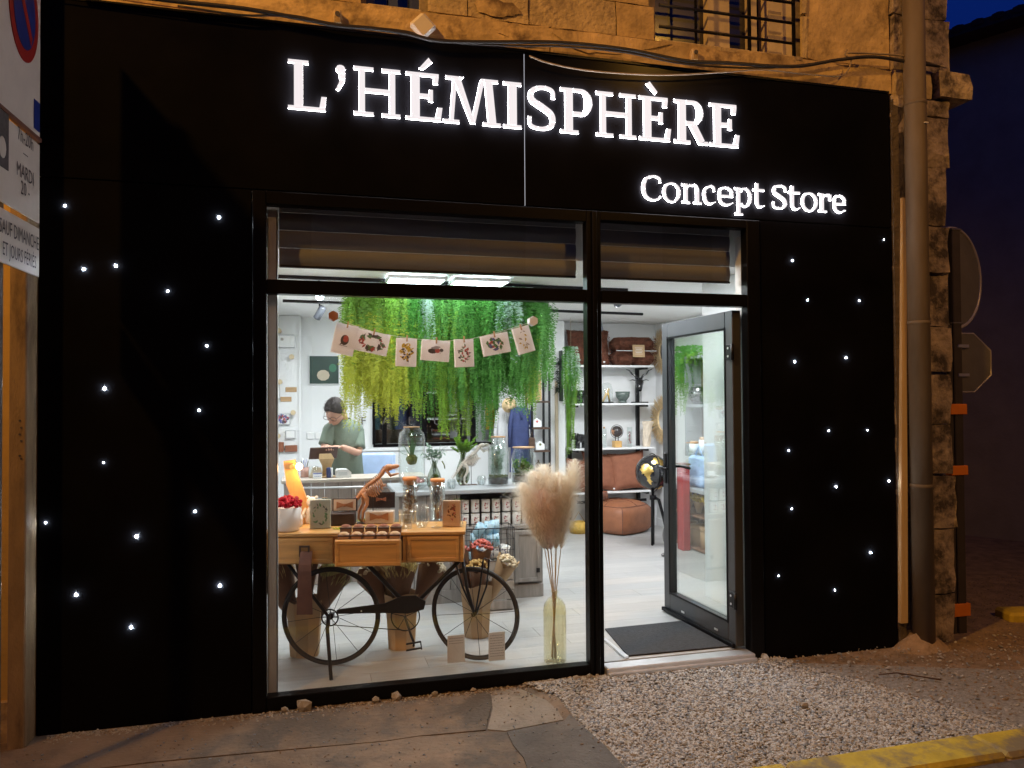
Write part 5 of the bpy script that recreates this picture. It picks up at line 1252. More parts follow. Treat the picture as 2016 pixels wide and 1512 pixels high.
# tins
tinproto = None; step = .083; n_ = 0
for row in range(2):
    for k in range(7):
        x = c0+tx0+.045+k*step
        if x > c1-.03: continue
        lab = 'white printed tin, %s from the left in the %s row on the counter shelf' % (ORD[k], 'upper' if row else 'lower')
        if tinproto is None:
            t = thing('tin', lab, 'tin', (x, 1.655, zs0), 0, 'white tins stacked on the counter shelf')
            MB().lathe([(0, .001), (.032, .001), (.0335, .004), (.0335, .088), (.032, .091), (0, .091)], n=24).build('can', M_tin, t)
            MB().lathe([(0, .0965), (.033, .0965), (.0352, .094), (.0352, .0905), (.0340, .0905)], n=24).build('lid', M_tin, t)
            rg = random.Random(4); mb = MB()
            for i in range(9):
                a = -PI/2+rg.uniform(-.45, .35); z = .05+rg.uniform(-.022, .022); r0 = .0349
                mb.add([(r0*math.cos(a+da), r0*math.sin(a+da), z+dz) for da, dz in ((-.13, 0), (0, .008), (.13, 0), (0, -.008))], [(0, 1, 2, 3)], rg.randrange(2))
            mb.bb(.004, .02, -.0352, -.0348, .07, .0725, 0)
            mb.build('printed_motif', [M_ink, M_inkr], t, recalc=False); tinproto = t
        else:
            copy_thing(tinproto, (x, 1.655+R.uniform(-.004, .004), zs0+row*.108), R.uniform(-.25, .25), lab)

# wire basket with cups, standing on a stool in front of the counter
a, b = P(914, 1042, Y=1.32), P(1012, 1100, Y=1.32)
wbk = thing('wire_basket', 'black wire basket of pale blue and white cups in front of the counter', 'basket', ((a.x+b.x)/2, 1.40, b.z), -.05)
hw, hh = (b.x-a.x)/2, a.z-b.z; dp = .11
def wire(pts, cl=False, r=.0022): MB().tube(pts, r, 5, closed=cl).build('wire', M_blackmetal, wbk)
for z, r in ((0, .0025), (hh*.33, .002), (hh*.66, .002), (hh, .004)):
    wire([(-hw, -dp, z), (hw, -dp, z), (hw, dp, z), (-hw, dp, z)], True, r)
for i in range(8):
    x = -hw+2*hw*i/7; wire([(x, -dp, hh), (x, -dp, 0), (x, dp, 0), (x, dp, hh)])
for i in (1, 2): y = -dp+2*dp*i/3; wire([(-hw, y, hh), (-hw, y, 0), (hw, y, 0), (hw, y, hh)])
stl = thing('low_crate', 'low grey crate under the wire basket, mostly hidden by the cart', 'crate', ((a.x+b.x)/2+.01, 1.40, 0), -.05)
for q in range(5): MB().bb(-hw*.9, hw*.9, -dp, -dp+.014, .01+q*.071, .073+q*.071, 0, .002).build('board', M_greywood, stl)
for sx_ in (-1, 1): MB().bb(sx_*hw*.9-.008, sx_*hw*.9+.008, -dp+.015, dp, 0, b.z-.014).build('side_board', M_greywood, stl)
MB().bb(-hw*.9, hw*.9, -dp, dp, b.z-.013, b.z-.003).build('top_board', M_greywood, stl)
for i, (dx, dz, c, tl) in enumerate([(-.11, .0, 0, 0), (-.03, .0, 1, .1), (.06, .0, 1, -.2), (.12, .0, 1, .2), (-.10, .115, 0, .1), (-.02, .115, 0, .3), (.06, .115, 0, -.15), (.0, .22, 0, .2), (.07, .23, 0, -.1), (-.09, .225, 0, .5)]):
    side = ['bottom left', 'bottom, second', 'bottom, third', 'bottom right', 'middle left', 'middle centre', 'middle right', 'top centre', 'standing highest', 'top left, tipped'][i]
    t = thing('cup', ('pale blue' if c == 0 else 'white')+' printed cup in the wire basket, '+side, 'cup', ((a.x+b.x)/2+dx*.95, 1.38+R.uniform(-.03, .03), b.z+.006+dz*.78), R.uniform(0, 3), 'cups piled in the wire basket'); t.rotation_euler = (tl*.6, tl, 0)
    MB().lathe([(0, .002), (.034, .002), (.039, .09), (.036, .09), (.032, .006), (0, .006)], n=20).build('cup_body', M_tin if c else mat('pale_blue_ceramic', (.40, .60, .72), .35, 0, .06, 12, 0), t)
    mb = MB(); rg = random.Random(i)
    for q in range(18):
        an = rg.uniform(0, 6.3); z = rg.uniform(.02, .07); r0 = .0355+z*.055
        mb.add([(r0*math.cos(an+da), r0*math.sin(an+da), z+dz2) for da, dz2 in ((-.16, 0), (0, .008), (.16, .002), (0, -.008))], [(0, 1, 2, 3)], 0)
    mb.build('printed_motif', M_inkb if c else mat('teal_print', (.12, .35, .42), .6), t, recalc=False)
# ============================================================ ON THE GREY COUNTER
def ctop(px, py): v = P(px, py, Z=CZ); return Vector((v.x, v.y, CZ+.001))
def jarprof(r, H, neck, nh): return [(0, .002), (r*.9, 0), (r, .012), (r, H*.72), (r*.93, H*.82), (neck, H*(1-nh)), (neck, H), (neck*.93, H), (neck*.93, H*(1-nh)), (r*.88, H*.80), (r*.965, H*.70), (r*.965, .014), (0, .01)]
# bell jar with hanging air plant
v = ctop(811, 952); y_ = 1.95; v = Vector((P(811, 950, Y=y_).x, y_, CZ+.001)); H = P(811, 840, Y=y_).z-CZ; r = ssize(51, y_)/2
t = thing('bell_jar', 'tall lidded glass jar with an air plant hanging in its middle', 'glass jar', v)
MB().lathe([(0, .002), (r*.8, 0), (r*.97, .03), (r, .07), (r, H*.80), (r*.9, H*.90), (r*.60, H*.95), (r*.58, H*.985), (r*.54, H*.985), (r*.85, H*.88), (r*.965, H*.78), (r*.965, .07), (0, .012)], n=36).build('glass', M_jar, t)
MB().lathe([(0, H), (r*.62, H), (r*.62, H*.982), (0, H*.982)], n=28).build('lid', M_cork, t)
kz = P(811, 905, Y=y_).z-CZ
mb = MB().sph((0, 0, kz), (.045, .042, .042), 16, 10, 0, None, None, .12).cyl((0, 0, kz), (0, 0, H*.985), .0012, n=5); mb.build('moss_ball', M_moss, t)
mb = MB()
for dx, L in ((-.9, .115), (-.45, .17), (-.1, .20), (.12, .20), (.45, .16), (.2, .14), (-.25, .12), (-1.9, .09)):
    p0 = Vector((dx*.012, -.01, kz+.03)); p1 = p0+Vector((dx*.05, -.01, L*.6)); p2 = p0+Vector((dx*.095, -.005, L))
    if dx < -1.5: p1 = p0+Vector((-.05, 0, .02)); p2 = p0+Vector((-.10, 0, .055))
    wv = Vector((.006, 0, 0)); mb.add([p0-wv, p0+wv, p1+wv*.8, p1-wv*.8, p2], [(0, 1, 2, 3), (3, 2, 4)], 0)
mb.build('air_plant', mat('air_plant_leaf', (.10, .20, .09), .6, 0, .2, 12, 0, trans=.2), t, recalc=False)
# glass dish with pink stones, stacked bowls at its side
v = Vector((P(815, 955, Y=1.80).x, 1.74, CZ+.001)); t = thing('glass_dish', 'wide shallow glass bowl of pink crystals in front of the bell jar', 'bowl', v)
r = ssize(56, 1.75)/2
MB().lathe([(0, .002), (r*.5, 0), (r*.85, .02), (r, .06), (r*.92, .085), (r*.88, .085), (r*.95, .058), (r*.8, .024), (0, .01)], n=32).build('dish', M_jar, t)
mb = MB(); rg = random.Random(3)
for i in range(46):
    a = rg.uniform(0, 6.3); q = r*.6*rg.random()**.5; vs, fs = rocks[rg.randrange(14)]
    mb.add([Vector(w__)*.010+Vector((q*math.cos(a), q*math.sin(a), .03+.05*(1-q/r)*rg.random()+.02)) for w__ in vs], fs, 0)
mb.build('pink_crystals', mat('pink_stone', (.62, .28, .26), .5, 0, .3, 40, .1), t)
# pear vases
def pear_vase(px, y_, top_px, base_px, w, lab, plant):
    v = Vector((P(px, base_px, Y=y_).x, y_, CZ+.001)); H = P(px, top_px, Y=y_).z-CZ; r = ssize(w, y_)/2
    t = thing('pear_vase', lab, 'vase', v)
    sc_ = H*.72
    MB().lathe([(0, .002), (r*.6, 0), (r*.95, sc_*.16), (r, sc_*.34), (r*.8, sc_*.55), (r*.38, sc_*.80), (r*.28, sc_*.94), (r*.36, sc_), (r*.32, sc_), (r*.24, sc_*.92), (r*.3, sc_*.78), (0, sc_*.5)], n=28).build('vase', glass('smoky_green', (.55, .60, .52), 1, .02, .7, .10), t)
    mb = MB(); rg = random.Random(px)
    for i in range(50):
        a = rg.uniform(0, 6.3); z = rg.uniform(.015, sc_*.5); q = r*.72*rg.random()
        mb.sph((q*math.cos(a), q*math.sin(a), z), rg.uniform(.008, .016), 5, 4, 0, None, None, .3, rg)
    mb.build('moss', M_moss, t)
    mb = MB()
    if plant == 'round':
        for s_ in range(11):
            a = rg.uniform(0, 6.3); q = rg.uniform(.02, .085); tip = Vector((q*math.cos(a)*1.1, q*math.sin(a)*.8, sc_+rg.uniform(.05, .13)))
            mb.tube([(0, 0, sc_*.6), (tip.x*.4, tip.y*.4, sc_*1.05), tip], .0016, 5, 0)
            for k in range(9):
                f = rg.uniform(.45, 1); c = Vector((0, 0, sc_*.8)).lerp(tip, f)
                leafquad(mb, c, (rg.gauss(0, 1), rg.gauss(0, 1), rg.gauss(.2, .8)), (rg.gauss(0, 1), 0, 1), rg.uniform(.028, .044), .028)
        mb.build('foliage', M_eucal, t, recalc=False)
        MB().tube([(.06, 0, sc_*.98), (.075, -.01, sc_*.85), (.08, -.01, sc_*.72)], .0045, 6).build('seed_pod', M_moss, t)
    else:
        for s_ in range(20):
            a = rg.uniform(0, 6.3); q = rg.uniform(.03, .10); tip = Vector((q*math.cos(a)*1.3, q*math.sin(a), sc_+rg.uniform(.03, .14)))
            mid = Vector((tip.x*.5, tip.y*.5, sc_+.06)); mb.tube([(0, 0, sc_*.7), mid, tip], .0012, 4, 0)
            for k in range(14):
                f = k/14; c = Vector((0, 0, sc_*.9)).lerp(tip, .35+f*.65)
                for sd in (-1, 1): leafquad(mb, c, (rg.gauss(0, .3)+sd*.7*math.sin(a+.5), sd*.7*math.cos(a), .55), (0, 1, .3), .042*(1-f*.5), .009)
        mb.build('foliage', M_leaf[2], t, recalc=False)
pear_vase(855, 1.64, 885, 960, 29, 'smoky pear-shaped vase with round grey-green leaves, right of the bell jar', 'round')
pear_vase(911, 1.93, 868, 948, 28, 'smoky pear-shaped vase with bright feathery green leaves beside the pale skeleton', 'fern')
# geometric tealight glasses
def facet(px, y_, base, lab):
    v = Vector((P(px, base, Y=y_).x, y_, CZ+.001)); t = thing('tealight_holder', lab, 'candle holder', v)
    MB().lathe([(0, .002), (.022, 0), (.036, .03), (.034, .055), (.024, .072), (.021, .072), (.031, .054), (.032, .03), (.02, .006), (0, .006)], n=6, sm=False).build('glass', M_jar, t)
    for k in range(6):
        a = 2*PI*k/6; MB().tube([(.022*math.cos(a), .022*math.sin(a), 0), (.0365*math.cos(a), .0365*math.sin(a), .03), (.0345*math.cos(a), .0345*math.sin(a), .055), (.024*math.cos(a), .024*math.sin(a), .073)], .0013, 5).build('wire_edge', M_signbk, t)
facet(889, 1.66, 960, 'faceted wire and glass tealight holder left of the skeleton')
facet(948, 1.84, 952, 'faceted wire and glass tealight holder right of the skeleton rod')
# terrarium jars
def terrarium(px, y_, top_px, base, w, lab, seed, necky):
    v = Vector((P(px, base, Y=y_).x, y_, CZ+.001)); H = P(px, top_px, Y=y_).z-CZ; r = ssize(w, y_)/2; rg = random.Random(seed)
    t = thing('terrarium_jar', lab, 'terrarium', v)
    MB().lathe(jarprof(r, H*.97, r*necky, .14 if necky < .75 else .04), n=32).build('glass', M_jar, t)
    MB().lathe([(0, H), (r*necky*1.12, H), (r*necky*1.12, H*.975), (0, H*.975)], n=28).build('lid', M_cork, t)
    MB().lathe([(0, .014), (r*.955, .014), (r*.955, .06), (r*.5, .072), (0, .07)], n=28).build('soil', M_soil, t)
    mb = MB()
    for i in range(140):
        a = rg.uniform(0, 6.3); q = r*.9*rg.random()**.5; mb.sph((q*math.cos(a), q*math.sin(a), .070+rg.uniform(-.004, .008)), rg.uniform(.004, .009), 5, 4, 0, None, None, .3, rg)
    mb.build('moss', M_moss, t)
    mb = MB()
    for s_ in range(22):
        a = rg.uniform(0, 6.3); q = r*.65*rg.random(); hh = rg.uniform(.35, .86 if seed == 1 else .7)*H; p0 = Vector((q*math.cos(a), q*math.sin(a), .07)); tip = Vector((q*1.3*math.cos(a)+rg.gauss(0, .01), q*1.3*math.sin(a), hh))
        mb.tube([p0, tip], .0014, 4, 0)
        for k in range(26):
            c = p0.lerp(tip, rg.uniform(.2, 1)); d = Vector((rg.gauss(0, 1), rg.gauss(0, 1), .5)).normalized(); L = rg.uniform(.022, .040)
            e = c+d*L
            if (e.x**2+e.y**2)**.5 > r*.93: L *= .4
            leafquad(mb, c, d, (rg.gauss(0, 1), 0, 1), L, L*(.35 if seed == 1 else .6))
    mb.build('plants', M_eucal if seed == 1 else M_leaf[2], t, recalc=False)
terrarium(981, 1.78, 859, 955, 41, 'tall narrow terrarium jar full of thin-leaved plants, cork lidded', 1, .66)
terrarium(1031, 1.86, 880, 950, 50, 'wide terrarium jar with bright broad-leaved plant behind the pampas', 2, .80)
v = Vector((P(1040, 955, Y=1.66).x, 1.68, CZ+.001)); single('black_dish', 'small shallow black dish at the right end of the counter', 'dish', MB().lathe([(0, .002), (.03, 0), (.06, .014), (.057, .016), (0, .008)], n=24), M_gloss, v)

# ============================================================ BACK COUNTER (till) AND MAN
k0, k1 = -.18, P(784, 940, Y=2.5).x+.25
KZ = P(690, 941, Y=2.5).z
kc = thing('till_counter', 'pale wood topped counter clad in grey vertical planks where the man stands', 'counter', (k0, 2.5, 0)); KW = k1-k0
MB().bb(-.02, KW, -.03, .34, KZ-.03, KZ, 0, .005).build('counter_top', mat('bleached_oak', (.50, .44, .38), .5, 0, .15, 4, .05, 60, stretch=(.6, 6, 6)), kc)
x = 0
while x < KW-.02:
    MB().bb(x, min(x+.108, KW-.01), 0, .02, .0, KZ-.031, 0, .003).build('front_plank', mat('grey_brown_plank', (.33, .28, .25), .6, 0, .2, 6, .08, 60, stretch=(5, 5, .6)), kc); x += .111
MB().bb(0, .02, .021, .30, 0, KZ-.031).bb(KW-.03, KW-.01, .021, .30, 0, KZ-.031).build('side_panel', M_greywood, kc)
a, b = P(596, 961, Y=2.42), P(830, 957, Y=2.42)
rl = MB().cyl((a.x-k0, -.07, a.z), (b.x-k0, -.07, b.z), .009, n=10)
for xx in (a.x-k0+.05, b.x-k0-.2): rl.cyl((xx, -.07, a.z), (xx, .01, a.z), .006, n=8)
rl.build('rail', M_alu, kc)
# things hanging from the rail
for px, lab in ((639, 'wooden hoop keyring hanging on the counter rail, left'), (700, 'dark tag hanging on the counter rail by the skeleton tail')):
    v = P(px, 962, Y=2.42); t = thing('hanging_charm', lab, 'charm', (v.x, 2.40, v.z))
    MB().tube([(0, 0, 0), (0, 0, -.07)], .0015, 4).build('cord', M_paper, t)
    mb = MB().tube([(.035*math.cos(2*PI*i/20), 0, -.105+.035*math.sin(2*PI*i/20)) for i in range(20)], .004, 6, closed=True) if px < 650 else MB().box((0, 0, -.10), (.03, .008, .06), 0, None, .004)
    mb.build('pendant', M_cork if px < 650 else M_navy, t)
def ktop(px, py, y=None):
    v = P(px, py, Z=KZ) if y is None else Vector((P(px, py, Y=y).x, y, KZ)); return Vector((v.x, v.y, KZ+.001))
# tablet on its wooden stand
v = ktop(646, 930, 2.62); t = thing('tablet_stand', 'dark tablet on a curved pale wooden stand in front of the man', 'tablet', v, .15)
s_ = ssize(1, 2.62)
MB().box((-.035, .02, s_*45), (s_*52, .012, s_*26), 0, (.55, .0, .05), .004).build('tablet', mat('tablet_back', (.09, .05, .045), .5, 0, .1, 8, 0), t)
mb = MB(); pts = [(0, .05, .006), (-.005, .04, .05), (-.01, -.0, .10), (-.02, -.045, .16), (-.03, -.035, .205)]
for i in range(len(pts)-1):
    p0, p1 = Vector(pts[i]), Vector(pts[i+1]); wa = (.055, .035, .04, .065, .05)[i]; wb_ = (.055, .035, .04, .065, .05)[i+1]
    mb.add([p0+Vector((-wa, 0, 0)), p0+Vector((wa, 0, 0)), p1+Vector((wb_, 0, 0)), p1+Vector((-wb_, 0, 0)), p0+Vector((-wa, .01, 0)), p0+Vector((wa, .01, 0)), p1+Vector((wb_, .01, 0)), p1+Vector((-wb_, .01, 0))], [(0, 1, 2, 3), (4, 5, 6, 7), (0, 3, 7, 4), (1, 2, 6, 5), (0, 1, 5, 4), (3, 2, 6, 7)])
mb.bb(-.06, .06, -.05, .09, 0, .012, 0, .003); mb.build('wooden_stand', mat('stand_wood', (.55, .38, .20), .5, 0, .12, 5, .03, 60, stretch=(6, 6, 1)), t)
v = ktop(647, 937, 2.56); t = thing('card_reader', 'small dark blue and white card terminal beside the tablet', 'card reader', v, .3)
MB().box((0, 0, .045), (.035, .03, .088), 0, (-.1, 0, 0), .008).build('body', M_navy, t); MB().box((.028, .012, .043), (.025, .03, .082), 0, (-.1, 0, 0), .006).build('cradle', M_white, t)
v = ktop(675, 938, 2.58); t = thing('receipt_printer', 'white boxy receipt printer on the till counter', 'printer', v, .1)
MB().prism([(-.06, 0), (.065, 0), (.065, .045), (.035, .07), (-.05, .072), (-.06, .06)], -.05, .05).build('casing', M_white, t); MB().bb(-.045, .03, -.0515, -.0505, .02, .05).build('front_flap', M_greyw, t)
v = ktop(625, 940, 2.50); t = thing('price_card', 'small white card with a blue heading leaning on the till counter edge', 'card', v, .1)
MB().box((0, 0, .027), (.075, .003, .052), 0, (-.3, 0, 0)).build('card', M_paper, t); MB().box((0, -.008, .046), (.07, .003, .010), 0, (-.3, 0, 0)).build('heading', M_inkb, t)
for k in range(4): MB().box((-.02+.014*k, -.003, .022), (.009, .002, .005), 0, (-.3, 0, 0)).build('number', M_inkb, t)
v = ktop(620, 925, 2.66); single('paper_stack', 'pale wooden box with papers left of the tablet stand', 'box', MB().prism([(-.05, 0), (.07, 0), (.05, .08), (-.02, .085)], -.05, .05), mat('pale_wood', (.62, .50, .38), .6), v)
# cup of pens, glass of things
v = ktop(600, 925, 2.70); t = thing('pen_cup', 'pink cup of pens on the till counter beside the glowing bulb', 'pen holder', v)
MB().lathe([(0, .001), (.034, .001), (.036, .085), (.033, .085), (.031, .005), (0, .005)], n=20).build('cup', mat('pink_cup', (.55, .33, .28), .6), t)
for i in range(6): MB().cyl((0, 0, .01), (.03*math.cos(i*1.1), .03*math.sin(i*1.1), .14+.01*(i % 3)), .004, n=6).build('pen', [M_ink, M_inkb, M_white][i % 3], t)
v = ktop(617, 930, 2.60); single('glass_jar', 'empty clear glass jar between pen cup and tablet', 'glass jar', MB().lathe([(0, .001), (.04, .001), (.045, .05), (.04, .10), (.036, .10), (.041, .05), (0, .006)], n=24), M_jar, v)

# chair behind counter
v = P(740, 930, Y=3.25); t = thing('office_chair', 'pale blue cushioned chair back with a dark edge, right of the man', 'chair', (v.x+.02, 3.3, 0), -.25)
MB().box((0, 0, .86), (.34, .06, .36), 0, (-.12, 0, 0), .025).build('backrest', M_blue, t); MB().box((-.18, .01, .84), (.03, .07, .36), 0, (-.12, -.12, 0), .01).build('side_frame', M_blackmetal, t)
MB().box((0, -.22, .55), (.40, .42, .07), 0, None, .02).build('seat', M_blue, t); MB().cyl((0, -.2, .05), (0, -.2, .52), .03).build('column', M_blackmetal, t)
for k in range(5): a = 2*PI*k/5; MB().cyl((0, -.2, .07), (.26*math.cos(a), -.2+.26*math.sin(a), .04), .016, .012, 8).build('leg', M_blackmetal, t)

# ---------------- the man
def skinmesh(name, verts, edges, radii, m, parent, sub=2, root=0, extra=None):
    me = bpy.data.meshes.new(name); me.from_pydata([tuple(v) for v in verts], edges, [])
    o = bpy.data.objects.new(name, me); COL.objects.link(o)
    md = o.modifiers.new('skin', 'SKIN'); md.use_smooth_shade = True; md.branch_smoothing = .6
    for i, sv in enumerate(me.skin_vertices[0].data):
        r = radii[i]; sv.radius = r if isinstance(r, tuple) else (r, r); sv.use_root = (i == root)
    ms = o.modifiers.new('sub', 'SUBSURF'); ms.levels = sub; ms.render_levels = sub
    dg = bpy.context.evaluated_depsgraph_get(); dg.update(); me2 = bpy.data.meshes.new_from_object(o.evaluated_get(dg))
    bpy.data.objects.remove(o); bpy.data.meshes.remove(me)
    if extra:
        bm = bmesh.new(); bm.from_mesh(me2); tmp = bpy.data.meshes.new('tmp'); tmp.from_pydata(extra.v, [], extra.f); bm.from_mesh(tmp); bm.to_mesh(me2); bm.free(); bpy.data.meshes.remove(tmp)
    me2.materials.clear(); me2.materials.append(m)
    me2.polygons.foreach_set('use_smooth', [True]*len(me2.polygons)); me2.polygons.foreach_set('material_index', [0]*len(me2.polygons))
    o2 = bpy.data.objects.new(name, me2); COL.objects.link(o2); o2.parent = parent; return o2
MY = 3.02
mx = P(676, 880, Y=MY).x
man = thing('person', 'dark-haired man in glasses and sage green T-shirt, bent over the tablet', 'person', (mx, MY, 0), 0)
HC = Vector((P(660, 810, Y=MY-.12).x-mx, -.12, P(660, 810, Y=MY-.12).z))   # head centre
SZ = P(676, 829, Y=MY).z
shR = Vector((P(708, 862, Y=MY).x-mx-.02, .03, SZ-.07)); shL = Vector((P(643, 862, Y=MY).x-mx+.03, -.03, SZ-.07))
elR = Vector((P(709, 888, Y=MY-.08).x-mx-.01, -.06, P(709, 893, Y=MY-.08).z)); elL = Vector((P(638, 886, Y=MY-.1).x-mx, -.10, P(638, 884, Y=MY-.1).z))
haR = Vector((P(664, 879, Y=MY-.28).x-mx, -.27, P(664, 880, Y=MY-.28).z)); haL = Vector((P(645, 880, Y=MY-.30).x-mx, -.29, P(645, 880, Y=MY-.3).z))
neck = Vector((.0, -.01, SZ+.045)); 
HT = Matrix.Translation(HC) @ Euler((rad(38), rad(8), rad(-28))).to_matrix().to_4x4() @ Matrix.Scale(1.02, 4)   # face looks down and to the left
def hand(mb, w, d, side):
    """palm + five bent fingers, w wrist position, d direction"""
    d = Vector(d).normalized(); up = Vector((0, 0, 1)); s = d.cross(up).normalized()*side; dn = -up
    mb.sph(w+d*.045, (.046, .040, .015), 10, 8, 0, None, (0, 0, math.atan2(d.y, d.x)))
    for k, (o_, L, r) in enumerate(((-.030, .070, .0085), (-.010, .080, .009), (.010, .076, .009), (.029, .060, .008))):
        b0 = w+d*.078+s*o_; mb.tube([b0-d*.02, b0+d*L*.4+up*.006, b0+d*L*.75-up*.004, b0+d*L-up*.022], [r, r, r*.9, r*.7], 7)
    t0 = w+d*.02+s*-.035; mb.tube([t0, t0+d*.03-s*.022, t0+d*.062-s*.026-up*.01], [.012, .011, .008], 7)
hm = MB(); hand(hm, haR+Vector((.03, .02, .0)), Vector((-.09, -.045, 0)), 1); hand(hm, haL+Vector((-.0, .03, .0)), Vector((.01, -.09, 0)), -1)
# head: deformed sphere with brow, cheeks, chin, nose, ears, lips
hd_ = MB(); n, m_ = 32, 24; vs = []
for i in range(m_+1):
    for k in range(n):
        th = PI*i/m_; ph = 2*PI*k/n
        x, y, z = math.sin(th)*math.cos(ph), math.sin(th)*math.sin(ph), math.cos(th)
        fx = .076*(1-.20*max(0, -z)**1.5); fy = .097; 
        X, Y, Z = x*fx, y*fy, z*.122
        if Z < -.02: Y += .020*(-Z-.02)/.1*(1 if y > 0 else -.2); 
        if y < 0:                                    # face front = -y
            g = lambda cx, cz, sx, sz: math.exp(-((X-cx)/sx)**2-((Z-cz)/sz)**2)
            Y += .010*(g(-.030, .008, .018, .013)+g(.030, .008, .018, .013)) - .006*g(0, .030, .05, .012) - .008*(g(-.038, -.03, .02, .02)+g(.038, -.03, .02, .02)) - .014*g(0, -.098, .03, .018) - .006*g(0, -.066, .022, .010) + .006*g(0, -.083, .02, .006)
        vs.append((X, Y, Z))
hd_.add(vs, [(i*n+k, (i+1)*n+k, (i+1)*n+(k+1) % n, i*n+(k+1) % n) for i in range(m_) for k in range(n)], 0, True)
hd_.tube([(0, -.088, .012), (0, -.100, -.012), (0, -.112, -.034), (0, -.098, -.042)], [.008, .010, .015, .008], 8)
for s_ in (-1, 1): hd_.sph((s_*.078, .012, -.008), (.010, .020, .032), 10, 8, 0, None, (0, s_*.15, s_*-.3))
ex = MB(); ex.add([HT @ Vector(v_) for v_ in hd_.v], hd_.f, 0, True); ex.add(hm.v, hm.f, 0, True)
chin_base = HT @ Vector((0, .035, -.07))
V = [Vector((0, .02, SZ-.10)), neck, chin_base, shR, elR, haR+Vector((.035, .02, 0)), shL, elL, haL+Vector((0, .035, 0))]
shL_i = shL+Vector((.0, .035, -.0)); V[6] = shL_i; V[0] = Vector((0, .03, SZ-.12))
E_ = [(0, 1), (1, 2), (0, 3), (3, 4), (4, 5), (0, 6), (6, 7), (7, 8)]
skinmesh('body', V, E_, [.08, .056, .052, .038, .040, .026, .036, .039, .026], M_skin, man, 2, 0, ex)
# shirt: lofted torso plus sleeves
mb = MB(); n = 36; vs = []
lv = [(-.52, .170, .120, .02, .035), (-.40, .162, .116, .015, .03), (-.30, .160, .118, .01, .025), (-.20, .170, .122, .005, .02), (-.12, .182, .120, .0, .018), (-.07, .183, .112, .0, .016), (-.035, .168, .10, .0, .014), (-.010, .130, .086, .0, .012), (.010, .092, .074, .0, .006), (.024, .070, .066, .0, .0), (.030, .064, .061, .0, -.004)]
for j, (dz, rx, ry, cx, cy) in enumerate(lv):
    for k in range(n):
        a = 2*PI*k/n; fold = 1+(.018*math.sin(a*7+dz*31)+.014*math.sin(a*3-dz*47)) * (1 if j < 7 else .2)
        front = .014*max(0, -math.sin(a)) if j > 7 else 0
        vs.append((cx+rx*math.cos(a)*fold, cy+ry*math.sin(a)*fold, SZ+dz-front+(.004*math.sin(a*5) if j < 2 else 0)))
mb.add(vs, [(j*n+k, (j+1)*n+k, (j+1)*n+(k+1) % n, j*n+(k+1) % n) for j in range(len(lv)-1) for k in range(n)], 0, True)
for s_, e_, ins in ((shR, elR, Vector((-.06, -.01, .022))), (shL, elL, Vector((.06, .03, .022)))):
    d = e_-s_
    mb.tube([s_+ins*1.3, s_+ins*.45+Vector((0, 0, .006)), s_+d*.12, s_+d*.40, s_+d*.66, s_+d*.80], [.052, .060, .064, .062, .061, .063], 18)
shb = mb.build('t_shirt', M_shirt, man)
V = [Vector((.02, .04, .98)), Vector((.10, .05, .84)), Vector((.11, .03, .48)), Vector((.12, .07, .08)), Vector((-.07, .05, .84)), Vector((-.09, .03, .48)), Vector((-.10, .07, .08))]
skinmesh('trousers', V, [(0, 1), (1, 2), (2, 3), (0, 4), (4, 5), (5, 6)], [(.15, .11), .095, .072, .058, .095, .072, .058], M_trouser, man, 1, 0)
for s_ in (-1, 1): MB().sph((.01+s_*.11, .0, .04), (.05, .13, .045), 10, 8).build('shoe', M_ink, man)
# hair cap: volume on top, short sides
hb_ = MB(); vs = []; n, m_ = 40, 14; rg = random.Random(2)
for i in range(m_+1):
    for k in range(n):
        ph = 2*PI*k/n; front = max(0, -math.sin(ph)); lim = 1.62-.62*front**1.2+ .25*max(0, math.sin(ph))
        th = lim*i/m_; e = 1+.075+.07*max(0, math.cos(th))+.10*front*(i/m_)**1.5*(1 if i < m_-1 else .4)+rg.uniform(-.022, .022)
        if i == m_: e *= .93
        vs.append((math.sin(th)*math.cos(ph)*.078*e, math.sin(th)*math.sin(ph)*.100*e, math.cos(th)*.124*e*(1.0)))
hb_.add(vs, [(i*n+k, (i+1)*n+k, (i+1)*n+(k+1) % n, i*n+(k+1) % n) for i in range(m_) for k in range(n)], 0, True)
for i in range(420):
    ph = rg.uniform(0, 6.28); th = rg.uniform(0, 1.1); p0 = Vector((math.sin(th)*math.cos(ph)*.084, math.sin(th)*math.sin(ph)*.108, math.cos(th)*.142)); d = Vector((rg.gauss(0, .5), -1, .25+rg.gauss(0, .3))).normalized()
    leafquad(hb_, p0, d, p0, rg.uniform(.018, .034), .005)
mb = MB(); mb.add([HT @ Vector(v_) for v_ in hb_.v], hb_.f, 0, True); mb.build('hair', M_hair, man, recalc=False)
gg = MB()
for s_ in (-1, 1):
    gg.tube([HT @ Vector((s_*.034+.027*math.cos(2*PI*i/20), -.104-.004*abs(math.cos(2*PI*i/20)), .004+.021*math.sin(2*PI*i/20))) for i in range(20)], .0026, 6, closed=True)
    gg.tube([HT @ Vector((s_*.060, -.100, .008)), HT @ Vector((s_*.080, -.05, .008)), HT @ Vector((s_*.082, .01, .006))], .0022, 6)
gg.tube([HT @ Vector((-.008, -.108, .008)), HT @ Vector((.008, -.108, .008))], .0022, 6)
gg.build('glasses', M_ink, man)

# ============================================================ BACK WALL
def wallitem(px, py, y): v = P(px, py, Y=y); return v
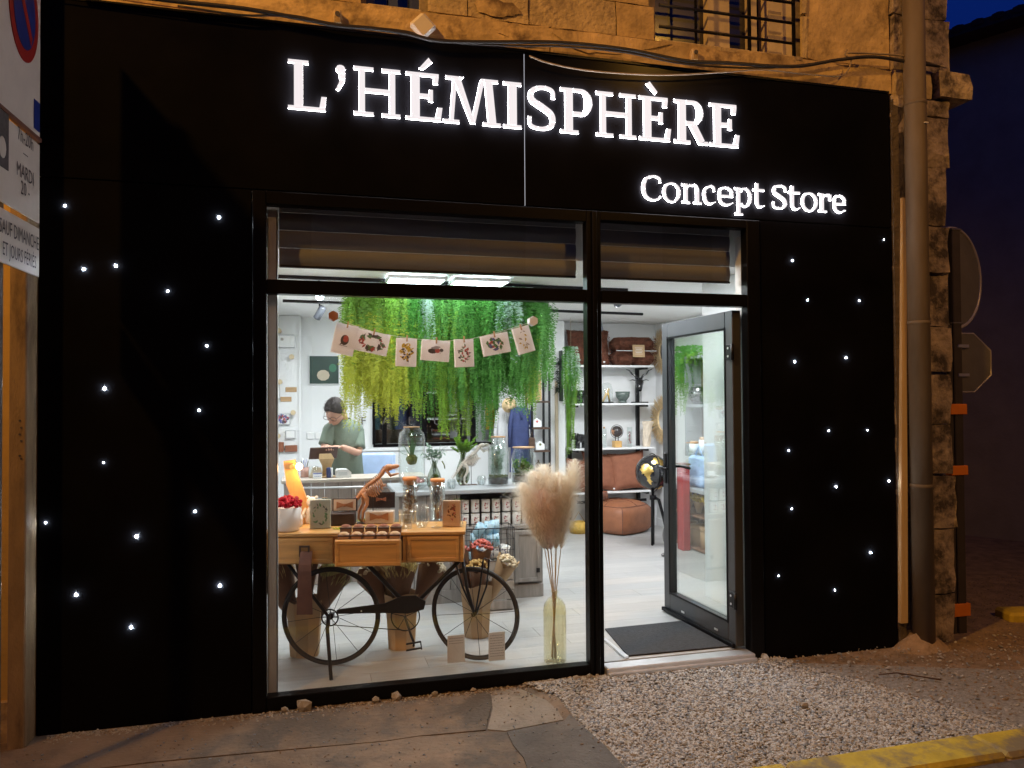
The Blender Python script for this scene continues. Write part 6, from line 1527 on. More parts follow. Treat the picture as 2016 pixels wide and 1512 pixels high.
# green picture
a, b = P(608, 757, Y=4.43), P(668, 700, Y=4.43); w_, h_ = b.x-a.x, b.z-a.z
t = thing('framed_picture', 'square dark green picture of a pale stone bottle on the wall above the man', 'picture', ((a.x+b.x)/2, 4.43, a.z))
MB().bb(-w_/2, w_/2, -.012, .018, 0, h_, 0, .003).build('picture_frame', M_white, t)
MB().bb(-w_/2+.008, w_/2-.008, -.0145, -.0125, .008, h_-.008).build('canvas', mat('dark_green_canvas', (.012, .045, .035), .4, 0, .4, 4, 0), t)
MB().add([(w_*.0+.085*math.cos(q)*.8-.01, -.0155, .10+.06*math.sin(q)) for q in [2*PI*i/10 for i in range(10)]], [list(range(10))]).build('painted_stone', mat('painted_pale', (.55, .47, .36), .6), t)
MB().add([(w_*.28+.04*math.cos(q), -.0152, .18+.045*math.sin(q)) for q in [2*PI*i/16 for i in range(16)]], [list(range(16))]).build('painted_sphere', mat('painted_green', (.03, .16, .09), .4), t)
for px in (611, 628):
    v = P(px, 858, Y=4.44); MB_ = MB().box((0, 0, 0), (.075, .012, .075), 0, None, .006)
    single('wall_socket', 'white wall socket, '+('left' if px < 620 else 'right')+' of the pair beside the man', 'socket', MB_, M_paper, (v.x, 4.44, v.z))
# display wall items
DYs = 4.235
items = [('frame', 563, 672, 34, 24, 'pale small frame with a dandelion print, top of the display wall'), ('peg', 550, 652, 0, 0, 'round wooden peg at the top left of the display wall'), ('peg', 575, 703, 0, 0, 'round wooden peg beside the thin string, upper display wall'), ('peg', 552, 752, 0, 0, 'round wooden peg halfway down the display wall'),
         ('tag', 573, 767, 20, 9, 'kraft paper tag, upper of two on the display wall'), ('tag', 563, 786, 20, 9, 'kraft paper tag, lower of two on the display wall'), ('frame', 555, 825, 30, 21, 'busy floral print frame in the middle of the display wall'), ('peg', 578, 812, 0, 0, 'large round wooden peg right of the floral frame'),
         ('frame', 572, 855, 18, 16, 'small blank white card box on the display wall'), ('peg', 548, 858, 0, 0, 'round wooden peg left of the small white card box'), ('frame', 573, 883, 22, 12, 'small brown photo card low on the display wall'), ('frame', 550, 880, 16, 18, 'narrow pale card beside the brown photo card'), ('frame', 547, 770, 8, 30, 'narrow white frame cut by the window edge, mid display wall')]
for kind, px, py, w0, h0_, lab in items:
    v = P(px, py, Y=DYs)
    if kind == 'peg':
        t = thing('wall_peg', lab, 'peg', (v.x, 4.248, v.z)); MB().cyl((0, 0, 0), (-.004, -.075, .0), .022, .025, 16).build('peg_stem', M_cork, t); MB().cyl((-.004, -.0755, 0), (-.004, -.079, 0), .026, n=18).build('peg_face', mat('pale_maple', (.62, .50, .32), .5), t)
    else:
        w_, h_ = ssize(w0, 4.2), ssize(h0_, 4.2)
        t = thing('small_frame' if kind == 'frame' else 'paper_tag', lab, 'frame' if kind == 'frame' else 'tag', (v.x, 4.248, v.z)); dpt = .03 if kind == 'frame' else .006
        MB().bb(-w_/2, w_/2, -dpt, 0, -h_/2, h_/2, 0, .003).build('frame' if kind == 'frame' else 'card', M_kraft if kind == 'tag' else (M_terr if 'brown photo' in lab else mat('silver_frame', (.55, .56, .58), .4, .3, .05, 8, 0)), t)
        if kind == 'frame':
            MB().bb(-w_/2+.01, w_/2-.01, -dpt-.0015, -dpt-.0002, -h_/2+.01, h_/2-.01).build('sheet', M_terr if 'brown photo' in lab else M_paper, t)
            if 'floral' in lab: o = print_motif(random.Random(8), w_*1.2, h_*1.1, [M_inkb, M_inkr, M_ink], 60, 'sprig').build('print', [M_inkb, M_inkr, M_ink], t, recalc=False); o.location = (0, -dpt-.0016, 0)
            if 'dandelion' in lab: MB().add([(-w_*.2+.016*math.cos(q), -dpt-.002, .02+.016*math.sin(q)) for q in [2*PI*i/12 for i in range(12)]], [list(range(12))]).build('print', mat('faint_print', (0, 0, 0)), t)
# partition window with black bars and letters
pw = thing('partition_window', 'black-barred interior window in the back wall, with letters, under the hanging ferns', 'window', (WX0, 4.44, WZ0)); PWW, PWH = WX1-WX0, WZ1-WZ0
def pbx(px): return P(px, 840, Y=4.43).x-WX0
MB().bb(-.02, PWW+.02, -.02, .06, -.03, .0, 0, .002).bb(-.02, PWW+.02, -.02, .06, PWH, PWH+.03, 0, .002).bb(-.03, -.0, -.02, .06, .0, PWH).build('frame', M_frame, pw)
for px, ww in ((757, 8), (836, 8), (905, 5), (932, 9), (979, 5)):
    x = pbx(px); h2_ = ssize(ww, 4.4)/2; MB().bb(x-h2_, x+h2_, -.022, .05, .0, PWH).build('mullion', M_frame, pw)
MB().bb(0, PWW, .02, .026, 0, PWH).build('pane', M_glass, pw)
MB().bb(-.2, PWW+.03, -.012, -.001, -.075, -.035, 0, .003).build('ledge', M_white, pw)
for ch, px in (('F', 715), ('A', 759), ('L', 808), ('U', 860), ('O', 911)):
    mt = MB(); x = pbx(px); text_into(mt, ch, .125, Matrix.Translation((x, -.03, P(px, 836, Y=4.43).z-WZ0)) @ RX, 0, .004); mt.build('letter', M_ink, pw)
# clothes and shelves in the back room
sh = thing('stock_shelf', 'dark shelf with folded fabrics seen through the partition window', 'shelf', (1.6, 5.2, 0))
for k, zz in enumerate((1.04, 1.30, 1.62)): MB().bb(-.45, .30, -.15, .15, zz, zz+.02).build('shelf_board', M_white if k else M_woodd, sh)
for sx_ in (-.45, .29): MB().bb(sx_, sx_+.012, -.15, .15, .2, 2.1).build('upright', M_blackmetal, sh)
for k, (x, z, n_) in enumerate(((-.28, 1.06, 6), (0, 1.06, 5), (.12, 1.32, 3), (-.3, 1.32, 4), (.0, 1.64, 3))):
    t = thing('folded_fabric', ['stack of grey and orange folded cloth, lower left of the back room shelf', 'stack of folded orange cloth, lower middle of the back room shelf', 'short stack of dark cloth on the middle back room shelf', 'stack of striped cloth on the middle back room shelf', 'folded cloth on the top back room shelf'][k], 'fabric', (1.6+x, 5.18, z))
    for q in range(n_): MB().box((0, 0, .012+q*.024), (.20, .2, .021), 0, (0, 0, R.uniform(-.05, .05)), .007).build('folded_cloth', [M_signbk, M_terr, M_ink, M_ivory][(q+k) % 4], t)
def coat(lab, x, y, ztop_, h, w_, m, open_=False, rz=0, cat='coat'):
    t = thing('coat', lab, cat, (x, y, ztop_), rz)
    prof = [(.10, 0), (.42, -.035), (.5, -.10), (.47, -.35), (.52, -.75), (.60, -1.0)]; vs = []; n = 18
    for f, z in prof:
        for k in range(n):
            a = 2*PI*k/n; ff = 1+.05*math.sin(a*5+z*3)
            vs.append((f*w_*math.cos(a)*ff, f*w_*.42*math.sin(a)*ff, z*h))
    MB().add(vs, [(i*n+k, (i+1)*n+k, (i+1)*n+(k+1) % n, i*n+(k+1) % n) for i in range(len(prof)-1) for k in range(n)], 0, True).build('coat_body', m, t, recalc=False)
    for s_ in (-1, 1): MB().tube([(s_*w_*.42, 0, -.05*h), (s_*w_*.58, -.01, -.3*h), (s_*w_*.62, -.03, -.62*h)], [w_*.13, w_*.12, w_*.10], 10, flat=.8).build('sleeve', m, t)
    MB().tube([(-w_*.18, -w_*.12, 0), (-w_*.05, -w_*.22, -.12*h), (0, -w_*.23, -.2*h)], w_*.05, 6).tube([(w_*.18, -w_*.12, 0), (w_*.05, -w_*.22, -.12*h), (0, -w_*.23, -.2*h)], w_*.05, 6).build('lapel', m, t)
    MB().tube([(0, 0, .0), (0, 0, .03), (.02, 0, .05), (0, 0, .07)], .003, 5).build('hook', M_blackmetal, t)
for x, lab, m in ((.95, 'dark grey coat hanging in the back room, left', M_ink), (1.1, 'blue denim jacket hanging in the back room', M_navy), (1.28, 'dark coat hanging right of the denim jacket in the back room', M_trouser), (.82, 'teal jacket hanging at the far left of the back room', mat('teal_cloth', (.03, .09, .12), .9))):
    coat(lab, x, 5.0, 1.95, .75, .26, m, rz=.9)
coat('yellow scarf-like top seen through the right pane of the partition window', P(967, 800, Y=4.9).x, 4.9, 1.50, .32, .12, M_inky)
v0 = P(1003, 815, Y=4.05); coat('ivory coat hanging on the back wall left of the navy one', v0.x, 4.2, P(1003, 800, Y=4.1).z, .95, .22, M_ivory)
coat('dark narrow coat edge hanging left of the ivory coat', P(989, 812, Y=4.25).x, 4.3, P(989, 805, Y=4.2).z, .85, .09, M_navy)
v0 = P(1027, 812, Y=3.9); coat('navy blue wool coat hanging in front of the back wall', v0.x, 3.95, P(1027, 800, Y=3.9).z, .72, .215, M_navy)
t = thing('straw_hat', 'round straw hat hanging above the ivory coat', 'hat', (P(1003, 800, Y=4.0).x, 4.0, P(1003, 798, Y=4.0).z))
MB().lathe([(.0, -.04), (.045, -.04), (.05, 0), (.085, .008), (.085, .012), (.05, .006)], n=28, M=Matrix.Rotation(-PI/2+.2, 4, 'X')).build('hat', M_straw, t)
# ladder shelf
l0_, l1_ = P(1042, 850, Y=4.0).x, P(1076, 850, Y=4.0).x; hw = (l1_-l0_)/2
ls = thing('ladder_shelf', 'narrow black ladder shelf with small white and wooden objects by the white pilaster', 'shelf', ((l0_+l1_)/2, 4.0, 0))
zt_ = P(1076, 735, Y=4.0).z
for sx_ in (-hw, hw):
    for yy in (-.11, .11): MB().bb(sx_-.011, sx_+.011, yy-.011, yy+.011, 0, zt_).build('upright', M_blackmetal, ls)
for py in (791, 843, 888, 926, 970, 1010):
    z = P(1058, py, Y=3.9).z; MB().bb(-hw, hw, -.13, .13, z-.012, z+.008, 0, .002).build('shelf_board', M_woodd, ls)
for px, py, kind, lab in ((1056, 842, 'w', 'white ceramic house on the second rung of the ladder shelf'), (1062, 887, 'w', 'small glass cloche on the third rung of the ladder shelf'), (1060, 925, 'b', 'little dark bottle on the lowest visible rung of the ladder shelf'), (1053, 790, 'k', 'kraft board leaning on the top rung of the ladder shelf')):
    v = P(px, py, Y=3.93); v.z += .009
    if kind == 'k': single('kraft_board', lab, 'board', MB().box((0, 0, .16), (.17, .015, .32), 0, (-.05, 0, 0), .003), M_kraft, (v.x, 3.96, v.z))
    elif kind == 'b': single('bottle', lab, 'bottle', MB().lathe([(0, 0), (.025, 0), (.025, .06), (.01, .08), (.01, .10), (0, .10)], n=14), M_soil, (v.x, 3.93, v.z))
    else:
        t = thing('ornament', lab, 'ornament', (v.x, 3.93, v.z)); MB().prism([(-.05, 0), (.05, 0), (.05, .06), (0, .10), (-.05, .06)], -.03, .03).build('body', M_white, t); MB().cyl((.0, -.031, .06), (0, -.034, .06), .014, n=10).build('spot', M_inkr if py < 880 else M_moss, t)
t = thing('leather_bag', 'small dark leather bag hanging from the ladder shelf beside the navy coat', 'bag', (P(1046, 862, Y=3.85).x, 3.83, P(1046, 872, Y=3.85).z))
MB().box((0, 0, 0), (.07, .03, .12), 0, None, .012).build('bag', M_woodd, t); MB().tube([(-.02, 0, .06), (0, 0, .12), (.02, 0, .06)], .004, 5).build('handle', M_woodd, t)
# black board with staghorn plant
a, b = P(1090, 790, Y=4.1), P(1105, 690, Y=4.1)
t = thing('wall_plant', 'dark mounted fern on a black board hanging on the white pilaster', 'plant', (b.x, 4.12, a.z)); h_ = b.z-a.z
MB().bb(-.004, .012, -.04, .06, 0, h_, 0, .003).build('board', mat('dark_green_board', (.015, .03, .02), .5), t)
mb = MB(); rg = random.Random(4)
for i in range(70):
    p0 = Vector((-.005, rg.uniform(-.03, .04), h_*rg.uniform(.15, .85))); leafquad(mb, p0, (-1, rg.gauss(0, .5), rg.gauss(0, .6)), (0, 0, 1), rg.uniform(.05, .12), .022)
mb.build('fronds', mat('dark_leaf', (.015, .04, .02), .6, 0, .3, 8, 0), t, recalc=False)

# ============================================================ FERN CEILING
def fern_mesh(seed, L, n, mats, spread=.10, dens=1.0, lw=.006, ll=.020):
    """n trailing strands with two-ranked leaflets; tips recoloured by slot 1"""
    rg = random.Random(seed); mb = MB()
    for s_ in range(n):
        a = rg.uniform(0, 6.28); r0 = rg.uniform(0, .05); out = rg.uniform(.015, spread); Ls = L*rg.choice((1, 1, 1, .92, .8, .6))*rg.uniform(.85, 1.0); ph = rg.uniform(0, 6)
        N = max(6, int(62*Ls*dens)); pts = []
        for k in range(N+1):
            f = k/N; rr = r0+out*(1-math.exp(-5*f)); up_ = .04*math.sin(min(1, f*9)*PI)
            pts.append(Vector((rr*math.cos(a)+.014*math.sin(7*f+ph), rr*math.sin(a)+.014*math.cos(6*f+ph), -Ls*f+up_)))
        tw = rg.uniform(0, 3.14)
        for k in range(N):
            p0, p1 = pts[k], pts[k+1]; d = (p1-p0).normalized(); f = k/N
            l_ = ll*(1-.5*f)*(1 if f > .04 else .4)*rg.uniform(.7, 1.4)
            mi = 0 if rg.random() < 1.55-2.2*f else 1
            for s2 in (-1, 1):
                tt = tw+f*1.5+rg.gauss(0, .45); sd = Vector((math.cos(tt), math.sin(tt), 0))
                q = p0+d*rg.uniform(0, .01); t_ = q+sd*s2*l_+d*l_*rg.uniform(-.1, .7); md_ = q.lerp(t_, .5); w2 = Vector((0, 0, lw*.6))
                mb.add([q, md_+w2, t_, md_-w2], [(0, 1, 2, 3)], mi, False)
            mb.add([p0-sd*.0009, p0+sd*.0009, p1+sd*.0009, p1-sd*.0009], [(0, 1, 2, 3)], mi, False)
    return mb
FY0, FY1 = 1.52, 2.12
fz = 2.40
fg = thing('hanging_ferns', 'mass of trailing green artificial ferns hung from the ceiling over the counter', 'plant', (1.0, 1.8, fz))
# support grid
for yy in (-.24, 0, .24): MB().bb(-.72, .72, yy-.004, yy+.004, .012, .02).build('grid_wire', M_alu, fg)
for xx in (-.7, -.35, 0, .35, .7): MB().bb(xx-.004, xx+.004, -.26, .26, .003, .011).build('grid_wire', M_alu, fg)
fm = {}
sets = {'G': [M_leaf[0], M_leaf[1]], 'B': [M_leaf[1], M_leaf[2]], 'Y': [M_leaf[2], M_leaf[3]], 'YY': [M_leaf[2], M_leaf[3]], 'L': [M_leaf[0], M_leaf[4]], 'E': [M_eucal, M_leaf[1]]}
def cluster(kind, L, x, y, seed, thin=False):
    key = (kind, round(L, 1), seed % 2, thin)
    if key not in fm:
        mb = fern_mesh(int(L*100)+seed % 2*7+len(kind)*31, L, 30 if not thin else 18, None, .085 if not thin else .03, 1.0, .0075, .030 if not thin else .022)
        o = mb.build('fern_cluster', sets[kind], fg, recalc=False); fm[key] = o.data
    else:
        o = bpy.data.objects.new('fern_cluster', fm[key]); COL.objects.link(o); o.parent = fg
    o.location = (x-1.0, y-1.8, 0); o.rotation_euler = (0, 0, R.uniform(0, 6)); o.scale = (R.uniform(.8, 1.2),)*2+(R.uniform(.93, 1.07),)
FXL, FXR = P(706, 700, Y=1.8).x, P(1050, 700, Y=1.8).x
def fbot(px, py, y=1.75): return fz-P(px, py, Y=y).z
outl = [(690, 850, 'YY', 1), (704, 795, 'Y', 0), (722, 800, 'Y', 0), (745, 812, 'Y', 0), (742, 780, 'Y', 0), (765, 825, 'YY', 0), (785, 838, 'YY', 1), (775, 775, 'L', 0), (800, 800, 'L', 0), (822, 830, 'L', 1), (815, 740, 'G', 0), (840, 770, 'B', 0), (840, 832, 'E', 1), (862, 780, 'B', 0), (880, 855, 'L', 1), (872, 850, 'B', 1), (895, 770, 'B', 0), (912, 860, 'L', 1), (905, 800, 'G', 0), (930, 740, 'G', 0), (945, 805, 'G', 0), (962, 800, 'G', 0), (955, 850, 'G', 1), (985, 770, 'G', 0), (1005, 790, 'E', 0), (1020, 760, 'G', 0), (1040, 800, 'G', 0), (1046, 820, 'L', 1), (1060, 770, 'G', 0), (1012, 810, 'E', 1)]
sd = 0
for px, py, kind, thin in outl:
    for yy in ((1.58, 1.80, 2.02) if not thin else (1.60, 1.66)):
        x = P(px, 700, Y=yy).x; L = fbot(px, py+6, yy)*R.uniform(.92, 1.02); cluster(kind, L, min(max(x, P(692, 700, Y=yy).x), P(1062, 700, Y=yy).x), yy+R.uniform(-.06, .06), sd, bool(thin)); sd += 1
for i in range(9):
    px = 715+i*40; yy = R.uniform(1.5, 2.05); kind = 'Y' if px < 740 else 'G'; cluster(kind if R.random() < .7 else 'B', fbot(px, R.uniform(650, 720), yy), P(px, 700, Y=yy).x, yy, sd); sd += 1
# vine by the right-hand shelves
vt = thing('trailing_vine', 'long bright green trailing plant hanging left of the white shelves', 'plant', (P(1124, 700, Y=3.9).x, 3.9, P(1124, 685, Y=3.9).z))
LV = vt.location.z-P(1122, 915, Y=3.9).z
for k, (dx, L, kd) in enumerate(((0, .72, 'B'), (-.02, .6, 'G'), (.02, .66, 'E'), (-.01, LV, 'B'), (0, LV*.96, 'B'))):
    o = fern_mesh(60+k, L, 16 if k < 3 else 12, None, .075 if k < 3 else .03, 1.2, .008, .024).build('vine_strand', sets[kd], vt, recalc=False); o.location = (dx, 0, 0)
MB().tube([(0, 0, 0), (0, 0, 2.45-vt.location.z)], .002, 5).build('cord', M_rope, vt)

# ============================================================ SHELVES ON THE RIGHT OF THE BACK WALL
SX0, SX1 = P(1126, 720, Y=4.15).x, P(1287, 720, Y=4.15).x; SYf = 4.14
us = thing('wall_shelves', 'white shelves on black steel uprights carrying dark ornaments and cushions', 'shelf unit', ((SX0+SX1)/2, 4.3, 0)); hw = (SX1-SX0)/2
shz = [P(1200, y, Y=SYf).z for y in (719, 794, 882, 968)]
for z in shz: MB().bb(-hw, hw, SYf-4.3, .14, z-.022, z, 0, .003).build('shelf_board', M_white, us)
for sx_ in (-hw+.06, hw-.09):
    MB().bb(sx_-.018, sx_+.018, .10, .145, shz[3]-.35, shz[0]-.0).build('upright', M_blackmetal, us)
    for z in shz: MB().bb(sx_-.015, sx_+.015, SYf-4.29, .099, z-.045, z-.0225).build('bracket', M_blackmetal, us)
MB().bb(-hw+.06, hw-.1, -.13, -.11, shz[3]-.13, shz[3]-.10).build('bench_rail', M_blackmetal, us)
def sp_(px, k, y=4.28): return Vector((P(px, 700, Y=y).x, y, shz[k]+.001))
def cushion(lab, loc, w_, h_, d, m, rot=(0, 0, 0), pinch=.18, fur=False, seed=1, cat='cushion'):
    t = thing('cushion', lab, cat, loc); t.rotation_euler = rot; n = 14; vs = []; rg = random.Random(seed)
    for sgn in (-1, 1):
        for j in range(n+1):
            for i in range(n+1):
                u, v_ = i/n*2-1, j/n*2-1; th = ((1-u**4)*(1-v_**4))**.45; pu = 1-pinch*(1-abs(v_)**2)*abs(u)**3*.5; pv = 1-pinch*(1-abs(u)**2)*abs(v_)**3*.5
                vs.append((u*w_/2*pu+(rg.gauss(0, .004) if fur else 0), sgn*(d/2*th+.003)*(1+(rg.gauss(0, .08) if fur else 0)), h_/2+v_*h_/2*pv+(rg.gauss(0, .004) if fur else 0)))
    fs = []
    for s_ in (0, 1):
        o = s_*(n+1)**2
        for j in range(n):
            for i in range(n): a = o+j*(n+1)+i; fs.append((a, a+1, a+n+2, a+n+1) if s_ else (a, a+n+1, a+n+2, a+1))
    rim = [i for i in range(n+1)]+[j*(n+1)+n for j in range(1, n+1)]+[n*(n+1)+i for i in range(n-1, -1, -1)]+[j*(n+1) for j in range(n-1, 0, -1)]; o = (n+1)**2
    for k in range(len(rim)): a, b = rim[k], rim[(k+1) % len(rim)]; fs.append((a, b, b+o, a+o))
    mb = MB().add(vs, fs, 0, True)
    if fur:
        for i in range(900):
            u, v_ = rg.uniform(-1, 1), rg.uniform(-1, 1); th = ((1-u**4)*(1-v_**4))**.45
            leafquad(mb, (u*w_/2, -d/2*th, h_/2+v_*h_/2), (rg.gauss(u*.6, .4), -.6, rg.gauss(-.4, .4)), (1, 0, 0), .022, .007)
    mb.build('cover', m, t)
    MB().box((w_*.32, -d*.36-.006, .03), (.022, .006, .016)).build('button_tag', M_paper, t)
    return t
cushion('upright brown fur cushion on the top white shelf, behind the mullion', sp_(1160, 0, 4.24), .52, .42, .14, M_fur, (-.15, 0, 0), .1, True, 2)
# folded fur throw with paper label
t = thing('fur_throw', 'folded brown fur throw tied up with a pale paper label on the top shelf', 'throw', sp_(1243, 0, 4.26)); rg = random.Random(8)
for (x, z, w0, h0_) in ((-.125, .085, .27, .175), (.125, .085, .27, .175), (0, .25, .52, .175)):
    mbx = MB().box((x, 0, z), (w0*.97, .26, h0_*.97), 0, None, .055); mbx.v = [(a*(1+rg.uniform(-.01, .01)), b, c+rg.uniform(-.006, .006)) for a, b, c in mbx.v]; mbx.sph((x, 0, z), (w0*.5, .135, h0_*.52), 18, 12, 0, None, None, .04, rg).build('fur_roll', M_fur, t)
mb = MB()
for i in range(1600):
    a = rg.uniform(0, 6.3); x = rg.uniform(-.26, .26); z = rg.uniform(.02, .32); leafquad(mb, (x, -.10-.03*math.sin(z*9), z), (rg.gauss(0, .5), -.5, rg.gauss(-.3, .5)), (1, 0, 0), .026, .008)
mb.build('fur_pile', M_fur, t, recalc=False)
MB().box((.02, -.165, .165), (.15, .006, .145), 0, (-.08, 0, 0)).build('paper_label', M_kraft, t)
for k in range(5): MB().box((.02, -.170, .20-.018*k), (.10-.02*(k % 2), .002, .004)).build('label_line', M_paper, t)
MB().bb(-.255, .255, -.148, -.143, .165, .172).build('tie', M_paper, t)
# second shelf
def elephant(lab, loc, s, m):
    t = thing('elephant_figurine', lab, 'figurine', loc, .3)
    MB().sph((0, 0, .12*s), (.09*s, .05*s, .055*s), 14, 10).build('body', m, t); h = MB().sph((-.095*s, 0, .145*s), (.042*s, .038*s, .045*s), 12, 8).build('head', m, t)
    MB().tube([(-.125*s, 0, .14*s), (-.15*s, 0, .10*s), (-.15*s, 0, .05*s), (-.165*s, 0, .04*s)], [.018*s, .015*s, .010*s, .007*s], 8).build('trunk', m, h)
    for q in (-1, 1): MB().sph((-.08*s, q*.045*s, .145*s), (.032*s, .007*s, .042*s), 10, 6).build('ear', m, h)
    for x in (-.055, .055):
        for q in (-1, 1): MB().cyl((x*s, q*.028*s, .10*s), (x*s, q*.028*s, 0), .02*s, .018*s, 10).build('leg', m, t)
def bowl(lab, loc, r, h, m, foot=True, name='bowl'):
    t = thing(name, lab, 'bowl', loc); MB().lathe([(0, .03), (r*.5, .025), (r*.9, h*.55), (r, h), (r*.94, h), (r*.84, h*.58), (0, .045)], n=28).build('bowl', m, t)
    MB().lathe([(0, .001), (r*.55, .001), (r*.5, .03), (0, .034)], n=20).build('foot', m, t)
bowl('glossy black bowl on the second shelf left of the mullion', sp_(1140, 1, 4.22), .10, .15, M_gloss)
t = thing('glass_cloche', 'glass dome over a gold sculpture on the second shelf', 'cloche', sp_(1193, 1, 4.22))
MB().lathe([(0, .001), (.085, .001), (.085, .016), (0, .018)], n=28).build('base', M_gloss, t); MB().lathe([(.075, .017), (.076, .16), (.06, .215), (.03, .24), (0, .245)], n=28).build('dome', M_jar, t)
MB().tube([(-.045, 0, .02), (-.01, 0, .09), (.03, 0, .17)], [.014, .016, .018], 8).build('gold_branch', M_straw, t); MB().tube([(.04, 0, .02), (.03, .01, .09), (.02, .01, .15)], .012, 8).build('gold_branch', M_gold, t)
bowl('footed grey-green glazed bowl in the middle of the second shelf', sp_(1225, 1, 4.24), .088, .135, mat('grey_green_glaze', (.11, .14, .13), .25, 0, .2, 8, .02))
t = thing('antelope_head', 'black antelope head sculpture with long curved horns on a small stand', 'sculpture', sp_(1258, 1, 4.22), -.35)
MB().bb(-.10, .10, -.05, .05, 0, .014, 0, .003).build('base', M_gloss, t)
for q in (-.018, .018): MB().cyl((q, 0, .01), (q, 0, .16), .0035, n=6).build('rod', M_blackmetal, t)
hh_ = MB().tube([(0, .02, .27), (0, -.01, .24), (0, -.045, .19), (0, -.07, .145)], [.045, .052, .036, .022], 12, flat=1.0).build('head', M_gloss, t)
for q in (-1, 1):
    MB().tube([(q*.02, 0, .285), (q*.05, .01, .33), (q*.085, .01, .345), (q*.115, .0, .385), (q*.155, -.01, .40)], [.014, .013, .011, .008, .003], 8).build('horn', M_gloss, hh_)
    MB().tube([(q*.04, .01, .265), (q*.08, .01, .275), (q*.115, .0, .265)], [.012, .018, .004], 8, flat=.4).build('ear', M_gloss, hh_)
# third shelf
elephant('black carved animal figure on the third shelf left of the mullion', sp_(1142, 2, 4.22), .95, M_gloss)
t = thing('desk_globe', 'small dark globe with copper lands on a square wooden foot', 'globe', sp_(1213, 2, 4.22))
MB().bb(-.045, .045, -.045, .045, 0, .075, 0, .004).build('wooden_foot', mat('maple', (.60, .36, .13), .5), t)
for q_ in (-1, 1): MB().cyl((q_*.015, 0, .075), (q_*.02, 0, .125), .005, n=6).build('rod', M_blackmetal, t)
g = MB().sph((0, 0, .185), .066, 24, 16).build('ball', mat('smoky_globe', (.06, .05, .05), .25, 0, .3, 6, 0, col2=(.50, .24, .12), c2lo=.50, c2hi=.53), t)
MB().tube([(.078*math.cos(a), 0, .185+.078*math.sin(a)) for a in [2*PI*i/32 for i in range(32)]], .0035, 6, closed=True).build('meridian', M_blackmetal, t)
t = thing('flower_tube', 'glass tube holding a dried dark red flower on the third shelf', 'glass tube', sp_(1238, 2, 4.22))
MB().lathe([(0, .001), (.032, .001), (.032, .235), (.029, .235), (.029, .006), (0, .006)], n=20).build('glass', M_jar, t)
mb = MB(); rg = random.Random(3)
for i in range(90): leafquad(mb, (rg.gauss(0, .006), rg.gauss(0, .006), rg.uniform(.03, .17)), (rg.gauss(0, .6), rg.gauss(0, .6), 1), (1, 0, 0), .025, .010)
mb.build('dried_flower', mat('dark_red_petal', (.35, .03, .04), .8), t, recalc=False)
t = thing('bone_vase', 'tall rough cream carved vase at the right end of the third shelf', 'vase', sp_(1271, 2, 4.25)); rg = random.Random(5)
vs = []; n = 14
prof = [(.045, 0), (.047, .08), (.052, .16), (.056, .24), (.068, .29), (.05, .30)]
for r_0, z in prof:
    for k in range(n): a = 2*PI*k/n; q = r_0*(1+rg.uniform(-.12, .12)); vs.append((q*math.cos(a)+z*.06, q*math.sin(a), z))
MB().add(vs, [(i*n+k, i*n+(k+1) % n, (i+1)*n+(k+1) % n, (i+1)*n+k) for i in range(len(prof)-1) for k in range(n)]+[tuple(range(n))], 0, False).build('vase', mat('cream_bone', (.70, .60, .48), .7, 0, .15, 12, .2), t)
t = thing('tall_tube', 'slim empty glass tube beside the mullion on the third shelf', 'glass tube', sp_(1188, 2, 4.22)); MB().lathe([(0, .001), (.03, .001), (.03, .22), (.027, .22), (.027, .006), (0, .006)], n=18).build('glass', M_jar, t); MB().lathe([(0, .222), (.012, .222), (.012, .24), (0, .245)], n=10).build('knob', M_cork, t)
# bench shelf cushions
cushion('shaggy rust cushion at the left end of the bench shelf', sp_(1137, 3, 4.18), .36, .38, .14, M_terr, (-.2, .15, 0), .15, True, 9)
cushion('plain terracotta cushion just right of the mullion on the bench', sp_(1180, 3, 4.20), .46, .46, .15, M_terr, (-.25, .10, .12), .22)
cushion('plain terracotta cushion in the middle of the bench, behind the big globe', sp_(1240, 3, 4.18), .46, .46, .15, M_terr, (-.22, -.08, -.05), .22)
cushion('terracotta cushion at the right end of the bench, mostly hidden by the globe', sp_(1275, 3, 4.28), .34, .36, .14, M_terr, (-.2, .05, 0), .22)
t = thing('fringed_blanket', 'rust fringed blanket end hanging over the bench edge beside the mullion', 'blanket', (P(1188, 970, Y=4.12).x, 4.125, shz[3]+.002))
MB().box((0, .03, -.0), (.10, .08, .012), 0, None, .003).build('cloth', M_terr, t)
for k in range(9): MB().tube([(-.045+.011*k, -.012, 0), (-.045+.011*k+R.uniform(-.004, .004), -.016, -.09-R.uniform(0, .03))], .0035, 5).build('fringe', M_terr, t)
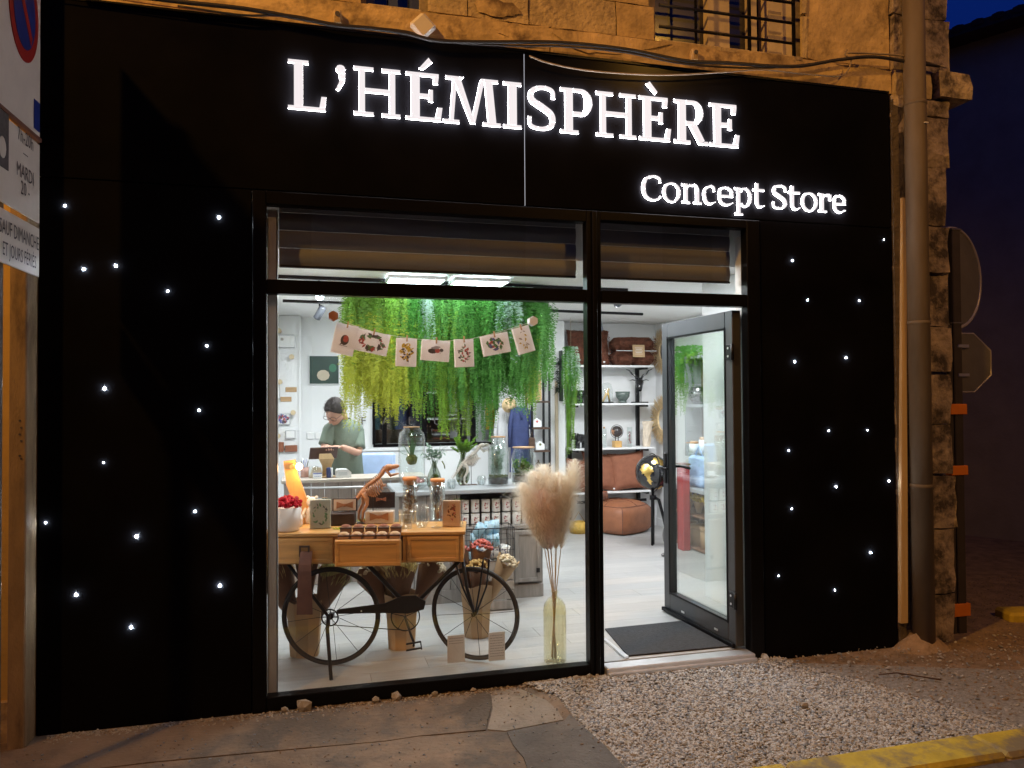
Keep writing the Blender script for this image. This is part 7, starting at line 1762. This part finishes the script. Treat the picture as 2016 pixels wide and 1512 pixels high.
# pouf
v = P(1232, 1058, Z=0); pf = thing('leather_pouf', 'square stitched tan leather pouf under the bench shelf', 'pouf', (v.x+.09, v.y+.40, 0), rad(28)); S = .29; Hp = P(1232, 1000, Y=v.y).z*1.0
n = 12; vs = []; fs = []
def pufpt(u, v_, w_): 
    q = (1+.07*(1-w_**2))*(1-.11*abs(w_)**7); rc = 1-.13*(abs(u*v_))**2.5; return (u*S*q*rc, v_*S*q*rc, Hp*(.5+.47*w_)+(.055*(1-u**4)*(1-v_**4) if w_ > .97 else 0))
mb = MB()
for fc in range(5):
    vs = []
    for j in range(n+1):
        for i in range(n+1):
            a, b = i/n*2-1, j/n*2-1
            vs.append([pufpt(a, b, 1), pufpt(a, -1, b), pufpt(a, 1, b), pufpt(-1, a, b), pufpt(1, a, b)][fc])
    mb = MB().add(vs, [(j*(n+1)+i, j*(n+1)+i+1, (j+1)*(n+1)+i+1, (j+1)*(n+1)+i) for j in range(n) for i in range(n)], 0, True); mb.build('leather_panel', M_leather, pf, recalc=False)
for a0, a1 in (((-1, -1), (1, -1)), ((1, -1), (1, 1)), ((1, 1), (-1, 1)), ((-1, 1), (-1, -1))):
    MB().tube([pufpt(a0[0]+(a1[0]-a0[0])*f/8, a0[1]+(a1[1]-a0[1])*f/8, .985) for f in range(9)], .0055, 6).build('piping', M_strap, pf)
for a in ((-1, -1), (1, -1), (1, 1), (-1, 1)): MB().tube([pufpt(a[0], a[1], f/4-1) for f in range(9)], .0055, 6).build('piping', M_strap, pf)
MB().tube([Vector(pufpt(f/4-1, 0, 1))+Vector((0, 0, .002)) for f in range(9)], .004, 5).tube([Vector(pufpt(0, f/4-1, 1))+Vector((0, 0, .002)) for f in range(9)], .004, 5).build('seam', M_strap, pf)
# big floor globe
GY = 3.15; gc_ = P(1285, 930, Y=GY); gr = (P(1316, 930, Y=GY)-P(1255, 930, Y=GY)).length/2*1.04
t = thing('floor_globe', 'large glossy black globe with gold continents on a black tripod', 'globe', (gc_.x, GY, 0), rad(-25)); gz = gc_.z
MB().sph((0, 0, gz), gr, 40, 24).build('ball', M_gloss, t)
LP = [[(-.72, .20), (-.62, .45), (-.35, .55), (-.08, .42), (.05, .15), (-.10, .02), (-.16, -.18), (-.05, -.42), (-.12, -.66), (-.28, -.42), (-.36, -.10), (-.58, .0)],
      [(-.05, .62), (.05, .86), (.30, .88), (.62, .66), (.72, .42), (.48, .40), (.30, .58), (.12, .52)], [(.25, -.82), (.05, -.90), (.35, -.92), (.55, -.78), (.42, -.70)], [(.55, .05), (.75, .2), (.88, .0), (.80, -.25), (.66, -.30), (.60, -.10)]]
def inside(x, z, poly):
    c = False; j = len(poly)-1
    for i in range(len(poly)):
        xi, zi = poly[i]; xj, zj = poly[j]
        if (zi > z) != (zj > z) and x < (xj-xi)*(z-zi)/(zj-zi)+xi: c = not c
        j = i
    return c
lands = MB(); NU, NV = 150, 90; vid = {}; lf = []
def sv(i, j):
    if (i, j) not in vid:
        th = PI*j/NV; ph = 2*PI*i/NU; vid[(i, j)] = len(vid); lv_.append((math.sin(th)*math.cos(ph)*gr*1.006, math.sin(th)*math.sin(ph)*gr*1.006, gz+math.cos(th)*gr*1.006))
    return vid[(i, j)]
lv_ = []
for j in range(1, NV-1):
    for i in range(NU):
        th = PI*(j+.5)/NV; ph = 2*PI*(i+.5)/NU; x, y, z = math.sin(th)*math.cos(ph), math.sin(th)*math.sin(ph), math.cos(th)
        xx = x if y < 0 else -x*.9+.1
        jx, jz = .025*math.sin(z*31+x*17), .025*math.sin(x*29-z*13)
        if any(inside(xx+jx, z+jz, q) for q in LP): lf.append((sv(i, j), sv(i, j+1), sv((i+1) % NU, j+1), sv((i+1) % NU, j)))
lands.add(lv_, lf, 0, True)
lands.build('gold_land', M_gold, t)
MB().tube([((gr+.012)*math.sin(a)*.4, (gr+.012)*-math.sin(a)*.9, gz+(gr+.012)*math.cos(a)) for a in [PI*i/16 for i in range(-2, 19)]], .005, 6).build('meridian', M_blackmetal, t)
MB().cyl((0, 0, gz-gr-.06), (0, 0, gz-gr+.01), .012, .018, 12).cyl((0, 0, gz-gr-.10), (0, 0, gz-gr-.055), .034, n=14).build('mount', M_blackmetal, t)
f0 = P(1284, 1074, Z=0); 
f0 = loc2(t, (f0.x, f0.y, 0))
for k, (ex_, ey) in enumerate(((f0.x, f0.y), (.17, -.02), (.0, .17))):
    MB().tube([(0+ex_*.1, ey*.1, gz-gr-.075), (ex_*.35, ey*.35, gz-gr-.10), (ex_*.6, ey*.6, (gz-gr)*.55), (ex_, ey, .003)], [.014, .017, .016, .013], 8).build('leg', M_blackmetal, t)
# boot-shaped doorstop
v = P(1305, 1095, Z=0); t = thing('bird_figure', 'dark metal long-legged figure standing on the floor beside the door leaf', 'figure', (v.x+.05, v.y, 0), .2)
MB().sph((0, .0, .20), (.05, .045, .10), 12, 10).build('body', M_signbk, t)
for q in (-.02, .03): MB().tube([(q, 0, .12), (q-.003, .0, .06), (q, 0, .02)], .014, 8).sph((q-.02, -.01, .017), (.045, .026, .017), 10, 6).build('foot', M_signbk, t)
# yellow basket-like bag left of mullion
v = P(1142, 1052, Z=0); t = thing('yellow_bag', 'small yellow woven bag on the floor beside the mullion', 'bag', (v.x+.02, v.y+.1, 0)); MB().lathe([(0, .001), (.10, .001), (.115, .07), (.09, .13), (.085, .13), (.10, .07), (0, .01)], n=18).build('body', mat('yellow_weave', (.52, .32, .06), .8, 0, .3, 30, .3), t); MB().tube([(-.08, 0, .12), (0, 0, .24), (.08, 0, .12)], .006, 6).build('handle', M_rope, t)

# straw mirrors on the right wall
for (px, py, rr, lab) in ((1306, 692, .27, 'upper round straw-fringed mirror on the right wall, half hidden by the door'), (1304, 826, .29, 'lower round straw-fringed mirror on the right wall, above the black globe')):
    v = P(px, py, X=4.10); t = thing('straw_mirror', lab, 'mirror', (4.13, v.y, v.z)); rg = random.Random(px)
    MB().cyl((-.012, 0, 0), (-.02, 0, 0), rr*.46, n=32).build('mirror_glass', M_mirror, t)
    MB().tube([(-.02, rr*.47*math.cos(2*PI*i/36), rr*.47*math.sin(2*PI*i/36)) for i in range(36)], .012, 6, closed=True).build('inner_ring', M_straw, t)
    mb = MB()
    for i in range(620):
        a = rg.uniform(0, 6.283); r0 = rr*.47; r1 = rr*rg.uniform(.82, 1.05); r = Vector((0, math.cos(a), math.sin(a))); sd_ = Vector((0, -math.sin(a), math.cos(a)))*.0045; o_ = Vector((rg.uniform(-.035, -.008), 0, 0)); e = Vector((rg.uniform(-.04, .0), 0, 0))
        mb.add([r*r0-sd_+o_, r*r0+sd_+o_, r*r1+sd_*.5+o_+e, r*r1-sd_*.5+o_+e], [(0, 1, 2, 3)])
    mb.build('straw_fringe', M_straw, t, recalc=False)
    MB().tube([(-.006, 0, rr*.9), (-.006, 0, rr*.9+.12)], .002, 5).build('cord', M_rope, t)

# ============================================================ RIGHT WALL UNIT seen through the door glass
a, b = P(1352, 700, X=3.95), P(1384, 700, X=3.95)
yA, yB = min(a.y, b.y)-.55, a.y; zT = P(1354, 702, X=3.95).z; zM = P(1354, 796, X=3.95).z
ru = thing('side_shelf_unit', 'dark grey open shelf unit on the right wall seen through the door glass', 'shelf unit', (4.13, yA, 0)); DPu = .20; Wy = yB-yA
for z in (zT, zM, zM-.52): MB().bb(-DPu, 0, 0, Wy, z-.03, z, 0, .003).build('shelf_board', mat('mid_grey', (.25, .26, .28), .6), ru)
MB().bb(-DPu, 0, -.02, -.001, zM-.55, zT).bb(-DPu, 0, Wy+.001, Wy+.02, zM-.55, zT).build('side_panel', mat('mid_grey', (0, 0, 0)), ru)
MB().bb(-.012, 0, 0, Wy, zM-.52, zT-.03).build('back_panel', M_brownd, ru)
for k, (fy, z, rr) in enumerate(((.85, zM, .12), (.55, zM, .11), (.25, zM, .12))):
    t = thing('smoked_bowl', ['round smoked glass bowl, left on the wall unit behind the door', 'round smoked glass bowl, middle of the wall unit', 'round smoked glass bowl, right end of the wall unit'][k], 'bowl', (4.02, yA+Wy*fy, z+.001)); MB().lathe([(0, .001), (rr*.5, .001), (rr*.98, rr*.6), (rr, rr*.9), (rr*.8, rr*1.4), (rr*.72, rr*1.55), (rr*.68, rr*1.55), (rr*.93, rr*.9), (rr*.9, rr*.6), (0, .02)], n=24).build('bowl', M_gloss, t)
t = thing('green_garland', 'short trailing green garland draped over the wall unit behind the door', 'plant', (4.0, yB+.05, zT+.10))
for k, (dy, L) in enumerate(((.02, .75), (.06, .55), (-.1, .2), (-.3, .15))): o = fern_mesh(80+k, L, 22, None, .08, 1.2, .011, .026).build('strand', sets['B'], t, recalc=False); o.location = (-.05, dy, 0)
# low console with white cork boxes, blue bag, red stand, kraft boxes
lw = thing('low_console', 'low brown shelf console along the right wall behind the door glass', 'console', (4.13, yA, 0))
zc1 = P(1370, 962, X=3.8).z
MB().bb(-.36, 0, -.1, Wy+.1, zc1-.04, zc1, 0, .004).build('console_top', M_greytop, lw)
for z in (.03, .36): MB().bb(-.34, 0, -.1, Wy+.1, z-.02, z, 0, .003).build('shelf_board', M_kraftd, lw)
MB().bb(-.012, 0, -.1, Wy+.1, 0, zc1-.041).build('back_panel', M_brownd, lw)
for y in (-.1, Wy+.08): MB().bb(-.34, -.013, y, y+.02, 0.031, zc1-.041).build('side_panel', M_brownd, lw)
for k, (fy, h_) in enumerate(((.95, .10), (.72, .15))):
    t = thing('cork_canister', ['short white canister with cork lid on the wall unit bottom board', 'taller white canister with cork lid beside the short one'][k], 'canister', (4.0, yA+Wy*fy, zM-.519)); MB().lathe([(0, .001), (.05, .001), (.05, h_), (0, h_)], n=20).build('can', M_white, t); MB().lathe([(0, h_+.001), (.042, h_+.001), (.042, h_+.028), (0, h_+.028)], n=18).build('lid', M_cork, t)
v = P(1368, 955, X=3.85); t = thing('blue_bag', 'pale blue bag standing on the console behind the door glass', 'bag', (3.9, v.y, zc1+.001)); MB().box((0, 0, .16), (.12, .30, .32), 0, (0, .05, 0), .03).build('body', M_blue, t); MB().tube([(0, -.08, .31), (0, 0, .42), (0, .08, .31)], .008, 6).build('handle', M_blue, t)
v = P(1346, 1150, Z=0); t = thing('red_stand', 'bright red upright stand behind the door glass', 'stand', (3.72, P(1346, 1000, X=3.72).y, 0), 0); MB().box((0, 0, .43), (.09, .12, .86), 0, None, .01).build('column', M_redp, t); MB().box((0, 0, .872), (.10, .14, .018), 0, None, .006).build('top', M_strap, t)
for k in range(3):
    t = thing('kraft_box', ['round kraft box low on the console, nearest the red stand', 'round kraft box low on the console, middle one', 'round kraft box low on the console, nearest the door'][k], 'box', (3.92, yB-.08-.2*k, .031)); MB().lathe([(0, .001), (.085, .001), (.085, .20), (0, .20)], n=24).build('drum', M_kraft, t); MB().lathe([(.0865, .17), (.0885, .17), (.0885, .212), (0, .213)], n=24).build('lid', M_kraft, t)
for k in range(3):
    t = thing('yellow_bouquet', ['bunch of yellow dried flowers on the console shelf, left', 'bunch of yellow dried flowers on the console shelf, middle', 'bunch of orange-yellow dried flowers on the console shelf, right'][k], 'flowers', (3.9, yB-.1-.22*k, .361)); rg = random.Random(k); mb = MB()
    for i in range(60): a = rg.uniform(0, 6.3); q = .08*rg.random(); mb.sph((q*math.cos(a), q*math.sin(a), .13+.05*rg.random()), .016, 6, 4, 0, None, None, .3, rg)
    mb.build('flower_heads', M_inky, t); MB().cyl((0, 0, .001), (0, 0, .12), .02, .06, 10).build('paper_wrap', M_kraft, t)

# ============================================================ CEILING LIGHTS AND TRACKS
for k, (ax, ay, bx_, by) in enumerate(((768, 545, 868, 560), (898, 548, 1000, 562))):
    a, b = P(ax, ay, Z=2.42), P(bx_, by, Z=2.42); w_ = .30
    cx = (P((ax+bx_)/2, 553, Z=2.42)).x; t = thing('ceiling_light', ['left of the two bright square LED panels above the ferns', 'right of the two bright square LED panels above the ferns'][k], 'ceiling light', (cx, 1.42, 2.425))
    MB().bb(-.21, .21, -.14, -.128, -.012, .016).bb(-.21, .21, .128, .14, -.012, .016).bb(-.21, -.198, -.128, .128, -.012, .016).bb(.198, .21, -.128, .128, -.012, .016).build('frame', M_white, t)
    MB().bb(-.197, .197, -.127, .127, -.006, .0).build('diffuser', E_panel, t)
for (x0, y0, x1, y1, lab) in ((-.2, P(560, 594, Z=2.43).y, P(1265, 620, Z=2.43).x, P(1265, 620, Z=2.43).y, 'rear black lighting track across the ceiling'), (-.2, P(560, 547, Z=2.43).y, P(1235, 573, Z=2.43).x, P(1235, 573, Z=2.43).y, 'front black lighting track seen through the transom')):
    mb = MB().add([(x0, y0-.016, 2.425), (x1, y1-.016, 2.425), (x1, y1+.016, 2.425), (x0, y0+.016, 2.425), (x0, y0-.016, 2.449), (x1, y1-.016, 2.449), (x1, y1+.016, 2.449), (x0, y0+.016, 2.449)], [(0, 1, 2, 3), (4, 5, 6, 7), (0, 1, 5, 4), (1, 2, 6, 5), (2, 3, 7, 6), (3, 0, 4, 7)])
    single('light_track', lab, 'light track', mb, M_blackmetal)
def track_spot(px, py, y, lab, rot, lit, tgt=None, pw=20):
    v = P(px, py, Y=y); t = thing('track_spotlight', lab, 'spotlight', (v.x, y, v.z)); t.rotation_euler = rot
    MB().lathe([(0, .075), (.030, .072), (.034, .06), (.034, -.055), (.030, -.058), (.028, -.05)], n=20).build('barrel', mat('grey_lamp_body', (.10, .11, .13), .45, .2), t)
    MB().lathe([(0, -.048), (.0285, -.048), (.0285, -.052), (0, -.053)], n=18).build('lens', E_spot if lit else M_white, t)
    if tgt: lamp('SPOT', 'track_spot_light', (v.x, y, v.z-.06), pw, (1, .97, .93), tgt, .03, 75, .6)
    q = thing('x', 'x', 'x'); bpy.data.objects.remove(q)
    z1 = 2.43-v.z
    M_i = Euler(rot).to_matrix().inverted(); a0 = M_i @ Vector((0, 0, z1)); a1 = M_i @ Vector((0, 0, .07)); MB().cyl(M_i @ Vector((0, 0, 0)), a0, .007, n=8).build('stem', M_blackmetal, t)
track_spot(629, 617, 3.05, 'grey cylinder spotlight hanging at the left of the rear track', (rad(25), rad(30), 0), True, (.2, 3.6, 1.2), 14)
track_spot(628, 578, 1.62, 'glaring spotlight on the front track at the left, aimed at the street', (rad(-55), rad(-8), 0), True, (.0, .3, .6), 12)
track_spot(1062, 598, 1.70, 'small lit spotlight on the front track right of the ferns', (rad(30), rad(40), 0), True, (2.2, 3.2, .8), 14)
track_spot(1213, 590, 1.72, 'dark spotlight tip just under the transom above the doorway', (rad(20), rad(-30), 0), False, (3.5, 4.1, 1.2), 26)
track_spot(1180, 641, 3.45, 'dark spotlight on the rear track beside the mullion', (rad(30), rad(-25), 0), False, (3.2, 4.3, 1.5), 20)
